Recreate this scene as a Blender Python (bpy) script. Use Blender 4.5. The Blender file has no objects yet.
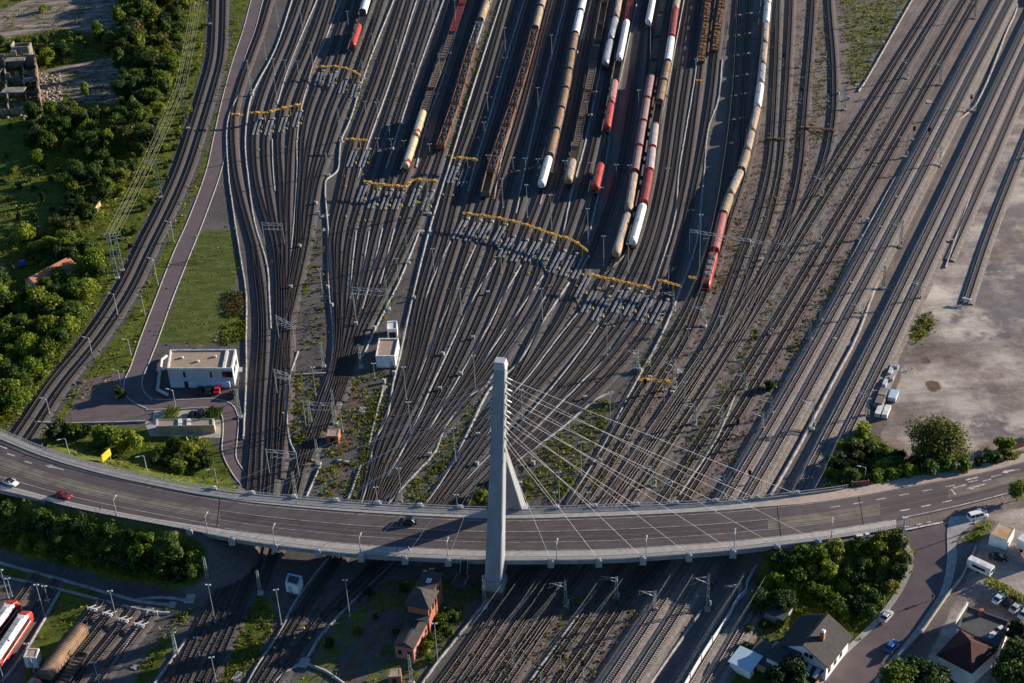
import bpy, math, random
import numpy as np
from mathutils import Vector, Matrix
R_ = math.radians
rng = random.Random(11)
nrng = np.random.default_rng(5)
scene = bpy.context.scene
COL = scene.collection

# ------------------------------------------------------------------ camera
FOC, HC, DEP, ROLL = 1530.0, 243.0, R_(33.0), math.atan(108 / 2359)
FW = Vector((0, math.cos(DEP), -math.sin(DEP)))
_r0 = Vector((1, 0, 0)); _u0 = Vector((0, math.sin(DEP), math.cos(DEP)))
RT = math.cos(ROLL) * _r0 - math.sin(ROLL) * _u0
UP = math.sin(ROLL) * _r0 + math.cos(ROLL) * _u0
CAM = Vector((0, 0, HC))
cd = bpy.data.cameras.new('camera'); cam = bpy.data.objects.new('camera', cd); COL.objects.link(cam)
cd.sensor_fit = 'HORIZONTAL'; cd.sensor_width = 36; cd.lens = FOC / 1024 * 36
cd.clip_start = 1; cd.clip_end = 20000
m = Matrix((RT, UP, -FW)).transposed().to_4x4(); m.translation = CAM
cam.matrix_world = m
scene.camera = cam

def at(px, py, z=0.0):
    """a point of the photograph -> the world point at height z"""
    d = FW * FOC + RT * (px - 512) - UP * (py - 341.5)
    t = (z - HC) / d.z
    return CAM + d * t
def proj(p):
    d = Vector(p) - CAM
    w = d.dot(FW)
    return 512 + FOC * d.dot(RT) / w, 341.5 - FOC * d.dot(UP) / w
def proj_np(X, Y, Z):
    dx, dy, dz = X, Y, Z - HC
    w = dx * FW.x + dy * FW.y + dz * FW.z
    return 512 + FOC * (dx * RT.x + dy * RT.y + dz * RT.z) / w, 341.5 - FOC * (dx * UP.x + dy * UP.y + dz * UP.z) / w
def height_to(base, ty):
    """height of an upright thing at world point base whose top shows at row ty"""
    lo, hi = 0.0, 90.0
    for _ in range(30):
        mid = (lo + hi) / 2
        if proj(base + Vector((0, 0, mid)))[1] > ty: lo = mid
        else: hi = mid
    return lo

# ------------------------------------------------------------------ materials
def _mat(name):
    m = bpy.data.materials.new(name); m.use_nodes = True
    return m, m.node_tree.nodes, m.node_tree.links
def mat(name, c1, c2=None, scale=1.0, rough=0.8, metal=0.0, detail=6, lo=0.35, hi=0.65, bump=0.0, spec=0.3, stretch=None):
    """noise-mixed two-colour material in object space"""
    m, N, L = _mat(name)
    b = N['Principled BSDF']
    b.inputs['Roughness'].default_value = rough; b.inputs['Metallic'].default_value = metal
    b.inputs['Specular IOR Level'].default_value = spec
    if c2 is None: c2 = tuple(x * 0.72 for x in c1)
    tc = N.new('ShaderNodeTexCoord'); ns = N.new('ShaderNodeTexNoise')
    src = tc.outputs['Object']
    if stretch:
        mp = N.new('ShaderNodeMapping'); mp.inputs['Scale'].default_value = stretch
        L.new(src, mp.inputs['Vector']); src = mp.outputs['Vector']
    oi = N.new('ShaderNodeObjectInfo'); ad = N.new('ShaderNodeVectorMath'); ad.operation = 'ADD'
    ml = N.new('ShaderNodeMath'); ml.operation = 'MULTIPLY'; ml.inputs[1].default_value = 53.0
    L.new(oi.outputs['Random'], ml.inputs[0]); L.new(src, ad.inputs[0]); L.new(ml.outputs[0], ad.inputs[1])
    ns.inputs['Scale'].default_value = scale; ns.inputs['Detail'].default_value = detail; ns.inputs['Roughness'].default_value = 0.65
    L.new(ad.outputs[0], ns.inputs['Vector'])
    cr = N.new('ShaderNodeValToRGB')
    cr.color_ramp.elements[0].position = lo; cr.color_ramp.elements[1].position = hi
    cr.color_ramp.elements[0].color = (*c2, 1); cr.color_ramp.elements[1].color = (*c1, 1)
    L.new(ns.outputs['Fac'], cr.inputs['Fac']); L.new(cr.outputs['Color'], b.inputs['Base Color'])
    if bump:
        bp = N.new('ShaderNodeBump'); bp.inputs['Strength'].default_value = bump; bp.inputs['Distance'].default_value = 0.1
        L.new(ns.outputs['Fac'], bp.inputs['Height']); L.new(bp.outputs['Normal'], b.inputs['Normal'])
    return m
def leaf_mat(name, dark, mid, light, trans=0.42):
    m, N, L = _mat(name)
    b = N['Principled BSDF']; b.inputs['Roughness'].default_value = 0.6; b.inputs['Specular IOR Level'].default_value = 0.25
    g = N.new('ShaderNodeNewGeometry'); oi = N.new('ShaderNodeObjectInfo')
    ns = N.new('ShaderNodeTexNoise'); ns.inputs['Scale'].default_value = 0.35; ns.inputs['Detail'].default_value = 3
    L.new(g.outputs['Position'], ns.inputs['Vector'])
    a = N.new('ShaderNodeMath'); a.operation = 'MULTIPLY_ADD'; a.inputs[1].default_value = 0.45
    a2 = N.new('ShaderNodeMath'); a2.operation = 'MULTIPLY_ADD'; a2.inputs[1].default_value = 0.55
    a3 = N.new('ShaderNodeMath'); a3.operation = 'SUBTRACT'; a3.inputs[1].default_value = 0.3
    L.new(g.outputs['Random Per Island'], a.inputs[0]); L.new(oi.outputs['Random'], a2.inputs[0])
    nm = N.new('ShaderNodeMath'); nm.operation = 'MULTIPLY'; nm.inputs[1].default_value = 0.7
    L.new(ns.outputs['Fac'], nm.inputs[0]); L.new(nm.outputs[0], a.inputs[2]); L.new(a.outputs[0], a2.inputs[2]); L.new(a2.outputs[0], a3.inputs[0])
    cr = N.new('ShaderNodeValToRGB')
    e = cr.color_ramp.elements; e[0].position = 0.15; e[1].position = 0.9; e[0].color = (*dark, 1); e[1].color = (*light, 1)
    k = e.new(0.55); k.color = (*mid, 1)
    L.new(a3.outputs[0], cr.inputs['Fac']); L.new(cr.outputs['Color'], b.inputs['Base Color'])
    t = N.new('ShaderNodeBsdfTranslucent'); mx = N.new('ShaderNodeMixShader'); mx.inputs[0].default_value = trans
    L.new(cr.outputs['Color'], t.inputs['Color'])
    L.new(b.outputs[0], mx.inputs[1]); L.new(t.outputs[0], mx.inputs[2]); L.new(mx.outputs[0], N['Material Output'].inputs['Surface'])
    return m
M = {}
M['ballast_dark'] = mat('ballast dark', (.106, .098, .096), (.052, .049, .049), 1.2, .95)
M['ballast_brown'] = mat('ballast brown', (.140, .115, .100), (.074, .062, .056), 1.2, .95)
M['ballast_grey'] = mat('ballast grey', (.230, .206, .190), (.122, .111, .104), 1.0, .95)
M['ballast_bank'] = mat('ballast bank', (.190, .162, .142), (.102, .089, .080), .7, .95)
M['ballast_red'] = mat('ballast rusty', (.130, .098, .094), (.070, .055, .055), .8, .95)
M['ballast_mid'] = mat('ballast mid', (.118, .107, .104), (.062, .058, .059), .9, .95)
M['ballast_pink'] = mat('ballast pinkish', (.235, .200, .196), (.125, .109, .110), .9, .95)
M['sleeper_dark'] = mat('sleeper tarred wood', (.052, .045, .042), (.028, .025, .024), 2.0, .85)
M['sleeper_conc'] = mat('sleeper concrete', (.20, .165, .13), (.12, .10, .08), 2.0, .9)
M['rail'] = mat('rail rust', (.044, .034, .031), (.024, .019, .018), 2.0, .7, 0.0)
M['rail_head'] = mat('rail head steel', (.15, .125, .12), (.10, .082, .078), 3.0, .42, 0.5)
M['conc'] = mat('concrete', (.40, .38, .35), (.28, .27, .25), .6, .85)
M['conc_pylon'] = mat('pylon concrete', (.275, .292, .312), (.205, .22, .237), .35, .85, stretch=(1, 1, .25))
M['conc_shade'] = mat('shade dark concrete', (.10, .10, .10), (.06, .06, .06), .5, .9)  # pier concrete coloured dark so it reads as standing in shade
M['conc_edge'] = mat('deck edge concrete', (.27, .275, .285), (.18, .185, .19), .4, .9, stretch=(1, 1, .4))
M['ruin_brick'] = mat('ruin brick', (.30, .19, .14), (.16, .11, .09), .5, .95)
M['conc_light'] = mat('concrete light', (.56, .54, .50), (.42, .41, .38), .5, .8)
M['conc_path'] = mat('concrete path', (.34, .335, .33), (.16, .157, .155), .5, .9)
M['asphalt'] = mat('red brown asphalt', (.098, .081, .083), (.068, .057, .060), .22, .85, detail=9)
M['asphalt_pink'] = mat('pink asphalt', (.135, .104, .110), (.105, .082, .088), .3, .9)
M['pave'] = mat('pavement slabs', (.40, .38, .35), (.29, .275, .255), .8, .85)
M['pave_pink'] = mat('pavement pinkish', (.42, .33, .28), (.32, .26, .23), .5, .9)
M['tram'] = mat('tram bed concrete', (.215, .195, .155), (.11, .098, .085), .25, .9)
M['white_paint'] = mat('road paint', (.62, .60, .57), (.20, .185, .18), .9, .7)
M['gantry'] = mat('yellow pipe bridge', (.72, .42, .07), (.50, .27, .045), 1.2, .6)
M['yellow'] = mat('yellow', (.68, .52, .04), (.42, .30, .03), 1, .5)
M['gantry_dull'] = mat('rusty frames', (.30, .17, .06), (.14, .08, .04), 1.2, .7)
M['brake'] = mat('brake steel', (.36, .39, .43), (.20, .22, .25), 2, .5, .2)
M['steel_grey'] = mat('galvanised steel', (.42, .44, .46), (.30, .32, .34), 1.5, .5, .3)
M['steel_green'] = mat('green grey lattice', (.30, .36, .32), (.21, .25, .225), 1.5, .6)
M['steel_dark'] = mat('dark steel', (.060, .068, .078), (.035, .040, .045), 1.5, .6)
M['white'] = mat('white coat', (.76, .76, .75), (.46, .45, .43), .7, .55, detail=10)
M['white_wall'] = mat('white render', (.80, .80, .79), (.64, .64, .62), .5, .85)
M['grey_wall'] = mat('grey panel', (.42, .44, .46), (.36, .38, .40), .5, .6)
M['glass'] = mat('dark glass', (.03, .035, .04), (.015, .018, .02), .5, .12, 0, spec=.6)
M['black'] = mat('black', (.018, .018, .02), (.010, .010, .012), 1, .6)
M['rubber'] = mat('rubber', (.02, .02, .02), (.012, .012, .012), 1, .85)
M['red'] = mat('traffic red', (.44, .045, .030), (.22, .030, .025), .8, .45)
M['red_dull'] = mat('dull red', (.28, .055, .050), (.14, .040, .038), .6, .6)
M['red_pink'] = mat('faded red', (.42, .16, .14), (.24, .085, .075), .6, .6)
M['brown_tarp'] = mat('brown hood', (.29, .185, .115), (.13, .085, .058), .5, .7)
M['beige_tarp'] = mat('beige hood', (.42, .32, .22), (.22, .165, .115), .5, .7)
M['purple_tarp'] = mat('maroon grey hood', (.31, .20, .19), (.20, .12, .12), .5, .7)
M['grey_roof'] = mat('grey roof sheet', (.38, .33, .31), (.25, .2, .19), .5, .6)
M['orange_rust'] = mat('orange rust', (.21, .098, .055), (.11, .058, .040), .8, .8)
M['tank_grey'] = mat('tank grey', (.38, .40, .43), (.15, .165, .185), .6, .4, .2)
M['tank_brown'] = mat('tank tan', (.38, .27, .175), (.19, .13, .09), .5, .6)
M['cream'] = mat('cream tank', (.52, .42, .25), (.30, .23, .13), .5, .5)
M['scrap'] = mat('scrap load', (.10, .095, .10), (.02, .02, .022), 2.2, .8, bump=.6)
M['timber'] = mat('timber load', (.22, .15, .10), (.08, .055, .04), 2.2, .8)
M['loco_roof'] = mat('loco roof', (.19, .165, .155), (.12, .105, .10), .8, .7)
M['gravel_roof'] = mat('gravel roof', (.36, .28, .21), (.29, .225, .17), .6, .95)
M['tan_wall'] = mat('tan wall', (.50, .40, .22), (.42, .33, .18), .5, .8)
M['roof_tile'] = mat('grey brown roof tiles', (.070, .064, .060), (.044, .041, .039), 1.2, .85)
M['roof_slate'] = mat('dark slate roof', (.055, .065, .07), (.038, .045, .05), .8, .8)
M['asphalt_seam'] = mat('polished asphalt', (.125, .108, .106), (.088, .074, .076), .3, .8)
M['roof_red'] = mat('dark red roof', (.060, .018, .018), (.038, .013, .014), .6, .85)
M['roof_orange'] = mat('orange tiles', (.42, .19, .10), (.30, .13, .07), .8, .85)
M['felt'] = mat('roof felt', (.085, .09, .095), (.06, .064, .068), .4, .9)
M['board'] = mat('crossing boards', (.38, .31, .22), (.26, .21, .15), .8, .9)
M['brick'] = mat('orange brick', (.40, .155, .085), (.27, .10, .06), .7, .85)
M['brick_red'] = mat('faded pink brick', (.42, .20, .15), (.32, .14, .11), .7, .85)
M['rust_roof'] = mat('rusty sheet', (.46, .22, .08), (.42, .36, .28), .35, .8, lo=.42, hi=.58)
M['ruin'] = mat('weathered concrete', (.30, .27, .23), (.12, .105, .09), .4, .95)
M['dirt'] = mat('dirt', (.14, .10, .07), (.085, .062, .045), .6, .95)
M['bark'] = mat('bark', (.085, .062, .045), (.045, .034, .026), 2, .95)
M['blue'] = mat('car blue', (.03, .12, .36), (.025, .10, .31), .5, .3)
M['lightblue'] = mat('pale blue coat', (.46, .58, .66), (.40, .52, .60), .5, .35)
M['navy'] = mat('car dark blue', (.018, .022, .035), (.014, .017, .028), .5, .3)
M['silver'] = mat('car silver', (.55, .56, .57), (.48, .49, .50), .5, .3, .3)
M['car_white'] = mat('car white', (.80, .80, .80), (.72, .72, .72), .5, .3)
M['maroon'] = mat('car maroon', (.22, .025, .03), (.17, .02, .025), .5, .3)
M['car_red'] = mat('car red', (.55, .02, .025), (.45, .018, .02), .5, .3)
M['car_black'] = mat('car black', (.015, .015, .017), (.011, .011, .013), .5, .25)
M['lamp_glass'] = mat('lamp glass', (.46, .52, .56), (.36, .41, .45), 1, .2)
M['skin'] = mat('skin', (.50, .31, .22), (.44, .27, .19), 3, .6)
M['cloth_dark'] = mat('dark cloth', (.03, .03, .035), (.02, .02, .025), 3, .9)
M['cloth_blue'] = mat('blue cloth', (.06, .18, .42), (.05, .14, .34), 3, .9)
M['cloth_red'] = mat('red cloth', (.45, .10, .06), (.38, .08, .05), 3, .9)
M['cable'] = mat('stay sheath', (.70, .66, .64), (.62, .58, .56), 1, .5)
M['wire'] = mat('aluminium wire', (.36, .36, .26), (.30, .30, .22), 1, .5, .2)
M['leaf'] = leaf_mat('leaves green', (.022, .052, .007), (.088, .142, .013), (.25, .27, .022))
M['leaf_dark'] = leaf_mat('leaves dark', (.010, .028, .009), (.030, .066, .013), (.085, .13, .020))
M['leaf_olive'] = leaf_mat('leaves olive', (.034, .046, .010), (.095, .115, .018), (.19, .19, .03))
M['leaf_bright'] = leaf_mat('leaves bright', (.060, .11, .009), (.15, .22, .016), (.25, .29, .028))
M['leaf_autumn'] = leaf_mat('leaves brown', (.06, .035, .015), (.13, .075, .028), (.22, .13, .045))
M['weed'] = leaf_mat('weeds', (.055, .075, .008), (.15, .17, .012), (.30, .28, .02))
M['undergrowth'] = leaf_mat('undergrowth', (.034, .056, .008), (.130, .155, .016), (.29, .27, .035))
M['dry'] = leaf_mat('dry stalks', (.06, .045, .018), (.13, .10, .03), (.22, .17, .05))
M['redplant'] = leaf_mat('reddish plants', (.035, .022, .014), (.07, .040, .022), (.11, .085, .03))

# ------------------------------------------------------------------ mesh builder
KIDS = {}
def adopt(o, parent):
    o.parent = parent; KIDS.setdefault(parent.as_pointer(), []).append(o)
class MB:
    def __init__(s): s.v = []; s.f = []; s.mi = []
    def face(s, pts, mi=0):
        b = len(s.v); s.v += [tuple(p) for p in pts]; s.f.append(tuple(range(b, b + len(pts)))); s.mi.append(mi); return s
    def hexa(s, p, mi=0):
        """8 points: 4 bottom ccw, 4 top ccw"""
        b = len(s.v); s.v += [tuple(q) for q in p]
        for f in ((3, 2, 1, 0), (4, 5, 6, 7), (0, 1, 5, 4), (1, 2, 6, 5), (2, 3, 7, 6), (3, 0, 4, 7)):
            s.f.append(tuple(b + i for i in f)); s.mi.append(mi)
        return s
    def box(s, c, d, rz=0.0, mi=0, tx=1.0, ty=1.0):
        """centre of the base c, size d, top scaled by tx,ty"""
        ca, sa = math.cos(rz), math.sin(rz); P = []
        for z, kx, ky in ((0, 1, 1), (d[2], tx, ty)):
            for sx, sy in ((-1, -1), (1, -1), (1, 1), (-1, 1)):
                x, y = sx * d[0] / 2 * kx, sy * d[1] / 2 * ky
                P.append((c[0] + x * ca - y * sa, c[1] + x * sa + y * ca, c[2] + z))
        return s.hexa(P, mi)
    def beam(s, p, q, w, h, mi=0):
        p, q = Vector(p), Vector(q); d = q - p
        if d.length < 1e-6: return s
        d.normalize(); a = Vector((0, 0, 1)) if abs(d.z) < .95 else Vector((0, 1, 0))
        u = d.cross(a).normalized(); n = u.cross(d).normalized()
        P = [p - u * w / 2 - n * h / 2, p + u * w / 2 - n * h / 2, p + u * w / 2 + n * h / 2, p - u * w / 2 + n * h / 2]
        Q = [x + (q - p) for x in P]
        return s.hexa(P + Q, mi)
    def tube(s, p, q, r0, r1=None, n=6, mi=0):
        r1 = r0 if r1 is None else r1
        p, q = Vector(p), Vector(q); d = (q - p).normalized(); a = Vector((0, 0, 1)) if abs(d.z) < .95 else Vector((0, 1, 0))
        u = d.cross(a).normalized(); w = d.cross(u)
        b = len(s.v)
        for c, r in ((p, r0), (q, r1)):
            for i in range(n):
                t = 2 * math.pi * i / n; s.v.append(tuple(c + u * (math.cos(t) * r) + w * (math.sin(t) * r)))
        for i in range(n):
            j = (i + 1) % n; s.f.append((b + i, b + j, b + n + j, b + n + i)); s.mi.append(mi)
        s.f.append(tuple(b + i for i in reversed(range(n)))); s.mi.append(mi)
        s.f.append(tuple(b + n + i for i in range(n))); s.mi.append(mi)
        return s
    def prism(s, poly, z0, z1, mi=0, top=None):
        """poly of (x,y) ccw or cw, walls z0..z1"""
        b = len(s.v); n = len(poly)
        top = top or poly
        s.v += [(p[0], p[1], z0) for p in poly] + [(p[0], p[1], z1) for p in top]
        ar = sum(poly[i][0] * poly[(i + 1) % n][1] - poly[(i + 1) % n][0] * poly[i][1] for i in range(n))
        o = list(range(n)) if ar > 0 else list(range(n))[::-1]
        for k in range(n):
            i, j = o[k], o[(k + 1) % n]; s.f.append((b + i, b + j, b + n + j, b + n + i)); s.mi.append(mi)
        s.f.append(tuple(b + i for i in o[::-1])); s.mi.append(mi)
        s.f.append(tuple(b + n + i for i in o)); s.mi.append(mi)
        return s
    def loft(s, rings, mi=0, cap=True):
        b = len(s.v); n = len(rings[0])
        for r in rings: s.v += [tuple(p) for p in r]
        for k in range(len(rings) - 1):
            for i in range(n):
                j = (i + 1) % n; a = b + k * n
                s.f.append((a + i, a + j, a + n + j, a + n + i)); s.mi.append(mi)
        if cap:
            s.f.append(tuple(b + i for i in reversed(range(n)))); s.mi.append(mi)
            e = b + (len(rings) - 1) * n; s.f.append(tuple(e + i for i in range(n))); s.mi.append(mi)
        return s
    def build(s, name, mats, parent=None, loc=None, smooth=False):
        me = bpy.data.meshes.new(name); me.from_pydata(s.v, [], s.f)
        if not isinstance(mats, (list, tuple)): mats = [mats]
        for x in mats: me.materials.append(M[x] if isinstance(x, str) else x)
        if len(mats) > 1: me.polygons.foreach_set('material_index', s.mi)
        if smooth: me.polygons.foreach_set('use_smooth', [True] * len(me.polygons))
        me.update()
        o = bpy.data.objects.new(name, me); COL.objects.link(o)
        if parent: adopt(o, parent)
        if loc is not None: o.location = loc
        return o
def np_obj(name, V, Fq, mats, mi=None, parent=None):
    me = bpy.data.meshes.new(name)
    V = np.asarray(V, np.float32); Fq = np.asarray(Fq, np.int32)
    me.vertices.add(len(V)); me.vertices.foreach_set('co', V.ravel())
    k = Fq.shape[1]
    me.loops.add(Fq.size); me.loops.foreach_set('vertex_index', Fq.ravel())
    me.polygons.add(len(Fq)); me.polygons.foreach_set('loop_start', np.arange(0, Fq.size, k, dtype=np.int32))
    if not isinstance(mats, (list, tuple)): mats = [mats]
    for x in mats: me.materials.append(M[x] if isinstance(x, str) else x)
    if mi is not None: me.polygons.foreach_set('material_index', np.asarray(mi, np.int32))
    me.update(calc_edges=True)
    o = bpy.data.objects.new(name, me); COL.objects.link(o)
    if parent: adopt(o, parent)
    return o
def empty(name, loc=(0, 0, 0), rz=0.0):
    o = bpy.data.objects.new(name, None); COL.objects.link(o); o.location = loc; o.rotation_euler.z = rz; o.empty_display_size = .5
    return o
def tag(o, label=None, cat=None, group=None, kind=None):
    if label: o['label'] = label
    if cat: o['category'] = cat
    if group: o['group'] = group
    if kind: o['kind'] = kind
    return o
def copy_tree(o, parent=None):
    c = o.copy(); COL.objects.link(c)
    if parent: adopt(c, parent)
    for ch in KIDS.get(o.as_pointer(), ()): copy_tree(ch, c)
    return c
PROTO = {}
def inst(key, maker, loc, rz=0.0, scale=(1, 1, 1)):
    """first call builds the thing, later calls copy it with its parts"""
    if key not in PROTO: PROTO[key] = o = maker()
    else: o = copy_tree(PROTO[key])
    o.location = loc; o.rotation_euler = (0, 0, rz); o.scale = scale
    return o
ORD = ['', 'second ', 'third ', 'fourth ', 'fifth ', 'sixth ', 'seventh ', 'eighth ', 'ninth ', 'tenth ', 'eleventh ', 'twelfth ', 'thirteenth ', 'fourteenth ', 'fifteenth ', 'sixteenth ', 'seventeenth ', 'eighteenth ', 'nineteenth ', 'twentieth ']
ORD1 = ['first '] + ORD[1:]

# ------------------------------------------------------------------ curves
def catmull(P, step=3.0):
    P = [Vector(p) for p in P]
    if len(P) == 2: pts = [P[0] + (P[1] - P[0]) * (i / 40) for i in range(41)]
    else:
        pts = []
        Q = [P[0] * 2 - P[1]] + P + [P[-1] * 2 - P[-2]]
        for i in range(1, len(Q) - 2):
            p0, p1, p2, p3 = Q[i - 1:i + 3]
            t0 = 0; t1 = t0 + (p1 - p0).length ** .5; t2 = t1 + (p2 - p1).length ** .5; t3 = t2 + (p3 - p2).length ** .5
            for k in range(24):
                t = t1 + (t2 - t1) * k / 24
                a1 = p0 * ((t1 - t) / (t1 - t0)) + p1 * ((t - t0) / (t1 - t0))
                a2 = p1 * ((t2 - t) / (t2 - t1)) + p2 * ((t - t1) / (t2 - t1))
                a3 = p2 * ((t3 - t) / (t3 - t2)) + p3 * ((t - t2) / (t3 - t2))
                b1 = a1 * ((t2 - t) / (t2 - t0)) + a2 * ((t - t0) / (t2 - t0))
                b2 = a2 * ((t3 - t) / (t3 - t1)) + a3 * ((t - t1) / (t3 - t1))
                pts.append(b1 * ((t2 - t) / (t2 - t1)) + b2 * ((t - t1) / (t2 - t1)))
        pts.append(P[-1])
    A = np.array([p[:] for p in pts]); d = np.r_[0, np.cumsum(np.linalg.norm(np.diff(A, axis=0), axis=1))]
    n = max(2, int(d[-1] / step) + 1); s = np.linspace(0, d[-1], n)
    return np.stack([np.interp(s, d, A[:, i]) for i in range(3)], 1)
def smooth_line(A, k=4):
    A = A.copy()
    for _ in range(k): A[1:-1] = (A[:-2] + 2 * A[1:-1] + A[2:]) / 4
    return A
def normals2(A):
    T = np.gradient(A, axis=0)[:, :2]; T /= np.linalg.norm(T, axis=1)[:, None] + 1e-9
    return np.stack([T[:, 1], -T[:, 0]], 1)      # right-hand side of the direction of travel
def offset(A, d):
    B = A.copy(); B[:, :2] += normals2(A) * d; return B
def strip_quads(A, w, z=None):
    n = normals2(A) * (w / 2); L = A.copy(); Rr = A.copy(); L[:, :2] -= n; Rr[:, :2] += n
    if z is not None: L[:, 2] = z; Rr[:, 2] = z
    V = np.concatenate([L, Rr]); k = len(A); i = np.arange(k - 1)
    return V, np.stack([i, i + k, i + k + 1, i + 1], 1)
def sweep_box(A, w, z0, z1, off=0.0):
    """a square bar along the line A: sides and top"""
    B = offset(A, off); n = normals2(A) * (w / 2); k = len(A); i = np.arange(k - 1)
    l0 = B.copy(); l0[:, :2] -= n; l0[:, 2] += z0; l1 = l0.copy(); l1[:, 2] += z1 - z0
    r0 = B.copy(); r0[:, :2] += n; r0[:, 2] += z0; r1 = r0.copy(); r1[:, 2] += z1 - z0
    V = np.concatenate([l0, l1, r1, r0])
    Fq = np.concatenate([np.stack([i + a * k, i + 1 + a * k, i + 1 + b * k, i + b * k], 1)[:, ::-1] for a, b in ((0, 1), (1, 2), (2, 3))])
    mi = np.r_[np.zeros(k - 1), np.ones(k - 1), np.zeros(k - 1)]
    return V, Fq, mi
def gpts(px, z=0.0): return [at(x, y, z) for x, y in px]
def in_poly(PX, PY, poly):
    r = np.zeros(PX.shape, bool); n = len(poly)
    for i in range(n):
        x1, y1 = poly[i]; x2, y2 = poly[(i + 1) % n]
        c = ((y1 > PY) != (y2 > PY)) & (PX < (x2 - x1) * (PY - y1) / (y2 - y1 + 1e-9) + x1)
        r ^= c
    return r
# ------------------------------------------------------------------ the raised road: edges, terrain
_F = [(-120, 383), (-60, 407), (0, 431), (37, 449), (65, 458), (120, 473), (180, 485), (220, 492), (256, 496), (338, 503), (416, 508), (488, 511), (527, 511), (612, 508), (712, 504), (768, 499), (850, 489), (918, 475), (968, 468), (1024, 454), (1140, 420)]
_N = [(-120, 466), (-60, 478), (0, 490), (80, 510), (182, 529), (256, 543), (356, 555), (488, 561), (612, 560), (737, 551), (768, 547), (823, 541), (873, 533), (905, 528), (960, 515), (1024, 498), (1140, 465)]
_Z = ([-120, 200, 520, 700, 800, 900, 1024, 1140], [8, 8, 8, 8, 7.5, 5.9, 4.7, 4.0])
U = np.arange(-120, 1141, 4.0)
def _edge(T):
    y = np.interp(U, [a for a, b in T], [b for a, b in T]); z = np.interp(U, *_Z)
    A = np.array([at(u, yy, zz)[:] for u, yy, zz in zip(U, y, z)])
    return smooth_line(A, 60)
EF, EN = _edge(_F), _edge(_N)
def deck(px, t, dz=0.0):
    f = np.array([np.interp(px, U, EF[:, i]) for i in range(3)]); n = np.array([np.interp(px, U, EN[:, i]) for i in range(3)])
    p = f * (1 - t) + n * t; p[2] += dz; return Vector(p)
def deck_px(px, py, dz=0.0):
    """point of the deck surface seen at a pixel"""
    z = float(np.interp(px, *_Z)); return at(px, py, z + .03 + dz)
def deck_strip(u0, u1, t0, t1, dz, step=4.0):
    us = np.arange(u0, u1 + .01, step); V = []; f0 = (lambda u: t0) if not callable(t0) else t0; f1 = (lambda u: t1) if not callable(t1) else t1
    for u in us: V += [deck(u, f0(u), dz)[:], deck(u, f1(u), dz)[:]]
    Fq = [(2 * i, 2 * i + 1, 2 * i + 3, 2 * i + 2) for i in range(len(us) - 1)]
    return V, Fq
def emb_poly(uf0, uf1, un0, un1):
    a = [deck(u, 0) for u in np.linspace(uf0, uf1, 24)]; b = [deck(u, 1) for u in np.linspace(un1, un0, 24)]
    return np.array([p[:] for p in a + b])
EMB = [emb_poly(44, 203, 30, 206), emb_poly(838, 1140, 792, 1140)]
_cen = np.array([deck(u, .5)[:] for u in U])
def seg_dist(X, Y, P):
    d = np.full(X.shape, 1e9); n = len(P)
    for i in range(n):
        a = P[i]; b = P[(i + 1) % n]; ex, ey = b[0] - a[0], b[1] - a[1]; l = ex * ex + ey * ey + 1e-9
        t = np.clip(((X - a[0]) * ex + (Y - a[1]) * ey) / l, 0, 1)
        d = np.minimum(d, np.hypot(X - a[0] - t * ex, Y - a[1] - t * ey))
    return d
YT = at(930, 528, 5.4).y; YB = at(880, 645, 0).y
_sl = [(-9e3, 0), (at(846, 655, 0).y, at(838, 655, 0).x), (at(905, 585, 2).y, at(893, 585, 2).x), (at(908, 545, 4).y, at(898, 545, 4).x), (9e3, at(898, 545, 4).x)]
_sly = sorted([s for s in _sl[1:4]])
def terr(X, Y):
    X = np.asarray(X, float); Y = np.asarray(Y, float); h = np.zeros(X.shape)
    for P in EMB:
        ins = in_poly(X, Y, P[:, :2].tolist()); d = np.where(ins, 0, seg_dist(X, Y, P))
        zc = np.interp(X, _cen[:, 0], _cen[:, 2]) - .16
        h = np.maximum(h, np.clip(zc - np.maximum(d - .4, 0) / 1.55, 0, None))
    xl = np.interp(Y, [s[0] for s in _sly], [s[1] for s in _sly])
    r = np.clip((Y - YB) / (YT - YB), 0, 1) * 5.35
    w = np.clip((X - xl) / 5 + 1, 0, 1)
    yn = np.interp(X, EN[:, 0], EN[:, 1])
    # the far side of the raised road does not ramp
    w = np.where(Y > yn, 0, w)
    return np.maximum(h, r * w)
_tx, _ty = np.arange(-420, 421, 1.0), np.arange(180, 900, 1.0)
_TG = terr(*np.meshgrid(_tx, _ty))
def terr1(x, y):
    fx, fy = min(max(x + 420, 0), 838.99), min(max(y - 180, 0), 717.99); i, j = int(fx), int(fy); a, b = fx - i, fy - j
    return float(_TG[j, i] * (1 - a) * (1 - b) + _TG[j, i + 1] * a * (1 - b) + _TG[j + 1, i] * (1 - a) * b + _TG[j + 1, i + 1] * a * b)
def tat(px, py, dz=0.0):
    z = 0.0
    for _ in range(14):
        p = at(px, py, z); z = .5 * z + .5 * terr1(p.x, p.y)
    p = at(px, py, z); p.z = terr1(p.x, p.y) + dz; return p

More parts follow.
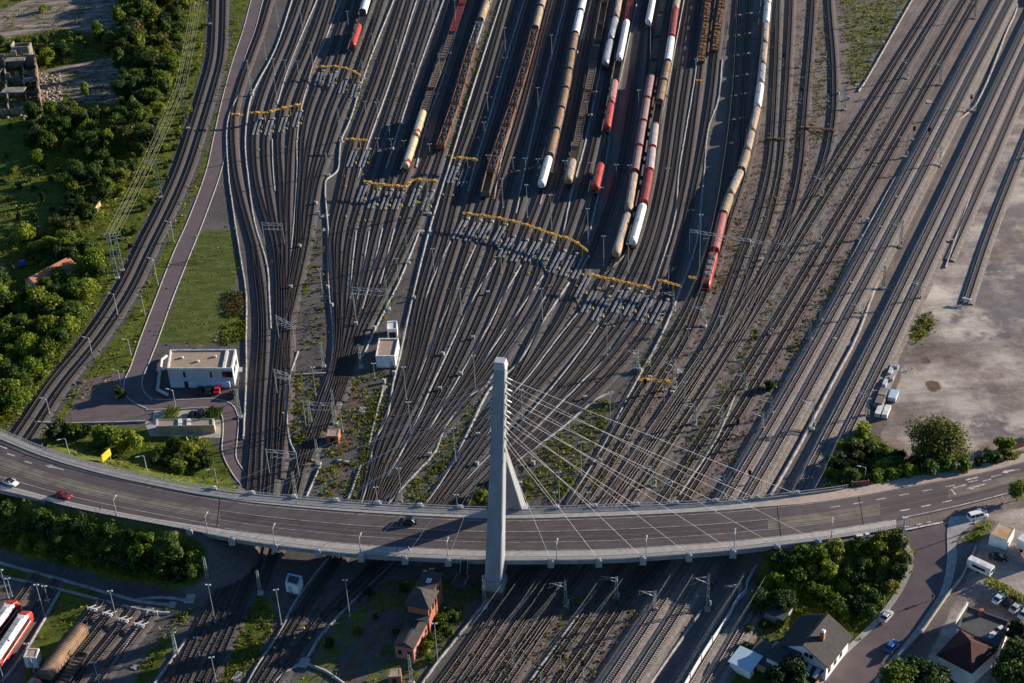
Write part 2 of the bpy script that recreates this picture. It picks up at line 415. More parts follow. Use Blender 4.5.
# ------------------------------------------------------------------ ground sheet with zones
GREEN, SAND, SLAB, DIRT, LAWN, DIRT_SHADE = range(6)
ZONES = [
 (GREEN, 1.0, [(-400, -300), (212, -300), (212, 0), (208, 60), (198, 85), (186, 128), (172, 171), (154, 210), (135, 250), (114, 290), (80, 342), (46, 385), (16, 430), (-300, 560)]),
 (GREEN, .9, [(229, -60), (250, -60), (249, 0), (235, 55), (221, 100), (205, 171), (172, 256), (139, 342), (130, 372), (118, 383), (100, 390), (74, 408), (45, 440), (36, 436), (64, 385), (103, 342), (139, 288), (157, 250), (177, 210), (195, 171), (208, 128), (220, 85), (226, 40)]),
 (LAWN, 1.0, [(201, 230), (231, 229), (239, 271), (226, 315), (215, 344), (157, 344), (178, 287)]),
 (GREEN, .75, [(231, 290), (244, 292), (246, 345), (216, 345), (222, 322)]),
 (GREEN, 1.0, [(38, 440), (66, 424), (145, 427), (156, 436), (206, 437), (222, 455), (238, 492), (180, 484), (120, 470), (66, 455)]),
 (GREEN, 1.0, [(-200, 475), (0, 492), (80, 512), (182, 532), (204, 548), (204, 578), (182, 590), (120, 582), (60, 566), (0, 550), (-200, 505)]),
 (GREEN, .9, [(-150, 545), (0, 563), (60, 580), (130, 602), (186, 606), (182, 614), (120, 602), (60, 590), (-150, 552)]),
 (GREEN, .9, [(62, 592), (98, 598), (90, 612), (72, 640), (44, 683), (22, 690), (28, 652), (45, 622)]),
 (GREEN, .8, [(168, 632), (176, 640), (150, 690), (128, 690), (150, 655)]),
 (GREEN, .75, [(250, 590), (282, 600), (268, 640), (235, 690), (212, 690), (236, 632)]),
 (GREEN, .52, [(330, 596), (376, 575), (470, 572), (490, 590), (452, 650), (424, 690), (286, 690), (310, 650)]),
 (GREEN, .42, [(517, 462), (602, 396), (618, 400), (605, 430), (566, 505), (517, 506)]),
 (GREEN, .46, [(398, 500), (436, 440), (470, 395), (484, 398), (456, 456), (426, 506), (398, 508)]),
 (GREEN, .36, [(345, 372), (392, 368), (396, 385), (378, 432), (364, 470), (358, 503), (308, 500), (318, 455), (330, 420), (350, 395)]),
 (DIRT, .8, [(352, 380), (362, 380), (356, 430), (346, 470), (338, 500), (326, 500), (336, 455), (346, 420)]),
 (GREEN, .38, [(290, 372), (326, 372), (312, 420), (300, 446), (292, 446), (288, 410)]),
 (GREEN, .25, [(300, 240), (322, 228), (326, 290), (326, 350), (300, 372), (296, 330), (308, 280)]),
 (GREEN, .5, [(838, -60), (925, -60), (912, 0), (880, 55), (862, 85), (848, 92), (842, 50)]),
 (GREEN, .35, [(812, -20), (826, -20), (830, 75), (826, 120), (804, 140), (812, 60)]),
 (SAND, 1.0, [(1060, 60), (1024, 100), (1003, 130), (975, 180), (950, 240), (925, 305), (908, 345), (900, 380), (888, 418), (880, 440), (905, 468), (966, 466), (1030, 450), (1300, 360), (1300, 60)]),
 (SAND, .75, [(1010, 60), (1030, 100), (985, 185), (940, 290), (925, 330), (912, 330), (930, 280), (960, 215), (985, 150)]),
 (GREEN, .8, [(818, 500), (825, 470), (838, 438), (868, 428), (905, 455), (930, 468), (968, 464), (1030, 447), (1030, 453), (968, 469), (918, 477), (850, 491)]),
 (GREEN, .6, [(908, 318), (930, 312), (940, 330), (915, 350), (905, 345)]),
 (GREEN, .9, [(765, 552), (823, 545), (873, 536), (900, 535), (912, 548), (914, 562), (905, 585), (880, 620), (852, 642), (838, 655), (820, 690), (690, 690), (720, 640), (745, 600)]),
 (SAND, .85, [(985, 515), (1030, 505), (1300, 470), (1300, 700), (900, 700), (925, 660), (945, 620), (962, 585), (976, 555)]),
 (GREEN, .9, [(955, 540), (985, 520), (1000, 516), (985, 535), (976, 548)]),
 (DIRT_SHADE, .52, [(1040, 240), (990, 258), (956, 288), (946, 322), (968, 345), (1040, 338)]), (DIRT_SHADE, .5, [(1040, 195), (1000, 206), (984, 232), (998, 246), (1040, 230)]), (DIRT_SHADE, .46, [(1040, 396), (985, 404), (955, 424), (985, 446), (1040, 440)]), (DIRT_SHADE, .5, [(1000, 160), (1040, 140), (1040, 170), (990, 205), (960, 262), (930, 290), (905, 285), (950, 250)]),  # darker patches on the sand: mauve dirt and painted-in cast shade together
 (SLAB, 1.0, [(-200, -20), (0, 10), (40, -4), (112, -8), (117, 6), (114, 26), (96, 34), (60, 28), (0, 40), (-200, 60)]),
 (SLAB, .85, [(36, 72), (60, 66), (118, 56), (124, 76), (112, 105), (60, 102), (46, 112), (38, 100)]),
 (SLAB, .7, [(114, 20), (122, 20), (126, 80), (118, 110), (112, 105), (118, 60)]),
 (SLAB, .9, [(-40, 260), (6, 262), (12, 278), (4, 290), (-40, 300)]),
 (DIRT, .9, [(921, 381), (934, 378), (943, 384), (938, 394), (926, 395)]), (DIRT, .75, [(917, 357), (927, 353), (936, 359), (930, 368), (919, 367)]), (DIRT, .8, [(330, 690), (352, 650), (392, 610), (400, 612), (372, 650), (352, 690)]),
]
gx = np.r_[[-4000, -1500, -700, -430], np.arange(-330, 331, 1.6), [430, 700, 1500, 4000]]
gy = np.r_[[-1500, -300, 60, 160], np.arange(205, 740, 1.6), [800, 950, 1400, 2500, 6000]]
GX, GY = np.meshgrid(gx, gy); GZ = terr(GX, GY)
PX, PY = proj_np(GX, GY, GZ)
ok = ((GY - 0) * FW.y + (GZ - HC) * FW.z) > 40
W6 = np.zeros((6,) + GX.shape)
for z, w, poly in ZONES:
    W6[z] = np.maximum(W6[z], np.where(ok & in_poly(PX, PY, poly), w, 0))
far = (GX < -335) | (GX > 340)
W6[GREEN] = np.where(far & ~((GX > 330)), .9, W6[GREEN]); W6[SAND] = np.where(GX > 340, .8, W6[SAND])
W6[GREEN] *= (1 - W6[SLAB]) ; W6[GREEN] *= np.where(W6[DIRT] > 0, .35, 1)
for z in range(6):
    A = W6[z]
    for _ in range(2):
        B = A.copy(); B[1:-1, 1:-1] = (A[1:-1, 1:-1] * 2 + A[:-2, 1:-1] + A[2:, 1:-1] + A[1:-1, :-2] + A[1:-1, 2:]) / 6; A = B
    W6[z] = A
ny, nx = GX.shape
idx = np.arange(nx * ny).reshape(ny, nx)
Q = np.stack([idx[:-1, :-1], idx[:-1, 1:], idx[1:, 1:], idx[1:, :-1]], -1).reshape(-1, 4)

def ground_mat():
    m, N, L = _mat('ground'); b = N['Principled BSDF']; b.inputs['Roughness'].default_value = .95; b.inputs['Specular IOR Level'].default_value = .15
    tc = N.new('ShaderNodeTexCoord'); P = tc.outputs['Object']
    def noise(sc, det=6, rough=.65, off=0, stretch=None):
        n = N.new('ShaderNodeTexNoise'); n.inputs['Scale'].default_value = sc; n.inputs['Detail'].default_value = det; n.inputs['Roughness'].default_value = rough
        mp = N.new('ShaderNodeMapping'); mp.inputs['Location'].default_value = (off, off * .7, 0)
        if stretch: mp.inputs['Scale'].default_value = stretch[:3]; mp.inputs['Rotation'].default_value = (0, 0, stretch[3])
        L.new(P, mp.inputs['Vector']); L.new(mp.outputs[0], n.inputs['Vector']); return n.outputs['Fac']
    def ramp(fac, stops):
        r = N.new('ShaderNodeValToRGB'); e = r.color_ramp.elements
        e[0].position, e[0].color = stops[0][0], (*stops[0][1], 1); e[1].position, e[1].color = stops[-1][0], (*stops[-1][1], 1)
        for p, c in stops[1:-1]: k = e.new(p); k.color = (*c, 1)
        L.new(fac, r.inputs['Fac']); return r.outputs['Color']
    def mix(f, a, c):
        x = N.new('ShaderNodeMix'); x.data_type = 'RGBA'; L.new(f, x.inputs['Factor']); L.new(a, x.inputs['A']); L.new(c, x.inputs['B']); return x.outputs['Result']
    def mask(sock, sc, k, off):
        n = noise(sc, 7, .7, off); s = N.new('ShaderNodeMath'); s.operation = 'MULTIPLY_ADD'; s.inputs[1].default_value = k; L.new(n, s.inputs[0])
        a = N.new('ShaderNodeMath'); a.operation = 'ADD'; L.new(sock, a.inputs[0]); L.new(s.outputs[0], a.inputs[1]); s.inputs[2].default_value = -.5 * k
        r = N.new('ShaderNodeMapRange'); r.inputs['From Min'].default_value = .42; r.inputs['From Max'].default_value = .58; L.new(a.outputs[0], r.inputs['Value']); return r.outputs[0]
    at1 = N.new('ShaderNodeAttribute'); at1.attribute_name = 'zone_one'; s1 = N.new('ShaderNodeSeparateColor'); L.new(at1.outputs['Color'], s1.inputs[0])
    at2 = N.new('ShaderNodeAttribute'); at2.attribute_name = 'zone_two'; s2 = N.new('ShaderNodeSeparateColor'); L.new(at2.outputs['Color'], s2.inputs[0])
    base = ramp(noise(.05, 10, .75), [(.3, (.062, .058, .060)), (.5, (.100, .093, .092)), (.72, (.150, .137, .130))])
    east = N.new('ShaderNodeSeparateXYZ'); L.new(P, east.inputs[0]); er = N.new('ShaderNodeMapRange'); er.inputs['From Min'].default_value = 10; er.inputs['From Max'].default_value = 110; L.new(east.outputs[0], er.inputs['Value'])
    base2 = ramp(noise(.06, 10, .75, 9), [(.3, (.105, .088, .080)), (.5, (.180, .150, .133)), (.72, (.255, .212, .185))])
    base = mix(er.outputs[0], base, base2)
    sp = ramp(noise(1.6, 3, .8, 3), [(.35, (.72, .72, .72)), (.65, (1.25, 1.22, 1.2))])
    mm = N.new('ShaderNodeMix'); mm.data_type = 'RGBA'; mm.blend_type = 'MULTIPLY'; mm.inputs['Factor'].default_value = 1; L.new(base, mm.inputs['A']); L.new(sp, mm.inputs['B']); base = mm.outputs['Result']
    green = ramp(noise(.16, 9, .75, 17), [(.28, (.020, .034, .007)), (.45, (.058, .082, .012)), (.58, (.115, .135, .019)), (.75, (.20, .18, .045))])
    lawn = ramp(noise(.16, 10, .8, 21, (1, 2.2, 1, .3)), [(.34, (.036, .056, .012)), (.5, (.075, .098, .020)), (.64, (.15, .14, .05))])
    sand = ramp(noise(.035, 10, .72, 31), [(.36, (.14, .11, .10)), (.46, (.25, .21, .19)), (.53, (.38, .34, .30)), (.62, (.54, .49, .43))])
    sand2 = ramp(noise(.03, 8, .7, 77, (1, 3.5, 1, .35)), [(.35, (.58, .56, .58)), (.6, (1.15, 1.12, 1.08))])
    ms = N.new('ShaderNodeMix'); ms.data_type = 'RGBA'; ms.blend_type = 'MULTIPLY'; ms.inputs['Factor'].default_value = 1; L.new(sand, ms.inputs['A']); L.new(sand2, ms.inputs['B']); sand = ms.outputs['Result']
    slab = ramp(noise(.12, 10, .8, 41, (.5, 3.0, 1, .12)), [(.40, (.045, .042, .025)), (.50, (.20, .17, .14)), (.68, (.46, .41, .35))])
    dirt = ramp(noise(.3, 8, .7, 51), [(.3, (.075, .052, .038)), (.7, (.17, .115, .08))])
    c = mix(mask(s1.outputs[1], .12, .5, 5), base, sand)
    mauve = ramp(noise(.05, 10, .75, 61), [(.32, (.11, .10, .105)), (.5, (.17, .155, .155)), (.68, (.25, .225, .215))])  # one tone for duller dirt and for shade painted into the sand
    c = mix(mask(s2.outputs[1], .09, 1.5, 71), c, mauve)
    c = mix(mask(at1.outputs['Alpha'], .3, .5, 6), c, dirt)
    c = mix(mask(s1.outputs[2], .25, .6, 7), c, slab)
    c = mix(mask(s1.outputs[0], .35, .8, 8), c, green)
    c = mix(mask(s2.outputs[0], .3, .25, 2), c, lawn)
    L.new(c, b.inputs['Base Color'])
    bp = N.new('ShaderNodeBump'); bp.inputs['Strength'].default_value = .5; bp.inputs['Distance'].default_value = .25
    L.new(noise(1.3, 8, .75, 12), bp.inputs['Height']); L.new(bp.outputs[0], b.inputs['Normal'])
    return m
M['ground'] = ground_mat()
g = np_obj('ground', np.stack([GX, GY, GZ], -1).reshape(-1, 3), Q, 'ground')
c1 = g.data.color_attributes.new('zone_one', 'FLOAT_COLOR', 'POINT'); c1.data.foreach_set('color', np.stack([W6[GREEN], W6[SAND], W6[SLAB], W6[DIRT]], -1).reshape(-1).astype(np.float32))
c2 = g.data.color_attributes.new('zone_two', 'FLOAT_COLOR', 'POINT'); c2.data.foreach_set('color', np.stack([W6[LAWN], W6[DIRT_SHADE], W6[LAWN] * 0, W6[LAWN] * 0 + 1], -1).reshape(-1).astype(np.float32))
g.data.polygons.foreach_set('use_smooth', [True] * len(g.data.polygons))
tag(g, 'ballast, gravel, grass and sand ground of the railway yard', kind='structure')

# ------------------------------------------------------------------ carriageway on the bridge and the embankments
def struct_strip(name, parts, mt, label):
    V = []; Fq = []
    for v, f in parts:
        b = len(V); V += list(v); Fq += [tuple(b + i for i in q) for q in f]
    o = np_obj(name, V, Fq, mt); tag(o, label, kind='structure'); return o
TN = lambda u: float(np.interp(u, [-120, 150, 260, 1140], [.905, .895, .825, .825]))
TF = lambda u: float(np.interp(u, [-120, 150, 260, 760, 800, 1140], [.135, .14, .165, .165, .20, .20]))
struct_strip('road', [deck_strip(-120, 1140, lambda u: TF(u) - .004, lambda u: TN(u) + .004, .02)], 'asphalt', 'wide reddish grey carriageway running across the bridge')
def curb(u0, u1, t0, t1):
    out = []
    for ta, tb, z in ((t0, t1, .15),): out.append(deck_strip(u0, u1, ta, tb, z))
    edge = t1 if t0 == 0 else t0
    us = np.arange(u0, u1 + .01, 4.0); V = []
    for u in us: e_ = edge(u) if callable(edge) else edge; V += [deck(u, e_, .0)[:], deck(u, e_, .15)[:]]
    out.append((V, [(2 * i, 2 * i + 1, 2 * i + 3, 2 * i + 2) for i in range(len(us) - 1)])); return out
struct_strip('pavement', curb(-120, 772, 0, TF), 'pave', 'pale slab pavement along the far side of the bridge road')
struct_strip('pavement', curb(772, 1140, 0, TF), 'pave_pink', 'pinkish pavement along the far side of the road above the sand lot')
struct_strip('pavement', curb(-120, 896, TN, 1), 'pave', 'pale pavement along the near side of the bridge road')
struct_strip('tram_bed', [deck_strip(-120, 220, .43, .66, .026), deck_strip(768, 880, .43, .66, .026), deck_strip(948, 1140, lambda u: .42, lambda u: .60, .026)], 'tram', 'beige concrete tram bed in the middle of the road')
MK = []
def mk_line(u0, u1, t, w=.007, dash=None, slope=0):
    if dash is None: MK.append(deck_strip(u0, u1, t - w, t + w, .036)); return
    u = u0
    while u < u1:
        us = [u, u + dash[0] / 2, u + dash[0]]; V = []
        for k in us: V += [deck(k, t - w, .036)[:], deck(k, t + w, .036)[:]]
        MK.append((V, [(0, 1, 3, 2), (2, 3, 5, 4)])); u += dash[0] + dash[1]
mk_line(-120, 1140, .208, .003)
mk_line(-120, 220, .775, .004); mk_line(225, 890, .805, .0035)
mk_line(220, 768, .43, .003); mk_line(220, 768, .64, .003)
mk_line(830, 1000, .345, .008, (10, 13)); mk_line(900, 950, .66, .010, (10, 11)); mk_line(905, 1012, .80, .008)
for (x0, y0, x1, y1, w) in [(899, 531, 943, 522, .55), (963, 517, 1010, 502, .25), (884, 529, 892, 527, .35), (903, 527, 909, 526, .35), (916, 525, 921, 523.5, .35), (926, 522.5, 931, 521.5, .35),
                            (953, 488, 966, 484.5, .5), (951, 489, 955.5, 494.5, .5), (972, 487.5, 985, 484, .6), (1006, 471.5, 1020, 468.5, .7), (1010, 478, 1022, 475.5, .7), (966, 480, 978, 477, .5), (983, 481, 991, 479, .4),
                            (50, 466.5, 57, 468, .6), (57, 468, 64, 470, .25), (0, 446, 7, 448.5, .4), (7, 453.5, 15, 456, .4), (24, 461, 32, 463.5, .4)]:
    a, b = deck_px(x0, y0, .01), deck_px(x1, y1, .01); d = (b - a).normalized(); n = Vector((-d.y, d.x, 0)) * w / 2
    MK.append(([(a - n)[:], (b - n)[:], (b + n)[:], (a + n)[:]], [(0, 1, 2, 3)]))
# arrow heads
for (x, y, dx, dy) in [(50, 466.5, -5, -1.2), (972, 487.5, -5, 1.3), (1006, 471.5, -4.5, 1.1)]:
    a = deck_px(x + dx, y + dy, .012); b = deck_px(x + 1, y, .012); d = (b - a).normalized(); n = Vector((-d.y, d.x, 0)) * .75
    MK.append(([a[:], (b - n)[:], (b + n)[:], b[:]], [(0, 1, 3, 2)]))
struct_strip('road_marking', MK, 'white_paint', 'white lane lines and arrows painted on the road')
struct_strip('polished_lane_seams', [deck_strip(-120, 1000, t - w_, t + w_, .030) for t, w_ in ((.265, .004), (.325, .008), (.385, .004), (.70, .004), (.725, .008), (.765, .004))], 'asphalt_seam', 'paler tyre polished seams along the lanes of the bridge road')
ej = []
for u0, du in ((221, -5), (776, 6), (857, 8)):
    A_, B_ = deck(u0, .0, .048), deck(u0 + du, 1.0, .048); d_ = (B_ - A_).normalized(); n_ = Vector((d_.y, -d_.x, 0)) * .08
    ts = [.17, .82]; P_ = [A_ + (B_ - A_) * t for t in np.linspace(ts[0], ts[1], 14)]
    for p_, q_ in zip(P_[:-1], P_[1:]): ej.append(([(p_ - n_)[:], (q_ - n_)[:], (q_ + n_)[:], (p_ + n_)[:]], [(0, 1, 2, 3)]))
struct_strip('expansion_joint', ej, 'black', 'dark expansion joints crossing the bridge road')
# tram rails flush in the carriageway
tr = []
for t in (.455, .500, .585, .630): tr.append(deck_strip(-120, 1140, t - .0035, t + .0035, .044))
struct_strip('tram_rail', tr, 'rail', 'dark tram rails set flush in the middle of the road')

# ------------------------------------------------------------------ the bridge
PU = 503
pc = deck(PU, .5); pt = (deck(PU + 8, .5) - deck(PU - 8, .5)).normalized(); pn = Vector((-pt.y, pt.x, 0)).normalized()
if pn.y > 0: pn = -pn                       # towards the viewer's side
bridge = empty('cable_stayed_bridge', (pc.x, pc.y, 0))
tag(bridge, 'curved cable stayed road bridge with one slim white pylon over the tracks', 'bridge')
B0 = Vector((pc.x, pc.y, 0))
def to_b(V): return [tuple(Vector(v) - B0) for v in V]
def deck_solid(u0, u1):
    mb = MB(); us = np.arange(u0, u1 + .01, 5.0)
    def ring(u):
        a = deck(u, -.012); b = deck(u, 1.012); c = (a + b) / 2
        prof = [(0, -.02), (1, -.02), (1, -.75), (.93, -1.0), (.80, -2.2), (.20, -2.2), (.07, -1.0), (0, -.75)]
        return [tuple(a + (b - a) * t + Vector((0, 0, z)) - B0) for t, z in prof]
    return mb.loft([ring(u) for u in us])
deck_solid(203, 838).build('deck', 'conc_edge', bridge)
deck_solid(-120, 46).build('deck', 'conc', bridge)
def railing(u0, u1, t, h):
    mb = MB(); us = np.arange(u0, u1 + .01, 4.0); P = [deck(u, t) - B0 for u in us]
    for a, b in zip(P[:-1], P[1:]):
        mb.beam(a + Vector((0, 0, h)), b + Vector((0, 0, h)), .12, .10)
        mb.beam(a + Vector((0, 0, h * .5)), b + Vector((0, 0, h * .5)), .05, .05)
        mb.beam(a + Vector((0, 0, .15)), b + Vector((0, 0, .15)), .05, .05)
        for q in (a, a + (b - a) * .5): mb.beam(q, q + Vector((0, 0, h)), .08, .08)
    return mb
railing(-120, 850, .004, 1.25).build('railing', 'steel_grey', bridge)
railing(-120, 905, .993, 1.15).build('railing', 'steel_grey', bridge)
def edge_beam(u0, u1, t0, t1):
    mb = MB(); us = np.arange(u0, u1 + .01, 5.0)
    return mb.loft([[tuple(deck(u, t, z) - B0) for t, z in ((t0, -.8), (t1, -.8), (t1, .3), (t0, .3))] for u in us])
edge_beam(203, 845, -.022, -.001).build('edge_beam', 'conc_edge', bridge)
edge_beam(203, 800, 1.001, 1.022).build('edge_beam', 'conc_edge', bridge)
# abutments and piers
def abut(u):
    mb = MB(); a, b = deck(u, -.01), deck(u, 1.01); return mb.beam((a.x - B0.x, a.y - B0.y, a.z / 2 - 1.2), (b.x - B0.x, b.y - B0.y, b.z / 2 - 1.2), 1.4, a.z - 2.2 + 2.0)
for u in (202, 47): abut(u).build('abutment', 'conc', bridge)
mb = MB(); a, b = deck(838, -.01), deck(794, 1.01); mb.beam((a.x - B0.x, a.y - B0.y, 2.0), (b.x - B0.x, b.y - B0.y, 2.0), 1.4, 4.6); mb.build('abutment', 'conc', bridge)
# pylon: two legs that meet and carry on as one shaft
_p6 = at(494.8, 573, 6.0); foot_n = Vector((_p6.x, _p6.y, 0))
_pf = at(516.5, 505, 8.5); _dv = Vector((_pf.x - foot_n.x, _pf.y - foot_n.y, 0))
best = None
for k in range(5, 100):
    t_ = k / 100; q = foot_n + _dv * t_; h_ = height_to(q, 363); e_ = abs(proj(q + Vector((0, 0, h_)))[0] - 500.5)
    if best is None or e_ < best[0]: best = (e_, t_, h_)
top_c = foot_n + _dv * best[1]; HT = best[2]; foot_n = foot_n - (top_c - foot_n) * (6 / (HT - 6))
join = foot_n + (Vector((top_c.x, top_c.y, HT)) - foot_n) * .66
# the far leg leans the other way: carry its line down to the ground
_pd = Vector((_pf.x, _pf.y, 8.5)); _ln = _pd - join; foot_f = join + _ln * (join.z / (join.z - 8.5))
foot_f.z = 0
print('PYLON', best, foot_n, foot_f, HT)
pn = -_dv.normalized(); ptl = Vector((-pn.y, pn.x, 0));
if ptl.x < 0: ptl = -ptl
def leg(p0, p1, w0, w1, d0, d1):
    """w along the road, d across it"""
    mb = MB(); R0 = []; 
    for p, w, d in ((p0, w0, d0), (p1, w1, d1)):
        c = Vector(p) - B0; k = .12
        R0.append([tuple(c + ptl * (x * w / 2) - pn * (y * d / 2)) for x, y in ((-1, -1 + k), (-1 + k, -1), (1 - k, -1), (1, -1 + k), (1, 1 - k), (1 - k, 1), (-1 + k, 1), (-1, 1 - k))])
    return mb.loft(R0)
pyl = leg(foot_n + (top_c + Vector((0, 0, HT)) - foot_n) * (4.6 / HT), Vector((top_c.x, top_c.y, HT - 1.0)), 4.0, 2.6, 3.9, 2.5).build('pylon', 'conc_pylon', bridge)
cap = leg(Vector((top_c.x, top_c.y, HT - 1.0)), Vector((top_c.x, top_c.y, HT + .8)), 2.9, 2.3, 2.8, 2.2); cap.build('pylon_cap', 'grey_wall', pyl)
leg(foot_f, join - pn * .4, 3.8, 2.3, 3.8, 2.2).build('pylon_leg', 'conc_pylon', bridge)
mb = MB(); c = foot_n + (top_c - foot_n) * (3.4 / HT) - B0; mb.box((c.x, c.y, 3.1), (5.0, 4.8, 1.0), math.atan2(ptl.y, ptl.x)); mb.box((c.x, c.y, 4.1), (4.8, 4.6, 1.2), math.atan2(ptl.y, ptl.x), tx=.9, ty=.9); mb.build('pylon_base', 'conc_pylon', bridge)
mb = MB(); mb.box((c.x, c.y, 0), (4.3, 4.0, 3.1), math.atan2(ptl.y, ptl.x)); mb.build('pylon_pier', 'conc_shade', bridge)
mb = MB(); c = foot_f - B0; mb.box((c.x, c.y, 0), (6.4, 6.0, 2.2), math.atan2(pt.y, pt.x), tx=.9, ty=.9); mb.build('pylon_base', 'conc_pylon', bridge)
mb = MB()
for k in (-1, 1): mb.beam(foot_n - B0 + Vector((0, 0, 5.2)) + pt * (k * 1.2), foot_f - B0 + Vector((0, 0, 5.2)) + pt * (k * 1.2), 1.2, 1.5)
mb.build('cross_beam', 'conc', bridge)
# stays: seven to each side of each edge
nearR = [551, 599, 643, 689, 733, 777, 818]; farR = [557, 595, 637, 676, 716, 757, 797]
nearL = [448, 405, 361, 318, 275, 232, 190]; farL = [460, 420, 378, 336, 294, 252, 214]
topv = Vector((top_c.x, top_c.y, HT))
for side, lst, t in ((1, nearR, 1.012), (1, farR, -.012), (-1, nearL, 1.012), (-1, farL, -.012)):
    for k, u in enumerate(lst):
        f = .66 + .045 * k
        a = foot_n + (topv - foot_n) * f + pt * (side * 1.45) + pn * (.7 if t > .5 else -.7)
        e = deck(u, t, .2)
        mb = MB(); mb.tube(a - B0, e - B0, .036, n=6); mb.build('stay_cable', 'cable', bridge)
        mb = MB(); mb.tube(a - B0, a - B0 + (e - a).normalized() * 1.3, .28, .2, n=8); mb.build('cable_socket', 'steel_grey', bridge)
        mb = MB(); c = deck(u, t + (.022 if t > .5 else -.022), -1.3) - B0; mb.box((c.x, c.y, c.z), (1.5, 1.1, 1.9), math.atan2(pt.y, pt.x)); mb.box((c.x, c.y, c.z + 1.9), (.9, .7, .35), math.atan2(pt.y, pt.x), tx=.7, ty=.7)
        mb.build('anchor_block', 'steel_grey', bridge)
# steel stair tower under the near edge
s0 = at(460, 600, 0)
st = empty('stair_tower', s0); tag(st, 'dark steel stair tower climbing to the near edge of the bridge beside the pylon', 'stair tower')
d = deck(465, 1.02); rel = Vector((d.x - s0.x, d.y - s0.y, 0)); dirv = rel.normalized(); sidev = Vector((-dirv.y, dirv.x, 0))
mb = MB()
for k in (-1, 1):
    for q in (0.0, 3.0): mb = MB(); mb.beam(sidev * (k * 1.3) + dirv * q, sidev * (k * 1.3) + dirv * q + Vector((0, 0, 4.2)), .22, .22); mb.build('post', 'steel_dark', st)
mb = MB(); mb.beam(dirv * -.3 + Vector((0, 0, 4.1)), dirv * 3.2 + Vector((0, 0, 4.1)), 3.0, .18); mb.build('landing', 'steel_dark', st)
mb = MB()
for k in range(14):
    q = k / 13; p = dirv * (3.2 + (rel.length - 3.2) * q) + Vector((0, 0, 4.2 + 3.9 * q)); mb.beam(p - dirv * .22, p + dirv * .22, 1.6, .08)
for k in (-1, 1): mb.beam(dirv * 3.2 + sidev * (k * .85) + Vector((0, 0, 4.1)), rel + sidev * (k * .85) + Vector((0, 0, 8.0)), .1, .35)
mb.build('flight', 'steel_dark', st)
mb = MB()
for k in (-1, 1): mb.beam(dirv * 3.2 + sidev * (k * .85) + Vector((0, 0, 5.3)), rel + sidev * (k * .85) + Vector((0, 0, 9.2)), .08, .08)
for k in (-1, 1): mb.beam(dirv * -.3 + sidev * (k * 1.4) + Vector((0, 0, 5.2)), dirv * 3.2 + sidev * (k * 1.4) + Vector((0, 0, 5.2)), .08, .08)
mb.build('handrail', 'steel_grey', st)
# ------------------------------------------------------------------ railway tracks (each its own: bed + sleepers, two rails)
NTR = [0]
BH = .34
def track(pts, z=0.0, style='dark', label=None, world=None, group='yard tracks', lift=0.0):
    A = world if world is not None else catmull([at(x, y, z) for x, y in pts], 3.0)
    A = smooth_line(A, 3); A[:, 2] = lift
    i = NTR[0]; NTR[0] += 1; dz = .006 * (i % 12)
    bedm = {'dark': ('ballast_dark', 'ballast_dark', 'ballast_red', 'ballast_dark', 'ballast_mid')[i % 5], 'brown': ('ballast_brown', 'ballast_red', 'ballast_mid')[i % 3], 'grey': ('ballast_grey', 'ballast_grey', 'ballast_pink')[i % 3]}[style]
    slm = 'sleeper_conc' if style == 'grey' else 'sleeper_dark'
    bz = BH + dz; rows = []; n_ = normals2(A)
    for o_, z_ in ((-2.35, .0), (-1.62, bz), (1.62, bz), (2.35, .0)):
        q_ = A.copy(); q_[:, :2] += n_ * o_; q_[:, 2] += z_; rows.append(q_)
    V = np.concatenate(rows); kk = len(A); ii = np.arange(kk - 1)
    Fq = np.concatenate([np.stack([ii + a_ * kk, ii + 1 + a_ * kk, ii + 1 + (a_ + 1) * kk, ii + (a_ + 1) * kk], 1)[:, ::-1] for a_ in range(3)])
    d = np.r_[0, np.cumsum(np.linalg.norm(np.diff(A, axis=0), axis=1))]
    sp = .68 if d[-1] < 900 else .8
    s = np.arange(.4, d[-1], sp); C = np.stack([np.interp(s, d, A[:, k]) for k in range(3)], 1); n2 = normals2(A); nx_ = np.interp(s, d, n2[:, 0]); ny_ = np.interp(s, d, n2[:, 1])
    l = np.hypot(nx_, ny_); nx_ /= l; ny_ /= l; tx_, ty_ = -ny_, nx_
    hw, hl, zt = .13, 1.28, .055 + bz + lift
    b = []
    for sx, sy, zz in ((-1, -1, zt - .2), (1, -1, zt - .2), (1, 1, zt - .2), (-1, 1, zt - .2), (-1, -1, zt), (1, -1, zt), (1, 1, zt), (-1, 1, zt)):
        b.append(np.stack([C[:, 0] + nx_ * hl * sx + tx_ * hw * sy, C[:, 1] + ny_ * hl * sx + ty_ * hw * sy, np.full(len(s), zz)], 1))
    SV = np.stack(b, 1).reshape(-1, 3); k = np.arange(len(s))[:, None] * 8
    SF = np.concatenate([k + np.array([f]) for f in ((4, 5, 6, 7), (0, 1, 5, 4), (2, 3, 7, 6), (1, 2, 6, 5), (3, 0, 4, 7))])
    o = np_obj('railway_track', np.concatenate([V, SV]), np.concatenate([Fq, SF + len(V)]), [bedm, slm], np.r_[np.zeros(len(Fq)), np.ones(len(SF))])
    for off in (-.75, .75):
        rv, rf, rm = sweep_box(A, .13, .04 + bz, .23 + bz, off); np_obj('rail', rv, rf, ['rail', 'rail' if style == 'dark' else 'rail_head'], rm, o)
    tag(o, label or 'dark railway track of the yard fan', 'railway track', group, 'structure')
    return A
def T(rows): return rows
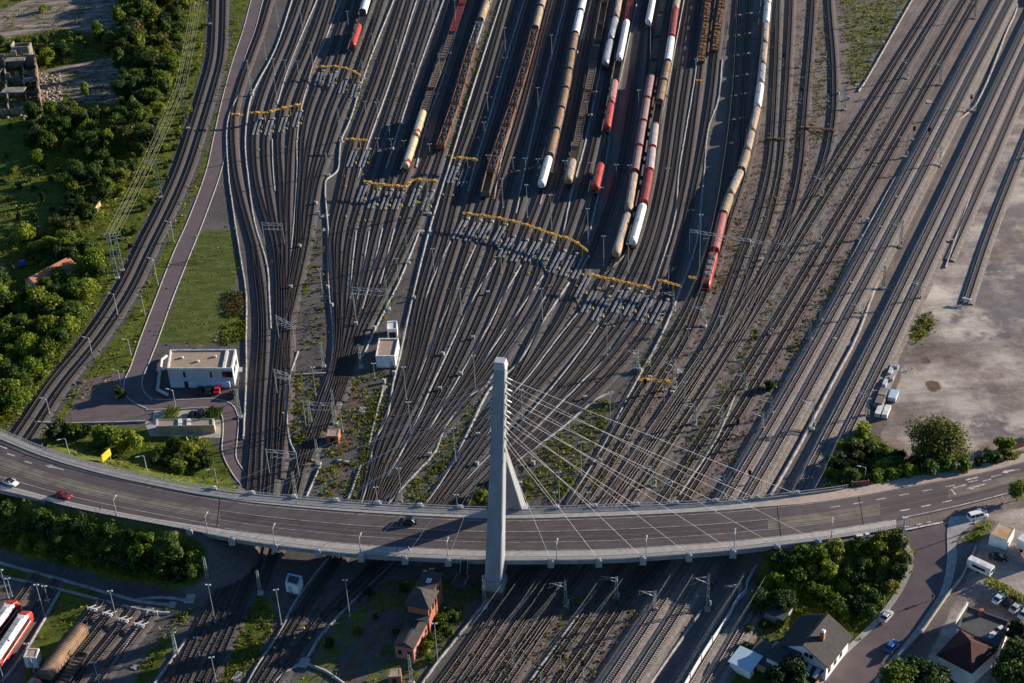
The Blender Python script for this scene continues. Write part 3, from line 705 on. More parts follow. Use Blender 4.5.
# double track on the left
A0 = smooth_line(catmull([at(x, y) for x, y in [(222, -70), (219.5, 0), (216.5, 60), (210, 85), (197, 128), (183, 171), (166, 210), (146, 250), (127, 290), (93, 342), (57, 385), (27, 432), (-10, 480), (-60, 540)]], 3), 6)
V, Fq = strip_quads(A0, 11.5, .03); o = np_obj('ballast_bed', V, Fq, 'ballast_dark'); tag(o, 'dark ballast bed under the curving double line', kind='structure')
track(None, world=offset(A0, -2.15), style='dark', label='outer track of the curving double line beside the green grove', group='double line in the left curve')
track(None, world=offset(A0, 2.15), style='dark', label='inner track of the curving double line beside the pink road', group='double line in the left curve')
# shoulders of light gravel are part of the ground; fan one
NAMES = {}
G = 'tracks of the left hand fan under the two upper gantries'
tg = [
 [(286, -50), (270, 0), (261, 30), (250, 60), (241, 85), (233, 119), (235, 168), (240, 194), (247, 221), (254, 246), (257, 276), (260, 301), (261, 340), (258, 380), (255, 430), (252, 466), (249, 500), (238, 552), (222, 590), (210, 610), (190, 650), (172, 690)],
 [(247, 221), (254, 246), (260, 276), (263.5, 310), (264, 345), (262, 385), (260, 420), (258, 466), (257, 500), (247, 552), (232, 590), (219, 620), (200, 655), (183, 690)],
 [(316, -50), (300, 0), (283, 45), (268, 80), (258, 110), (254, 140), (256.5, 180), (264, 210), (275, 246), (279, 294), (278, 340), (272, 400), (268, 480), (258, 545), (240, 600), (225, 632), (200, 683)],
 [(325, -50), (309, 0), (294, 45), (280, 80), (270, 110), (265, 145), (267, 180), (272, 212), (279, 246), (281.5, 294), (281, 340), (276, 400), (272, 480), (263, 545), (245, 600), (230, 635), (206, 690)],
 [(340, -50), (325, 0), (309, 45), (294, 80), (283, 110), (279, 145), (281, 180), (282, 212), (284, 246), (284, 294), (284, 340), (282, 400), (278, 480)],
 [(348, -50), (333, 0), (319, 45), (306, 80), (296, 110), (291, 145), (289, 180), (288, 212), (288, 246), (287, 294), (288, 340), (286, 400), (279, 470)],
 [(364, -50), (350, 0), (334, 45), (320, 80), (309, 110), (303, 138), (301, 180), (299, 212), (297.5, 246), (289, 294), (287, 330), (287, 360)],
 [(372, -50), (358, 0), (344, 45), (332, 80), (320, 110), (311, 140), (305, 180), (302, 212), (300, 246), (291, 294), (288, 330), (286, 370)],
 [(386, -50), (372, 0), (356, 45), (343, 80), (330, 112), (321, 142), (311.5, 180), (306.5, 212), (302, 246), (293, 290), (287, 330), (284, 370)],
 [(397, -50), (383, 0), (368, 45), (355, 82), (341, 112), (331, 142), (318, 180), (311.5, 212), (306, 246), (296, 290), (289, 320), (284, 355)],
]
n0 = len(tg)
for k, p in enumerate(tg): track(p, label=f'{ORD1[k]}track from the left edge of the left fan, running below the upper yellow gantries', group=G)
# fan two
G = 'tracks of the middle fan meeting in front of the white roofed yard building'
def fan2(x0, mid, rest): return [(x0 + 14, -50), (x0, 0)] + mid + rest
f2 = [
 [(417, -50), (402, 0), (374, 85), (352, 145), (341, 195), (332, 237), (333.5, 286), (337, 339), (330, 378), (322, 398), (311, 432), (300, 462), (290, 500)],
 [(424, -50), (410, 0), (384, 85), (363, 145), (350, 195), (340, 237), (338.5, 286), (339, 339), (333, 378), (325, 398), (314, 432), (303, 462), (294, 500), (262, 590)],
 [(440, -50), (426, 0), (398, 85), (378, 145), (363, 195), (350.5, 237), (345, 286), (341.5, 339), (335, 378), (328, 398), (317, 432), (306, 462)],
 [(449, -50), (435, 0), (410, 80), (389, 145), (374, 195), (362.5, 237), (355, 286), (345.5, 339), (337, 378), (331, 398), (319, 432), (308, 462)],
 [(465, -50), (451, 0), (424, 85), (402, 150), (386.5, 195), (374.5, 237), (363, 286), (350, 339), (340, 378), (333, 400), (322, 430)],
 [(474, -50), (461, 0), (452, 35), (428, 108), (408, 170), (398.5, 195), (387, 237), (371, 286), (354, 339), (343, 378), (335, 402), (324, 432)],
 [(492, -50), (478, 0), (446, 100), (429, 160), (414, 195), (399, 237), (380, 286), (357, 339), (345, 378), (337, 402)],
 [(502, -50), (488, 0), (457, 100), (441, 155), (427, 197), (410, 237), (387, 286), (361, 339), (347, 378), (339, 402)],
]
for k, p in enumerate(f2): track(p, label=f'{ORD1[k]}track from the left of the middle fan, bending down past the white roofed building', group=G)
# fan three, left half
G = 'tracks of the wide fan below the long yellow gantry, left half'
f3 = [
 [(521, -50), (507, 0), (475, 110), (453, 175), (437, 237), (419, 300), (402, 380), (379, 440), (370, 470), (364, 500), (340, 552), (322, 580), (295, 620), (270, 660), (250, 692)],
 [(530, -50), (516, 0), (485, 110), (463, 176), (447, 237), (428, 300), (409, 380), (383, 440), (374, 470), (366, 500), (344, 552), (326, 580), (300, 620), (276, 660), (258, 690)],
 [(545, -50), (531, 0), (500, 110), (478, 180), (460, 231), (438, 300), (415, 380), (390, 440), (378, 470), (370, 500), (362, 520)],
 [(554, -50), (541, 0), (513, 110), (489, 184), (472.5, 233), (454, 290), (424, 380), (396, 440), (382, 470), (373, 500), (366, 520)],
 [(565, -50), (551, 0), (522, 110), (499, 184), (484.5, 234), (464, 290), (431, 380), (402, 440), (386, 470), (376, 500), (366, 525)],
 [(574, -50), (560, 0), (532, 110), (510, 184), (498, 236), (477, 296), (442, 380), (412, 440), (391, 474), (379, 500)],
 [(586, -50), (572, 0), (547, 110), (526, 184), (506, 248), (488, 300), (451, 380), (417, 440), (395, 474), (382, 500), (376, 560), (330, 610), (306, 640), (271, 690)],
 [(596, -50), (583, 0), (559, 115), (543, 188), (518.6, 251), (501, 300), (464, 380), (423, 440), (399, 474), (384, 500)],
 [(608, -50), (595, 0), (574, 110), (556, 184), (532, 252), (514, 300), (471, 380), (427, 440), (402, 474), (387, 500)],
 [(616, -50), (604, 0), (586, 115), (568, 184), (544.5, 254), (527, 300), (479, 380), (431, 440), (405, 474), (390, 500)],
 [(630, -50), (619, 0), (603, 100), (584, 184), (556, 264), (541, 300), (487, 380), (435, 440), (408, 474), (392, 500), (382, 560), (340, 610)],
]
for k, p in enumerate(f3): track(p, label=f'{ORD1[k]}track from the left of the wide fan, below the long yellow gantry', group=G)
G = 'tracks of the wide fan below the right yellow gantry, right half'
f4 = [
 [(640, -50), (630, 0), (613, 100), (598, 184), (568, 267), (550, 302), (513, 380), (472, 440), (432, 500), (380, 560), (350, 590)],
 [(656, -50), (645, 0), (630, 110), (614, 190), (580, 280), (563, 318), (521, 380), (478, 440), (436, 500), (385, 565)],
 [(662, -50), (653, 0), (645, 115), (633, 184), (615, 258), (590, 304), (531, 382), (484, 440), (441, 500)],
 [(686, -50), (676, 0), (660, 115), (649, 188), (632, 250), (600, 312), (543, 382), (491, 440), (446, 500), (395, 562), (356, 600)],
 [(700, -50), (690, 0), (673, 110), (661, 190), (645, 250), (620, 302), (566, 380), (506, 446), (451, 504), (400, 562)],
 [(709, -50), (699, 0), (682, 110), (670, 190), (654, 252), (632, 306), (577, 380), (514, 446), (456, 504)],
 [(720, -50), (709, 0), (695, 110), (684, 184), (668, 250), (644.5, 311), (592, 380), (524, 446), (463, 504)],
 [(733, -50), (722, 0), (709, 110), (695, 184), (680, 250), (658, 314), (605, 382), (535, 446), (470, 508)],
]
for k, p in enumerate(f4): track(p, label=f'{ORD1[k]}track from the left of the right half of the wide fan', group=G)
# tracks between the fan and the main lines
G = 'tracks between the wide fan and the main lines'
tr5 = [
 [(744, -50), (738, 0), (732, 100), (724, 171), (712, 240), (694, 300), (672, 342), (639, 392), (594, 467), (566, 512), (511, 590), (445, 683), (438, 692)],
 [(771, -30), (768, 0), (761, 60), (753, 130), (743, 176), (728, 224), (716, 260), (705, 292), (685, 342), (655, 392), (610, 467), (583, 507), (527, 585), (462, 683), (455, 692)],
 [(778, -50), (778, 0), (773, 125), (769, 171), (757, 220), (744, 255), (729, 295), (710, 342), (676, 395), (628, 467), (600, 507), (545, 585), (480, 683)],
 [(791, -50), (791, 0), (784, 125), (780, 171), (771, 215), (755, 262), (727, 330), (688, 395), (643, 462), (612, 507), (564, 575), (492, 683)],
 [(813, -50), (813, 0), (804, 120), (800, 171), (788, 224), (768, 271), (742, 330), (703, 395), (658, 462), (627, 507), (580, 575), (508, 683)],
 [(829, -50), (829, 0), (834, 70), (833, 120), (822, 171), (790, 238), (766, 285), (750, 316), (742, 332)],
 [(748, -50), (748, 0), (742, 100), (738, 171), (726, 225)],
]
TA = []
for k, p in enumerate(tr5): TA.append((track(p, style='brown', label=f'{ORD1[k]}track right of the boundary path beside the wide fan', group=G), 'track beside the wide fan', k))
# main lines, parallel to the long path on the right
Q1 = catmull([at(x, y) for x, y in [(1062, -80), (1024, 0), (982, 85), (940, 171), (897, 257), (854, 342), (813, 420), (772, 494), (734, 560), (692, 630), (648, 700), (590, 790), (540, 865)]], 3)
Q1 = smooth_line(Q1, 20)
G = 'parallel main line tracks on the right'
SG = -1 if normals2(Q1)[10][0] < 0 else 1
def bank(prof, label):
    k = len(Q1); W_ = smooth_line(Q1, 10); rows = []
    for o_, z_ in prof: q_ = offset(W_, SG * o_); q_[:, 2] = z_; rows.append(q_)
    V = np.concatenate(rows); ii = np.arange(k - 1); Fq = np.concatenate([np.stack([ii + a_ * k, ii + 1 + a_ * k, ii + 1 + (a_ + 1) * k, ii + (a_ + 1) * k], 1) for a_ in range(len(prof) - 1)])
    o = np_obj('ballast_bank', V, Fq, 'ballast_bank'); tag(o, label, kind='structure')
bank([(-13.6, -.05), (-11.8, .85), (-2.2, .85), (-1.0, -.05)], 'raised grey ballast bank carrying two main line tracks')
bank([(1.9, -.05), (3.4, .7), (12.6, .7), (14.0, -.05)], 'raised grey ballast bank right of the long pale path')
MAIN = [-4.6, -9.2, -18.6, -23.2, -30.6, -35.2, 5.8, 10.4, 15.0]
for k, off in enumerate(sorted(MAIN)):
    sgn = -1
    W = offset(Q1, SG * off)
    if off > 12: W = W[W[:, 1] > at(880, 265).y]
    st_ = 'grey' if off > 3 or off in (-4.6, -9.2) else 'brown'
    TA.append((W, 'parallel main line track', k)); track(None, world=W, style=st_, lift=(.85 if off in (-4.6, -9.2) else .7 if 0 < off < 12 else 0), label=f'{ORD1[k]}of the parallel main line tracks on the right, counted from the left', group=G)
track([(1062, 60), (1035, 120), (1014, 171), (988, 238), (966, 304)], style='grey', label='lone track ending at a buffer beside the sand lot', group='single siding')
# short depot tracks in the bottom left corner and the last ones under the bridge
DEP_T = [(94, 613), (109, 618), (125, 624), (141, 629)]
G = 'depot tracks ending at grey buffer stops'
for k, (x, y) in enumerate(DEP_T): track([(x + 10, y - 14), (x, y), (x - 26, y + 32), (x - 72, y + 90)], style='brown', label=f'{ORD1[k]}short depot track from the left with a grey buffer stop', group=G)
for k, (x, y) in enumerate([(22, 596), (42, 602)]): track([(x + 16, y - 22), (x, y), (x - 34, y + 46), (x - 66, y + 90)], style='brown', label=f'{ORD1[k]}depot track from the left under the red and white trains', group='depot tracks under the passenger trains')
track([(665, 560), (634, 592), (572, 683), (562, 697)], style='brown', label='brown track in the bottom middle under the bridge shadow', group='tracks below the bridge')

# ------------------------------------------------------------------ concrete cable ducts and footpaths between the tracks
PATHS = [
 (.9, [(292, 0), (275, 50), (252, 95), (247, 117), (245, 144), (248, 178), (255, 225), (267, 266), (269, 296), (271, 330)]),
 (.8, [(241, 90), (228, 120), (228, 170), (233, 210), (240, 255), (246, 296), (246, 340), (246, 380), (243, 440)]),
 (.7, [(316, 2), (301, 37), (286, 75), (277, 105)]), (.7, [(272, 140), (273, 170), (275, 192)]), (.7, [(340, 2), (323, 45), (313, 66), (307, 88), (302, 105), (297, 140), (297, 171), (294, 219), (291, 252)]),
 (.9, [(391, 7), (366, 70), (350, 120), (341, 141), (335, 175), (327, 178), (325, 190), (328, 230), (329, 290), (333, 330), (331, 370), (326, 390), (318, 415), (311, 434)]),
 (.8, [(416, 2), (392, 77), (366, 150), (358, 178)]), (.9, [(441, 7), (413, 85), (391, 155), (386, 170)]),
 (.9, [(463, 10), (440, 87), (428, 120), (416, 168)]),
 (1.0, [(500, 5), (466, 110), (451, 160), (440, 195), (428, 235), (412, 300), (399, 360), (393, 384), (385, 425), (374, 440), (371, 452), (372, 470), (361, 504)]),
 (.8, [(523, 5), (500, 80), (486, 130), (476, 162), (468, 192)]),
 (.8, [(546, 0), (524, 80), (510, 130), (500, 165), (494, 200)]),
 (.8, [(566, 0), (538, 110), (527, 160), (516, 214)]), (.8, [(588, 15), (562, 110), (554, 150), (540, 205)]),
 (.8, [(612, 10), (601, 67), (587, 135), (570, 200), (562, 240)]), (.8, [(634, 15), (612, 120), (606, 160), (588, 240)]),
 (.8, [(684, 0), (660, 125), (640, 215), (625, 255), (603, 276)]), (.8, [(706, 0), (692, 95), (679, 171), (674, 221), (652, 291)]),
 (.9, [(722, 60), (718, 100), (708, 130), (703, 186), (696, 246), (674, 306), (658, 342), (629, 395), (600, 452), (566, 505)]),
 (.8, [(356, 232), (352, 270), (350, 300)]), (.8, [(369, 232), (364, 262), (357, 300)]), (.8, [(382, 230), (372, 275), (362, 310)]), (.8, [(394, 230), (380, 285)]), (.8, [(419, 233), (398, 284), (380, 320), (362, 358)]),
 (.9, [(450, 243), (434, 276), (425, 300)]), (1.0, [(475.5, 246), (450, 302), (417, 381)]), (1.0, [(495, 262), (471.5, 302), (462, 322), (432, 386), (408, 440), (388, 478)]),
 (1.0, [(520.6, 266), (501, 301), (492, 320), (452, 390), (429, 431), (421, 445)]), (1.0, [(543, 276), (526, 301), (482, 363)]),
 (1.0, [(546, 296), (504, 358), (494, 372), (484, 390), (472, 394), (442, 434), (436, 452), (425, 464), (408, 482), (388, 505)]),
 (1.1, [(568.7, 283), (543, 322), (516, 366), (492, 386), (470, 428), (456, 457), (440, 484), (424, 508)]),
 (1.0, [(577.5, 314), (558, 338), (523.6, 383), (507, 400), (484, 443)]),
 (1.0, [(598, 326), (585, 345), (560, 378), (513, 433), (480, 466), (453, 496)]),
 (1.0, [(633, 323), (605, 360), (582, 382), (540, 425), (519, 446)]),
 (1.0, [(614, 393), (602, 396), (560, 430), (517, 462)]),
 (.9, [(912, 0), (863, 85), (858, 92)]), (.7, [(946, 0), (925, 40)]),
 (1.3, [(1018, -20), (1016, 10), (1008, 28), (973, 108), (958, 121), (942, 155), (928, 180), (900, 230), (878, 280), (855, 340), (838, 372), (818, 410), (790, 462), (770, 496)]),
 (.8, [(895, 178), (850, 261), (815, 333), (800, 362)]),
 (.9, [(876, 345), (860, 390), (836, 440), (820, 470), (810, 486), (806, 496)]),
 (.8, [(735, 396), (716, 440), (690, 480), (679, 496)]),
 (.9, [(978, 171), (955, 240), (945, 268)]), (.8, [(298, 352), (290, 376), (287, 400), (289, 440), (296, 456)]),
 (.8, [(287, 376), (326, 374)]), (.8, [(383, 388), (375, 420), (369, 446)]), (.7, [(320, 467), (306, 498)]),
 (1.3, [(337, 461), (349, 463.5)]), (.8, [(361, 465), (355, 482), (348, 500)]),
 (1.1, [(-20, 556), (0, 563), (60, 580), (110, 594), (140, 602), (168, 605)]), (1.1, [(136, 601), (160, 597), (186, 601)]),
 (.9, [(-10, 574), (60, 590), (148, 612), (170, 614)]), (.9, [(60, 592), (44, 620), (20, 660), (2, 683)]),
 (.9, [(148, 612), (120, 655), (96, 690)]), (.8, [(186, 640), (165, 670), (150, 690)]),
 (.8, [(328, 560), (300, 595), (276, 640), (256, 668), (245, 690)]), (.9, [(395, 562), (345, 610), (318, 640), (304, 663), (280, 675), (270, 690)]), (.8, [(304, 663), (330, 674), (350, 690)]),
 (.9, [(496, 590), (470, 622), (430, 672), (418, 690)]), (.9, [(596, 592), (560, 640), (524, 690)]), (.9, [(672, 590), (640, 640), (606, 690)]), (.9, [(702, 610), (660, 670), (646, 690)]),
 (.9, [(35, 423), (70, 424), (146, 422)]),
]
for k, (w, p) in enumerate(PATHS):
    if 0 <= p[0][1] <= 16 and p[0][0] > 260: p = [(p[0][0] + (p[0][0] - p[1][0]) * .9, p[0][1] - (p[1][1] - p[0][1]) * .9)] + p
    w *= .70; A = smooth_line(catmull([at(x, y) for x, y in p], 2.5), 1)
    jit = nrng.normal(0, .03, len(A)); B = offset(A, 0); B[:, :2] += normals2(A) * jit[:, None]
    V, Fq, mi = sweep_box(B, w, 0, .44 + .004 * (k % 5))
    o = np_obj('cable_duct_path', V, Fq, 'conc_path'); tag(o, f'{ORD1[k % 20]}pale concrete cable duct path between the tracks' , None, 'cable duct paths', 'structure')
# chambers of the ducts: pale slabs
CH = [(274, 187), (297, 184), (325, 216), (325, 230), (296, 219), (345, 228), (358, 228), (370, 229), (382, 230), (395, 231), (407, 233), (421, 232), (431, 233), (450, 243), (416, 381), (433, 385), (452, 390), (472, 393), (537, 329), (561, 335), (586, 343), (611, 350), (516, 366), (608, 437), (629, 396), (648, 362), (851, 344), (876, 347), (373, 445), (304, 663), (384, 388), (362, 410), (476, 400), (680, 372), (695, 388), (645, 430), (172, 605), (190, 599), (135, 667), (238, 677), (148, 611), (857, 85), (929, 102), (969, 109), (240, 370)]
for k, (x, y) in enumerate(CH):
    w = rng.uniform(1.5, 2.3); p = at(x, y); mb = MB(); mb.box((0, 0, 0), (w, w * rng.uniform(.9, 1.5), .22), rng.uniform(-.5, .1), tx=.96, ty=.96)
    mb.box((0, 0, .22), (w * .5, w * .5, .05), rng.uniform(-.5, .1))
    o = mb.build('cable_chamber_cover', 'conc', None, p); tag(o, 'pale square concrete chamber cover on a cable duct path', 'chamber cover', 'concrete covers along the cable duct paths')
# ------------------------------------------------------------------ yellow pipe bridges, rail brakes
def gantry(pts, label, h=4.2, gm='gantry'):
    P = [at(x, y, h) for x, y in pts]
    A = catmull(P, 1.5); c = Vector(A[len(A) // 2]); c.z = 0
    g = empty('yellow_pipe_gantry', c); tag(g, label, 'pipe gantry')
    mb = MB()
    for a, b in zip(A[:-1], A[1:]):
        a, b = Vector(a) - c, Vector(b) - c
        for dy in (-.55, .55):
            mb.beam(a + Vector((0, dy, 0)), b + Vector((0, dy, 0)), .2, .2)
        mb.beam(a + Vector((0, -.55, .1)), a + Vector((0, .55, .1)), .2, .2)
        mb.beam(a + Vector((0, -.55, .0)), b + Vector((0, .55, .0)), .18, .18)
    mb.build('pipe_frame', gm, g)
    d = np.r_[0, np.cumsum(np.linalg.norm(np.diff(A, axis=0), axis=1))]
    s = 2.5; k = 0
    while s < d[-1] - 1:
        p = Vector([np.interp(s, d, A[:, i]) for i in range(3)]) - c
        if k % 2 == 0:
            m2 = MB(); m2.box((p.x, p.y, p.z - .4), (.9, 1.2, .8)); m2.build('valve_box', gm, g)
        if k % 4 == 1:
            m2 = MB(); m2.beam((p.x, p.y, 0), (p.x, p.y, h), .3, .3); m2.build('support', gm, g)
        s += 2.6; k += 1
    return g
GANT = [
 ([(232, 114), (243, 115)], 'tiny yellow pipe gantry piece beside the pink road'),
 ([(251, 112.6), (266, 112.5), (280, 108.5), (301, 104)], 'yellow pipe gantry curving over the upper left tracks beside the pink road'),
 ([(316, 67), (337, 66.5), (348, 69), (361, 75)], 'highest yellow pipe gantry, bending over four tracks below the red tank car'),
 ([(346, 139), (368, 140)], 'short yellow pipe gantry over two tracks left of the cream tank wagons'),
 ([(364, 181), (372, 183), (398, 186), (407, 186), (413, 180), (438, 181)], 'lumpy yellow pipe gantry left of the middle of the yard'),
 ([(453, 158), (465, 158), (478, 160)], 'small yellow pipe gantry at the foot of the orange sided scrap train'),
 ([(463, 213), (485, 216), (508, 220), (530, 226), (552, 234), (572, 240), (588, 251)], 'long curved yellow pipe gantry across the middle of the wide fan'),
 ([(590, 275), (611, 279), (632, 284), (651, 288)], 'straight yellow pipe gantry below the white and brown trains'),
 ([(658, 280), (681, 286)], 'short yellow pipe gantry left of the red locomotive'),
 ([(689, 277), (697, 278)], 'tiny yellow pipe gantry piece touching the red locomotive track'),
 ([(639, 379.5), (671, 381.5)], 'yellow pipe gantry alone near the bridge right of the pylon'),
 ([(768, 138), (788, 139)], 'low dull yellow bar across the right hand tracks by the last tank train'),
 ([(801, 127), (836, 130)], 'low dull yellow bar across the tracks beside the green triangle of weeds'),
 ([(696, 80), (704, 81)], 'tiny yellow pipe gantry among the rusty flat wagons'),
]
for p, l in GANT: gantry(p, l) if ' bar ' not in l else gantry(p, l, .8, 'gantry_dull')
def make_brake():
    r = empty('rail_brake'); L = 13.0
    for sx in (-.75, .75):
        mb = MB()
        for k in (-.2, .2): mb.box((sx + k, 0, .08), (.17, L, .26))
        for q in np.linspace(-L / 2 + .5, L / 2 - .5, 7): mb.box((sx, q, .34), (.55, .2, .05))
        mb.build('brake_beam', 'brake', r)
    mb = MB(); mb.box((1.9, .6, 0), (.5, 3.4, .45), tx=.9); mb.build('brake_cylinder', 'steel_dark', r)
    mb = MB()
    mb.box((2.0, -3.6, 0), (.5, .6, .5), tx=.7, ty=.8); mb.box((2.0, -3.6, .5), (.22, .3, .25)); mb.build('yellow_housing', 'yellow', r)
    mb = MB(); mb.box((.9, L / 2 + 1.2, .05), (.9, .9, .5), tx=.8); mb.build('white_housing', 'conc', r)
    return r
BR = {
 'under the upper left yellow gantry': ([(257, 129), (269, 129), (283, 126), (297, 121)], [258 / 1., 268, 281, 295]),
 'under the highest yellow gantry': ([(319, 80), (332, 81), (343, 88), (355, 92)], None),
 'under the short gantry beside the cream tanks': ([(352, 160), (364, 160)], None),
 'under the lumpy gantry left of the yard middle': ([(361.6, 196), (373.5, 201), (386, 202), (398, 202), (414, 199), (427, 203)], None),
 'at the foot of the scrap train': ([(453, 176), (463, 179)], None),
 'under the long curved gantry': ([(460, 231), (472.5, 233), (484, 234), (498, 237), (506, 249), (518.6, 253), (532, 253), (544.5, 255), (556, 264), (568, 267), (579.5, 270)], None),
 'under the straight gantry below the trains': ([(583, 288), (589.5, 303), (600, 311), (619.5, 303), (632, 306), (644.5, 311), (658, 314)], None),
}
for where, (lst, _) in BR.items():
    for k, (x, y) in enumerate(lst):
        a = at(x, y); f = .30 if y < 150 else (.36 if y < 215 else .52)
        b = at(x - 8 * f, y + 8); d = b - a
        a.z = .36; o = inst('brake', make_brake, a, math.atan2(-d.x, d.y) + math.pi)
        tag(o, f'{ORD1[k]}grey rail brake from the left {where}', 'rail brake', 'grey rail brakes below the yellow gantries')
# little yellow track lights
def make_ylight():
    r = empty('track_light'); mb = MB(); mb.tube((0, 0, 0), (0, 0, .7), .09, .07); mb.build('post', 'steel_grey', r)
    mb = MB(); mb.box((0, 0, .5), (.46, .36, .4), tx=.8, ty=.8); mb.build('housing', 'yellow', r); return r
YL = [(529, 275), (549, 288), (562, 291), (577, 288), (581, 302), (582, 327), (591, 335), (614, 328), (637, 337), (651, 340), (625, 331), (580, 308), (472, 253), (483, 257), (495, 259), (496, 259), (515, 275), (529, 276), (502, 275), (365, 222), (372, 222), (400, 219), (412, 219), (359, 222), (346, 218), (346, 188), (363, 176), (434, 217), (453, 197), (443, 196), (322, 157), (316, 99), (347, 120), (349, 110), (331, 84), (345, 178), (259, 151), (298, 140), (286, 149), (420, 204), (373, 209), (386, 211), (601, 330), (546, 272), (568, 278), (656, 399), (642, 400), (626, 401), (628, 400), (160, 630), (295, 640), (275, 650), (284, 652), (310, 640), (304, 630), (298, 470), (325, 486), (312, 462), (283, 415), (280, 430), (840, 117), (828, 126), (912, 370), (737, 435)]
for k, (x, y) in enumerate(YL):
    o = inst('ylight', make_ylight, at(x, y), rng.uniform(-.5, .5)); tag(o, 'small yellow track light box standing between dark tracks', 'track light', 'yellow track lights in the yard')
# ground signals and track cabinets: small grey boxes
def make_cab():
    r = empty('track_cabinet'); mb = MB(); mb.box((0, 0, 0), (1.0, .6, 1.3), tx=.97, ty=.97); mb.build('case', 'steel_grey', r)
    mb = MB(); mb.box((0, 0, 1.3), (1.15, .78, .1), tx=.8, ty=.8); mb.build('lid', 'conc', r); return r
for (x, y) in [(478, 437), (443, 356), (440, 391), (394, 375), (461, 376), (430, 457), (477, 466), (384, 383), (291, 289), (300, 248), (318, 215), (316, 205), (328, 289), (332, 307), (356, 326), (374, 330), (414, 300), (473, 340), (488, 295), (585, 400), (520, 486), (533, 465), (600, 463), (737, 425), (749, 243), (672, 395), (693, 425), (834, 342), (851, 286), (867, 222), (880, 230), (951, 243), (1022, 160), (896, 200), (883, 45), (760, 262), (848, 100), (838, 95), (825, 60), (858, 88), (640, 372), (650, 380), (612, 290), (156, 616)]:
    o = inst('cab', make_cab, at(x, y), rng.uniform(-.6, .2)); tag(o, 'small grey track cabinet with a pale lid beside the rails', 'track cabinet', 'grey track cabinets in the yard')

# ------------------------------------------------------------------ wagons
def bogie(y, par):
    mb = MB()
    for sx in (-1, 1): mb.box((sx * .95, 0, .45), (.22, 2.7, .45))
    mb.box((0, 0, .55), (1.9, .5, .35))
    b = mb.build('bogie', 'black', par, (0, y, 0))
    for k in (-.9, .9):
        w = MB()
        for sx in (-.75, .75): w.tube((sx - .07, 0, 0), (sx + .07, 0, 0), .46, n=12)
        w.tube((-.8, 0, 0), (.8, 0, 0), .08); w.build('wheelset', 'steel_dark', b, (0, k, .68))
def chassis(par, L, c='black'):
    mb = MB(); mb.box((0, 0, .95), (2.5, L, .28)); mb.box((0, 0, .70), (.5, L - .4, .3))
    mb.box((0, L / 2 - .08, .8), (2.7, .2, .5)); mb.box((0, -L / 2 + .08, .8), (2.7, .2, .5)); mb.build('underframe', c, par)
    for s in (-1, 1):
        mb = MB()
        for sx in (-.88, .88): mb.tube((sx, s * L / 2, 1.05), (sx, s * (L / 2 + .5), 1.05), .12, .2, 8)
        mb.build('buffer', 'steel_dark', par)
    if L > 10:
        for s in (-1, 1): bogie(s * (L / 2 - 2.2), par)
    else:
        for s in (-1, 1):
            w = MB()
            for sx in (-.75, .75): w.tube((sx - .07, 0, 0), (sx + .07, 0, 0), .5, n=12)
            w.tube((-.8, 0, 0), (.8, 0, 0), .08); w.build('wheelset', 'steel_dark', par, (0, s * (L / 2 - 2), .72))
L0 = 15.0
def arch(w, zs, zt, n=7):
    pts = [(-w, 1.2), (-w, zs)]
    for i in range(1, n): t = math.pi * (1 - i / n); pts.append((w * math.cos(t), zs + (zt - zs) * math.sin(t)))
    return pts + [(w, zs), (w, 1.2)]
def make_covered(body, end='steel_dark', ribs=12, roof=None):
    def f():
        r = empty('covered_wagon'); L = L0; chassis(r, L)
        mb = MB(); prof = arch(1.42, 3.1, 4.05); mb.loft([[(x, y, z) for x, z in prof] for y in (L / 2 - .25, -L / 2 + .25)]); mb.build('hood', body, r)
        mb = MB()
        pr = arch(1.46, 3.12, 4.10)
        for q in np.linspace(-L / 2 + .5, L / 2 - .5, ribs): mb.loft([[(x, q + d, z) for x, z in pr] for d in (.07, -.07)])
        mb.build('hoops', roof or body, r)
        for s in (-1, 1):
            mb = MB(); pr = arch(1.5, 3.15, 4.15); mb.loft([[(x, s * (L / 2 - .2) + d, z) for x, z in pr] for d in (.1, -.1)]); mb.build('end_wall', end, r)
        return r
    return f
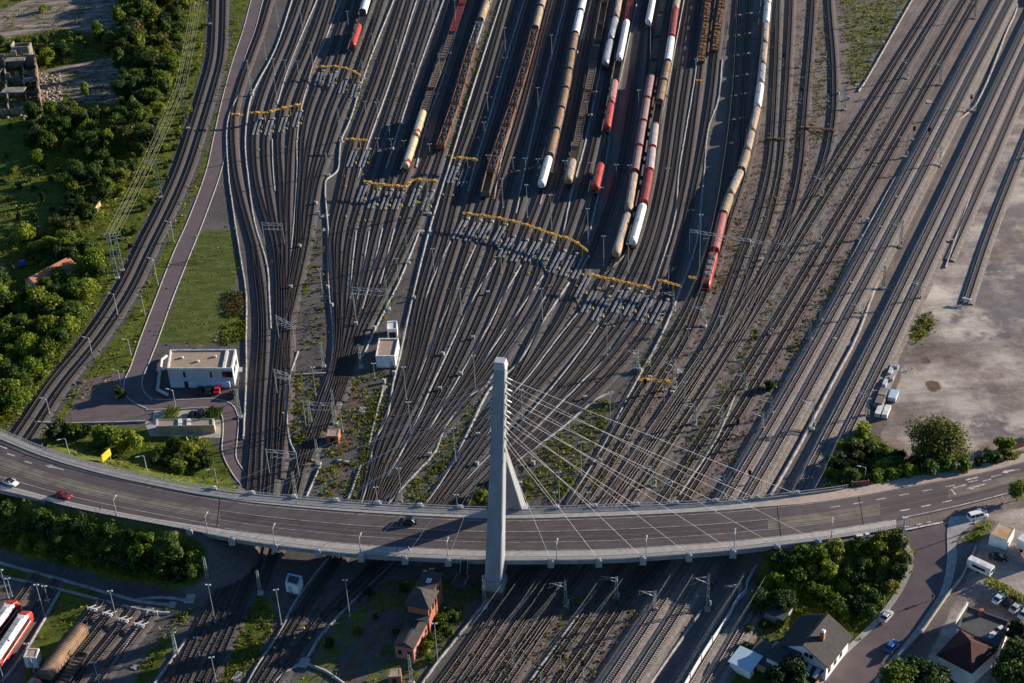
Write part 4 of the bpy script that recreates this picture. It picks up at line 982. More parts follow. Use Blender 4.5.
def make_tank(body, dome='steel_grey', band=None):
    def f():
        r = empty('tank_wagon'); L = L0; chassis(r, L); n = 16; zc = 2.65; rad = 1.45
        mb = MB(); rings = []
        for y, k in ((L / 2 - .35, .35), (L / 2 - .45, .75), (L / 2 - .8, .95), (L / 2 - 1.2, 1), (-L / 2 + 1.2, 1), (-L / 2 + .8, .95), (-L / 2 + .45, .75), (-L / 2 + .35, .35)):
            rings.append([(math.cos(2 * math.pi * i / n) * rad * k, y, zc + math.sin(2 * math.pi * i / n) * rad * k) for i in range(n)])
        mb.loft(rings); mb.build('barrel', body, r, smooth=False)
        if band:
            mb = MB(); mb.loft([[(math.cos(2 * math.pi * i / n) * rad * 1.012, y, zc + math.sin(2 * math.pi * i / n) * rad * 1.012) for i in range(n)] for y in (-L / 2 + 2.6, -L / 2 + 1.2)], cap=False); mb.build('band', band, r)
        mb = MB(); mb.box((0, 0, zc + rad - .02), (.7, L - 3.4, .10)); 
        for sx in (-.36, .36): mb.box((sx, 0, zc + rad + .5), (.05, L - 3.4, .05))
        mb.build('walkway', dome, r)
        mb = MB(); mb.tube((0, 0, zc + rad - .1), (0, 0, zc + rad + .45), .42, .40, 12); mb.build('dome_hatch', dome, r)
        mb = MB()
        for sx in (-.25, .25): mb.beam((1.5, sx, 1.1), (.55, sx, zc + rad + .1), .06, .06)
        for q in np.linspace(.1, .9, 6): mb.beam((1.5 - .95 * q, -.25, 1.1 + 3.0 * q), (1.5 - .95 * q, .25, 1.1 + 3.0 * q), .05, .05)
        mb.build('ladder', dome, r)
        for s in (-1, 1): mb = MB(); mb.box((0, s * (L / 2 - 2.6), 1.2), (2.3, .5, .7), tx=1.1); mb.build('saddle', 'black', r)
        return r
    return f
def load_mesh(L, w, z0, amp, seed):
    rr = np.random.default_rng(seed); ny_, nx_ = 26, 8; V = []; 
    for i in range(ny_):
        for j in range(nx_):
            e = 0 if i in (0, ny_ - 1) or j in (0, nx_ - 1) else 1
            V.append(((j / (nx_ - 1) - .5) * w, (i / (ny_ - 1) - .5) * L, z0 + e * rr.random() * amp))
    return V, [(i * nx_ + j, i * nx_ + j + 1, (i + 1) * nx_ + j + 1, (i + 1) * nx_ + j) for i in range(ny_ - 1) for j in range(nx_ - 1)]
def make_open(side, load='scrap', h=2.9, fill=2.3):
    def f():
        r = empty('open_wagon'); L = L0; chassis(r, L); mb = MB()
        for sx in (-1, 1):
            mb.box((sx * 1.40, 0, 1.2), (.10, L - .3, h - 1.2))
            mb.box((sx * 1.42, 0, h), (.22, L - .3, .14))
            for q in np.linspace(-L / 2 + .4, L / 2 - .4, 10): mb.box((sx * 1.49, q, 1.2), (.09, .16, h - 1.2))
        for s in (-1, 1): mb.box((0, s * (L / 2 - .2), 1.2), (2.7, .10, h - 1.05))
        mb.box((0, 0, 1.2), (2.7, L - .5, .12)); mb.build('body', side, r)
        if load:
            V, Fq = load_mesh(L - .55, 2.68, fill, 1.0, 3); np_obj('load', V, Fq, load, parent=r)
        return r
    return f
def make_flat(side, deckm, stake=10, stacks=None):
    def f():
        r = empty('flat_wagon'); L = L0; chassis(r, L); mb = MB(); mb.box((0, 0, 1.23), (2.6, L, .1)); mb.build('deck', deckm, r)
        for s in (-1, 1):
            mb = MB(); mb.box((0, s * (L / 2 - .06), 1.33), (2.6, .1, .7)); mb.build('end_board', side, r)
        mb = MB()
        for q in np.linspace(-L / 2 + .8, L / 2 - .8, stake):
            for sx in (-1.33, 1.33): mb.box((sx, q, 1.0), (.14, .14, 1.5))
            mb.box((0, q, 1.33), (2.7, .22, .16))
        for sx in (-1.33, 1.33): mb.box((sx, 0, 1.3), (.1, L - 1.0, .2))
        mb.build('stakes', side, r)
        if stacks:
            mb = MB(); rr = random.Random(4)
            for q in np.linspace(-L / 2 + 1.3, L / 2 - 1.3, 9):
                for sx in (-.6, .6): mb.box((sx, q, 1.5), (rr.uniform(.8, 1.1), 1.1, rr.uniform(.3, 1.0)), rr.uniform(-.1, .1))
            mb.build('crates', stacks, r)
        return r
    return f
def make_loco():
    r = empty('electric_locomotive'); L = 19.0; mb = MB()
    P = [(-1.45, 1.0), (-1.48, 1.4), (-1.42, 3.2), (-1.1, 3.62), (1.1, 3.62), (1.42, 3.2), (1.48, 1.4), (1.45, 1.0)]
    def ring(y, dz=0, k=1): return [(x * k, y, z + (dz if z > 2 else 0)) for x, z in P]
    mb.loft([ring(L / 2 - .05, -.95, .9), ring(L / 2 - .5, -.45, .97), ring(L / 2 - 1.6, 0, 1), ring(-L / 2 + 1.6, 0, 1), ring(-L / 2 + .5, -.45, .97), ring(-L / 2 + .05, -.95, .9)])
    body = mb.build('body', 'red', r)
    mb = MB(); mb.box((0, 0, 3.625), (2.05, L - 4.6, .14)); mb.build('roof', 'loco_roof', r)
    for q in (-5, -1.6, 1.6, 5):
        mb = MB(); mb.box((0, q, 3.77), (1.6, 1.7, .38), tx=.85, ty=.9); mb.build('roof_box', 'loco_roof', r)
    for s in (-1, 1):
        q = s * (L / 2 - 3.6); mb = MB()
        mb.box((0, q, 3.77), (1.5, 1.3, .12))
        for sx in (-.5, .5): mb.beam((sx, q - .5, 3.9), (sx, q + .9 * s, 4.2), .07, .07); mb.beam((sx, q + .9 * s, 4.2), (sx * 1.3, q - .7 * s, 4.35), .06, .06)
        mb.beam((-.9, q - .7 * s, 4.38), (.9, q - .7 * s, 4.38), .12, .08); mb.build('pantograph', 'steel_dark', r)
        mb = MB(); y = L / 2 * s; mb.face([(-1.1, y - s * .02, 1.85), (1.1, y - s * .02, 1.85), (1.05, y - s * .02, 2.62), (-1.05, y - s * .02, 2.62)]); mb.face([(-1.0, y - s * .03, 2.71), (1.0, y - s * .03, 2.71), (.95, y - s * .44, 3.19), (-.95, y - s * .44, 3.19)])
        for sx in (-1, 1): mb.face([(sx * 1.475, y - s * 1.2, 2.3), (sx * 1.475, y - s * 2.0, 2.3), (sx * 1.455, y - s * 2.0, 3.0), (sx * 1.455, y - s * 1.2, 3.0)])
        o = mb.build('cab_window', 'glass', r)
        for sx in (-.8, .8):
            mb = MB(); mb.tube((sx, y - s * .12, 1.62), (sx, y + s * .02, 1.62), .16, n=10); mb.build('headlight', 'white', r)
        mb = MB()
        for sx in (-.88, .88): mb.tube((sx, y - s * .1, 1.05), (sx, y + s * .45, 1.05), .12, .22, 8)
        mb.build('buffer', 'steel_dark', r)
        mb = MB(); mb.box((0, y - s * .25, .75), (2.6, .4, .5)); mb.build('buffer_beam', 'black', r)
        bogie(s * 5.2, r)
    return r
def make_railcar(L):
    def f():
        r = empty('passenger_train'); mb = MB()
        P = [(-1.42, .9), (-1.45, 1.7), (-1.38, 3.2), (-1.0, 3.75), (1.0, 3.75), (1.38, 3.2), (1.45, 1.7), (1.42, .9)]
        def ring(y, dz=0, k=1): return [(x * k, y, z + (dz if z > 2 else 0)) for x, z in P]
        mb.loft([ring(L / 2 - .05, -1.1, .82), ring(L / 2 - .7, -.4, .95), ring(L / 2 - 2, 0, 1), ring(-L / 2 + .1, 0, 1)]); mb.build('body', 'red', r)
        mb = MB(); mb.box((0, -.8, 3.76), (1.9, L - 3.6, .12), tx=.9)
        for sx in (-1, 1): mb.hexa([(sx * 1.02, -L / 2 + .3, 3.76), (sx * 1.40, -L / 2 + .3, 3.22), (sx * 1.40, L / 2 - 2.2, 3.22), (sx * 1.02, L / 2 - 2.2, 3.76), (sx * 1.05, -L / 2 + .3, 3.80), (sx * 1.44, -L / 2 + .3, 3.26), (sx * 1.44, L / 2 - 2.2, 3.26), (sx * 1.05, L / 2 - 2.2, 3.80)])
        mb.build('roof', 'white', r)
        for q in np.linspace(-L / 2 + 3, L / 2 - 5, 5):
            mb = MB(); mb.box((0, q, 3.88), (1.5, 2.2, .35), tx=.85, ty=.9); mb.build('roof_unit', 'steel_grey', r)
        for sx in (-1, 1):
            mb = MB(); mb.box((sx * 1.45, -.6, 2.1), (.06, L - 4, .85)); mb.build('window_band', 'glass', r)
            mb = MB(); mb.box((sx * 1.475, -.6, 1.72), (.05, L - 3, .22)); mb.build('white_stripe', 'white', r)
        mb = MB(); y = L / 2; mb.face([(-1.0, y - .02, 1.8), (1.0, y - .02, 1.8), (1.0, y - .02, 2.55), (-1.0, y - .02, 2.55)]); mb.face([(-.92, y - .05, 2.70), (.92, y - .05, 2.70), (.92, y - .66, 3.39), (-.92, y - .66, 3.39)]); mb.build('windscreen', 'glass', r)
        for sx in (-.85, .85):
            mb = MB(); mb.tube((sx, y - .15, 1.5), (sx, y + .03, 1.5), .15, n=8); mb.build('headlight', 'white', r)
        for s in (-1, 0, 1): bogie(s * (L / 2 - 3), r)
        return r
    return f
KIND = {
 'brown hood': (make_covered('brown_tarp'), 'hooded wagon', 'brown ribbed hooded wagon'),
 'beige hood': (make_covered('beige_tarp'), 'hooded wagon', 'beige ribbed hooded wagon'),
 'maroon hood': (make_covered('purple_tarp', 'red_dull'), 'hooded wagon', 'maroon grey roofed wagon'),
 'red hood': (make_covered('red_dull', 'red', 14, 'red'), 'hooded wagon', 'dark red ribbed wagon'),
 'pale red hood': (make_covered('red_pink', 'red_dull', 18), 'hooded wagon', 'faded red ribbed wagon'),
 'grey red hood': (make_covered('grey_roof', 'red', 3), 'covered wagon', 'grey roofed red ended wagon'),
 'white hood': (make_covered('white', 'steel_dark', 8), 'hooded wagon', 'white hooded wagon'),
 'white tank': (make_tank('white'), 'tank wagon', 'white tank wagon'),
 'grey tank': (make_tank('tank_grey'), 'tank wagon', 'grey blue tank wagon'),
 'cream tank': (make_tank('cream', 'steel_grey', 'maroon'), 'tank wagon', 'cream yellow tank wagon'),
 'tan tank': (make_tank('tank_brown'), 'tank wagon', 'tan tank wagon'),
 'red tank': (make_tank('red_pink', 'grey_roof', 'red'), 'tank wagon', 'faded red tank wagon'),
 'deep red tank': (make_tank('red', 'red_dull'), 'tank wagon', 'bright red tank wagon'),
 'red white tank': (make_tank('white', 'red', 'red'), 'tank wagon', 'white and red tank wagon'),
 'scrap': (make_open('orange_rust', 'scrap'), 'open wagon', 'orange scrap wagon'),
 'empty open': (make_open('timber', None), 'open wagon', 'rusty brown empty open wagon'),
 'grey scrap': (make_open('steel_grey', 'scrap', 2.6, 2.1), 'open wagon', 'grey open wagon with a dark load'),
 'flat': (make_flat('steel_dark', 'timber'), 'flat wagon', 'dark empty flat wagon with stakes'),
 'tan flat': (make_flat('sleeper_conc', 'timber', 12), 'flat wagon', 'brown empty flat wagon'),
 'rusty flat': (make_flat('orange_rust', 'dirt', 12, 'gantry_dull'), 'flat wagon', 'rusty flat wagon with small frames'),
 'red flat': (make_flat('red_dull', 'red_dull', 14), 'flat wagon', 'dark red flat wagon with stakes'),
 'loco': (make_loco, 'locomotive', 'red electric locomotive with grey roof'),
}
def train(line, wagons, phrase, z=3.0, rev=False):
    """line: pixels along the roof line, nearest end first; wagons: (kind, row where it ends farther up)"""
    A = catmull([at(x, y, z) for x, y in line], 1.0)
    ys = np.array([proj(p)[1] for p in A]); d = np.r_[0, np.cumsum(np.linalg.norm(np.diff(A, axis=0), axis=1))]
    o = np.argsort(ys)
    def s_at(y): return float(np.interp(y, ys[o], d[o]))
    prev = s_at(line[0][1]); cnt = {}; n = 0
    tot = {}
    for kind, y in wagons: tot[kind] = tot.get(kind, 0) + 1
    for kind, y in wagons:
        s = s_at(y); a, b = min(prev, s), max(prev, s); prev = s
        if kind is None: continue
        f = lambda q: Vector([np.interp(q, d, A[:, i]) for i in range(3)])
        p, q = f(a), f(b); c = (p + q) / 2; c.z = .44; L = (b - a) - 1.1
        base = 19.0 if kind == 'loco' else L0
        if L < 4: continue
        cnt[kind] = cnt.get(kind, 0) + 1; n += 1
        t = q - p; mk, cat, lab = KIND[kind]
        w = inst(kind, mk, c, math.atan2(-t.x, t.y), (1, L / base, 1))
        lbl = f'{lab} in {phrase}' if tot[kind] == 1 else f'{ORD1[cnt[kind] - 1]}{lab} going up {phrase}'
        tag(w, lbl, cat, 'wagons standing in the yard' if kind != 'loco' else None)
    return A
train([(352, 47), (360, 22), (366, 0), (374, -25)], [('deep red tank', 25), ('flat', 13), ('white hood', -12)], 'the row above the highest gantry')
train([(405, 168), (414, 141), (423, 112), (432, 84), (455, 22), (470, -25)], [('cream tank', 137), ('cream tank', 111), ('flat', 86), ('tan flat', 57), ('flat', 30), ('red flat', 2), ('red flat', -22)], 'the row headed by cream tanks')
train([(440, 147), (457, 98), (466, 65), (477, 30), (488, -2), (496, -26)], [('scrap', 125), ('scrap', 104), ('scrap', 83), ('scrap', 62), ('scrap', 43), ('grey scrap', 21), ('beige hood', 2), ('beige hood', -20)], 'the scrap train beside the gravel strip')
train([(485, 194), (491, 170), (512, 108), (528, 56), (541, 5), (550, -26)], [('empty open', 171), ('scrap', 148), ('scrap', 126), ('scrap', 106), ('scrap', 86), ('scrap', 66), ('scrap', 47), ('scrap', 29), ('beige hood', 8), ('beige hood', -14)], 'the scrap train ending at the long gantry')
train([(541, 187), (551, 150), (564, 96), (574, 40), (583, 0), (590, -28)], [('white tank', 157), ('brown hood', 131), ('brown hood', 110), ('brown hood', 90), ('brown hood', 71), ('brown hood', 52), ('brown hood', 35), ('white hood', 12), ('white hood', -8), ('white hood', -24)], 'the brown train footed by a white tank')
train([(568, 183), (575, 150), (582, 115), (595, 55), (604, 5), (610, -25)], [('tan tank', 160), ('tan flat', 145), ('tan flat', 115), ('tan flat', 88), ('tan flat', 58), ('flat', 40), ('empty open', 24), ('empty open', 2), ('empty open', -20)], 'the dark row beside the grey tanks')
train([(605, 65), (611, 38), (617, 12), (621, -12)], [('grey tank', 40), ('grey tank', 18), ('tan tank', -2), ('tan tank', -22)], 'the short tank row beside the flats')
train([(595, 190), (601, 163), (609, 115), (617, 70), (627, 20), (633, -15)], [('deep red tank', 164), (None, 129), ('deep red tank', 104), ('red tank', 81), ('empty open', 61), ('white tank', 20), ('red flat', -6), ('red flat', -28)], 'the row with the bright red tank')
train([(648, 24), (653, -2), (657, -24)], [('white tank', -4), ('white tank', -26)], 'the short white row at the top')
train([(615, 257), (628, 213), (635, 170), (645, 110), (652, 70), (661, 10), (666, -15)], [('tan tank', 213), ('tan tank', 173), ('maroon hood', 148), ('maroon hood', 123), ('maroon hood', 100), ('maroon hood', 77), ('flat', 57), ('flat', 34), ('flat', 10), ('flat', -14)], 'the long maroon and tan row')
train([(632, 245), (640, 218), (648, 180), (655, 125), (660, 98), (668, 60), (676, 5), (681, -20)], [('white tank', 204), ('red hood', 172), ('grey red hood', 149), ('grey red hood', 125), ('empty open', 103), ('brown hood', 82), ('brown hood', 63), ('white hood', 38), ('red hood', 10), ('tan tank', -12)], 'the mixed train with a white foot')
train([(705, 287), (714, 252), (722, 217), (732, 190), (743, 165), (752, 130), (758, 104), (763, 60), (767, 10), (770, -20)], [('loco', 252), ('pale red hood', 215), ('beige hood', 196), ('tan tank', 171), ('beige hood', 152), ('tan tank', 132), ('tan tank', 108), ('white tank', 84), ('grey tank', 65), ('tan tank', 44), ('tan tank', 24), ('white tank', 4), ('white tank', -18)], 'the train behind the red locomotive')
train([(701, 60), (705, 30), (708, 0), (711, -24)], [('rusty flat', 40), ('rusty flat', 20), ('rusty flat', 0), ('rusty flat', -20)], 'the left rusty row')
train([(715, 49), (718, 24), (722, 0), (725, -24)], [('rusty flat', 28), ('rusty flat', 6), ('rusty flat', -16)], 'the right rusty row')
# trains of the bottom left depot
for k, ((x0, y0), (x1, y1), lab) in enumerate([((15, 600), (-22, 650), 'red and white passenger train at the left edge of the depot'), ((32, 605), (-10, 668), 'red and white passenger train beside the depot grass')]):
    a, b = at(x0, y0, 3.2), at(x1, y1, 3.2); t = a - b; c = (a + b) / 2; c.z = .44
    o = inst('railcar', make_railcar(t.length), c, math.atan2(-t.x, t.y)); tag(o, lab, 'passenger train', 'red and white passenger trains')
a, b = at(82, 627, 3.2), at(44, 675, 3.2); t = a - b; c = (a + b) / 2; c.z = .44
o = inst('depot tank', make_covered('brown_tarp', 'brown_tarp', 26), c, math.atan2(-t.x, t.y), (1, t.length / L0, 1)); tag(o, 'long brown ribbed wagon on the leftmost buffer stop track of the depot', 'hooded wagon')
a, b = at(38, 680, 3.2), at(12, 712, 3.2); t = a - b; c = (a + b) / 2; c.z = .44
o = inst('red tank', KIND['red tank'][0], c, math.atan2(-t.x, t.y), (1, t.length / L0, 1)); tag(o, 'faded red tank wagon cut by the bottom edge in the depot', 'tank wagon')
a, b = at(83, 655, 1.5), at(58, 690, 1.5); t = a - b; c = (a + b) / 2; c.z = .44
o = inst('flat', KIND['flat'][0], c, math.atan2(-t.x, t.y), (1, t.length / L0, 1)); tag(o, 'dark flat wagon beside the brown ribbed depot wagon', 'flat wagon')
# buffer stops
def make_buffer():
    r = empty('buffer_stop'); mb = MB()
    for sx in (-.75, .75): mb.beam((sx, 0, 0), (sx, -.2, 1.4), .22, .22); mb.beam((sx, 2.2, 0), (sx, -.1, 1.3), .18, .18)
    mb.build('frame', 'steel_grey', r); mb = MB(); mb.box((0, -.25, .95), (2.6, .35, .5)); mb.build('beam', 'white', r)
    for sx in (-.88, .88):
        mb = MB(); mb.tube((sx, -.3, 1.2), (sx, -.85, 1.2), .14, .28, 8); mb.build('buffer', 'steel_grey', r)
    return r
for k, (x, y) in enumerate(DEP_T):
    a, b = at(x, y), at(x - 8, y + 10); d = a - b
    a.z = .36; o = inst('buffer', make_buffer, a, math.atan2(-d.x, d.y)); tag(o, f'{ORD1[k]}grey and white buffer stop from the left in the depot', 'buffer stop', 'depot buffer stops')
a, b = at(966, 304), at(974, 286); d = a - b
a.z = .36; o = inst('buffer', make_buffer, a, math.atan2(-d.x, d.y)); tag(o, 'buffer stop at the end of the lone siding by the sand', 'buffer stop')
# ------------------------------------------------------------------ describing where a thing stands
LAND = [
 (708, 270, 'the red locomotive'), (352, 40, 'the red tank car at the upper left'), (412, 140, 'the cream tank wagons'), (440, 147, 'the end of the orange scrap train'), (487, 185, 'the foot of the long scrap train'),
 (543, 175, 'the white tank ending the brown train'), (572, 170, 'the tan tank wagon'), (595, 185, 'the bright red tank end'), (632, 230, 'the white wagon end'), (618, 245, 'the long tan tank wagon'), (606, 55, 'the grey blue tanks'),
 (610, 110, 'the red tank pair'), (704, 40, 'the rusty flat wagons'), (763, 70, 'the white tank of the last train'), (275, 110, 'the upper left gantry'), (338, 68, 'the highest gantry'), (357, 139, 'the short gantry'), (400, 184, 'the lumpy gantry'),
 (530, 226, 'the long curved gantry'), (620, 281, 'the straight gantry'), (669, 283, 'the short gantry by the locomotive'), (655, 380, 'the lone gantry near the bridge'), (203, 366, 'the white flat roofed building'), (186, 426, 'the low tan garages'),
 (388, 350, 'the white roofed yard building'), (327, 437, 'the brown track hut'), (500, 420, 'the pylon'), (420, 615, 'the brick signal box'), (292, 585, 'the white box by the crossing'), (100, 612, 'the buffer stops'), (20, 620, 'the red and white trains'),
 (60, 650, 'the brown ribbed depot wagon'), (865, 45, 'the green weed triangle'), (935, 440, 'the big round tree'), (890, 385, 'the parked trailers'), (965, 300, 'the siding buffer'), (570, 450, 'the green verge by the pylon'), (455, 450, 'the weedy island left of the pylon'),
 (320, 260, 'the weedy gravel island'), (380, 430, 'the brown dirt track'), (200, 290, 'the lawn'), (170, 240, 'the pink road'), (820, 300, 'the long pale boundary path'), (720, 630, 'the grey noise wall'), (460, 580, 'the stair tower'), (220, 580, 'the crossing boards'), (815, 640, 'the gabled house'), (960, 650, 'the dark red roof'), (1000, 535, 'the rusty roofed hut')]
PEND = {}
def place_label(o, px, py, what, cat, group):
    PEND.setdefault((what, cat, group), []).append((o, px, py))
def settle_labels():
    for (what, cat, group), lst in PEND.items():
        by = {}
        for o, px, py in lst:
            b = min(LAND, key=lambda l: math.hypot((l[0] - px), (l[1] - py) * 1.3)); dx, dy = px - b[0], (py - b[1]) * 1.4
            rel = ('right of' if dx > 0 else 'left of') if abs(dx) > abs(dy) else ('in front of' if dy > 0 else 'behind')
            by.setdefault((rel, b[2]), []).append((math.hypot(dx, dy), o))
        for (rel, ph), l in by.items():
            l.sort(key=lambda t: t[0])
            for k, (_, o) in enumerate(l):
                tag(o, (f'{ORD[k]}nearest {what} {rel} {ph}' if len(l) > 1 else f'{what} {rel} {ph}'), cat, group)

# ------------------------------------------------------------------ masts
def make_lightmast(arm):
    def f():
        r = empty('light_mast'); H = 10.0; mb = MB(); mb.tube((0, 0, 0), (0, 0, H), .11, .06, 8); mb.tube((0, 0, 0), (0, 0, .5), .28, .26, 8); mb.build('pole', 'steel_grey', r)
        mb = MB(); mb.beam((-arm, 0, H - .05), (arm, 0, H - .05), .09, .09); mb.build('cross_arm', 'steel_grey', r)
        for s in (-1, 1):
            mb = MB(); mb.box((s * arm, -.1, H - .10), (.46, .40, .2), tx=.8, ty=.8); mb.build('lamp_head', 'lamp_glass', r)
        return r
    return f
def make_lattice(H=9.0, kk=1.0):
    def f():
        r = empty('lattice_mast'); mb = MB(); b, t = .34 * kk, .19 * kk
        c = lambda z: b + (t - b) * z / H
        for sx in (-1, 1):
            for sy in (-1, 1): mb.beam((sx * b, sy * b, 0), (sx * t, sy * t, H), .085 * kk, .085 * kk)
        n = 9
        for k in range(n):
            z0, z1 = H * k / n, H * (k + 1) / n; s = 1 if k % 2 else -1
            for ax in (0, 1):
                for q in (-1, 1):
                    p0 = [0, 0, z0]; p1 = [0, 0, z1]; p0[ax] = s * c(z0); p1[ax] = -s * c(z1); p0[1 - ax] = q * c(z0); p1[1 - ax] = q * c(z1); mb.beam(p0, p1, .06 * kk, .06 * kk)
        mb.build('lattice_shaft', 'steel_green', r)
        mb = MB(); mb.box((0, 0, 0), (1.5, 1.5, .5), tx=.85, ty=.85); mb.build('footing', 'conc', r)
        return r
    return f
def make_catmast():
    r = make_lattice(9.0)(); r.name = 'catenary_mast'; H = 9.0
    mb = MB(); mb.beam((0, 0, H - .6), (-3.6, 0, H - .9), .09, .09); mb.beam((0, 0, H - 2.3), (-2.9, 0, H - .95), .09, .09); mb.beam((-2.0, 0, H - 1.5), (-4.2, 0, H - 2.6), .07, .07); mb.beam((-3.6, 0, H - .9), (-3.5, 0, H - 2.2), .05, .05); mb.build('cantilever', 'steel_grey', r)
    mb = MB(); mb.tube((-.5, 0, H - .64), (-1.5, 0, H - .72), .13, n=8); mb.tube((-.5, 0, H - 2.07), (-1.3, 0, H - 1.7), .13, n=8); mb.build('insulator', 'white', r)
    mb = MB()
    for k in range(4): mb.tube((.55, 0, 1.0 + k * .35), (.55, 0, 1.3 + k * .35), .24, n=10)
    mb.build('tension_weight', 'conc', r)
    return r
def mast(key, mk, H, bx, by, ty, what, cat, group, rz=0, terrain=False):
    p = tat(bx, by) if terrain else at(bx, by)
    h = max(3.0, min(24, height_to(p, ty) - p.z)) if ty is not None else H
    o = inst(key, mk, p, rz, (1, 1, h / H)); place_label(o, bx, by, what, cat, group); return o
LM = []
def addt(x0, y0, s, lst): LM.extend([(x0 + a / s, y0 + b / s, y0 + c / s) for a, b, c in lst])
addt(256, 0, 4, [(40, 240, 150), (90, 110, 0), (185, 110, 25), (228, 265, 170), (370, 105, 45), (470, 195, 135), (567, 225, 160), (632, 335, 255), (708, 90, 0), (738, 310, 215), (800, 100, 0), (928, 450, 370), (998, 210, 110), (535, 545, 500), (85, 410, 300)])
SM = []
def adds(x0, y0, s, lst): SM.extend([(x0 + a / s, y0 + b / s, y0 + c / s) for a, b, c in lst])
adds(256, 0, 4, [(75, 300, 235), (122, 300, 240), (170, 300, 243), (440, 455, 405), (487, 460, 408), (489, 600, 552), (543, 600, 555), (595, 610, 562), (697, 625, 575), (865, 540, 483), (914, 540, 488), (796, 530, 480), (930, 675, 620), (978, 680, 625)])
adds(512, 0, 4, [(5, 685, 630), (55, 685, 632), (105, 690, 635), (212, 695, 642), (317, 705, 650), (417, 712, 658), (470, 712, 660), (622, 725, 672)])
addt(512, 0, 4, [(105, 440, 350), (160, 240, 140), (300, 460, 405), (506, 440, 360), (553, 240, 100), (733, 300, 235)])
addt(512, 171, 4, [(62, 190, 55), (158, 235, 95), (304, 290, 150), (367, 380, 260), (465, 410, 290), (625, 470, 340), (748, 430, 175), (122, 600, 470), (435, 590, 480), (538, 610, 500), (595, 630, 570), (380, 740, 610), (705, 700, 630), (830, 683, 580), (935, 420, 340)])
addt(256, 171, 4, [(570, 440, 350), (713, 410, 310), (822, 580, 470), (983, 410, 310), (265, 480, 390), (402, 610, 490), (988, 150, 30)])
addt(256, 342, 4, [(240, 215, 100), (475, 145, 85), (602, 235, 100), (620, 372, 240), (878, 190, 55), (799, 480, 345), (583, 640, 505), (485, 640, 580), (347, 360, 250), (805, 665, 610)])
addt(512, 342, 4, [(42, 310, 190), (393, 325, 200), (278, 540, 400), (465, 455, 370), (190, 640, 520), (632, 660, 560), (308, 660, 600), (175, 665, 600), (500, 660, 590), (690, 250, 160), (620, 215, 120), (608, 245, 190)])
addt(0, 512, 4, [(35, 345, 230), (50, 340, 265), (180, 420, 290), (195, 365, 295), (473, 455, 315), (137, 640, 525), (15, 670, 600), (400, 700, 600), (862, 445, 290), (710, 565, 480), (800, 580, 500), (865, 680, 580)])
addt(256, 512, 4, [(103, 455, 310), (376, 420, 270), (727, 600, 445), (710, 300, 225)])
for (x, y, t) in LM: mast('lm', make_lightmast(.42), 10.0, x, y, t, 'slim grey light mast', 'light mast', 'slim light masts of the yard', rng.uniform(-.15, .15))
for (x, y, t) in SM: mast('sm', make_lightmast(.6), 10.0, x, y, t, 'short twin lamp post', 'lamp post', 'short twin lamp posts of the yard', rng.uniform(-.1, .1))
LT = []
def addl(x0, y0, s, lst): LT.extend([(x0 + a / s, y0 + b / s, y0 + c / s) for a, b, c in lst])
addl(256, 0, 4, [(340, 570, 430)])
addl(256, 171, 4, [(608, 370, 250), (528, 555, 420), (693, 175, 15)])
addl(256, 342, 4, [(270, 100, 0), (419, 100, 10), (219, 320, 230), (318, 330, 190), (250, 490, 390), (158, 615, 520)])
addl(220, 60, 5.095, [(162, 180, 0), (552, 590, 470), (730, 95, 0)])
addl(220, 300, 5.095, [(105, 600, 460)])
addl(256, 512, 4, [(18, 325, 235), (915, 380, 255), (622, 690, 570)])
addl(0, 512, 4, [(835, 290, 180), (705, 565, 450)])
addl(512, 512, 4, [(5, 620, 510), (118, 700, 640)])
for (x, y, t) in LT: mast('lt', make_lattice(9.0), 9.0, x, y, t, 'green grey lattice mast', 'lattice mast', 'lattice masts of the yard')
CM = []
def addc(x0, y0, s, lst): CM.extend([(x0 + a / s, y0 + b / s, y0 + c / s) for a, b, c in lst])
addc(768, 0, 4, [(553, 315, 235), (686, 340, 240), (822, 445, 370), (412, 245, 150), (305, 440, 350), (510, 75, -10), (685, 665, 590), (550, 630, 540), (125, 270, 200), (825, 75, 0)])
addc(768, 171, 4, [(205, 285, 200), (368, 275, 195), (528, 305, 200), (460, 470, 380), (213, 100, 15), (72, 360, 280), (10, 655, 565), (165, 690, 600), (602, 520, 435), (375, 590, 530), (208, 610, 540)])
addc(768, 342, 4, [(175, 350, 225), (392, 303, 185), (10, 300, 220)])
addc(512, 342, 4, [(502, 112, 30), (648, 187, 70), (728, 332, 240), (838, 327, 250), (1000, 360, 280), (565, 577, 490), (845, 645, 530), (930, 190, 120)])
addc(512, 171, 4, [(768, 620, 540), (645, 560, 480)])
addc(512, 512, 4, [(215, 377, 275), (418, 345, 260), (570, 405, 315), (782, 392, 250), (910, 347, 285)])
for (x, y, t) in CM: mast('cm', make_catmast, 9.0, x, y, t, 'catenary mast with white insulators', 'catenary mast', 'catenary masts of the main lines', rng.uniform(-.35, .1))
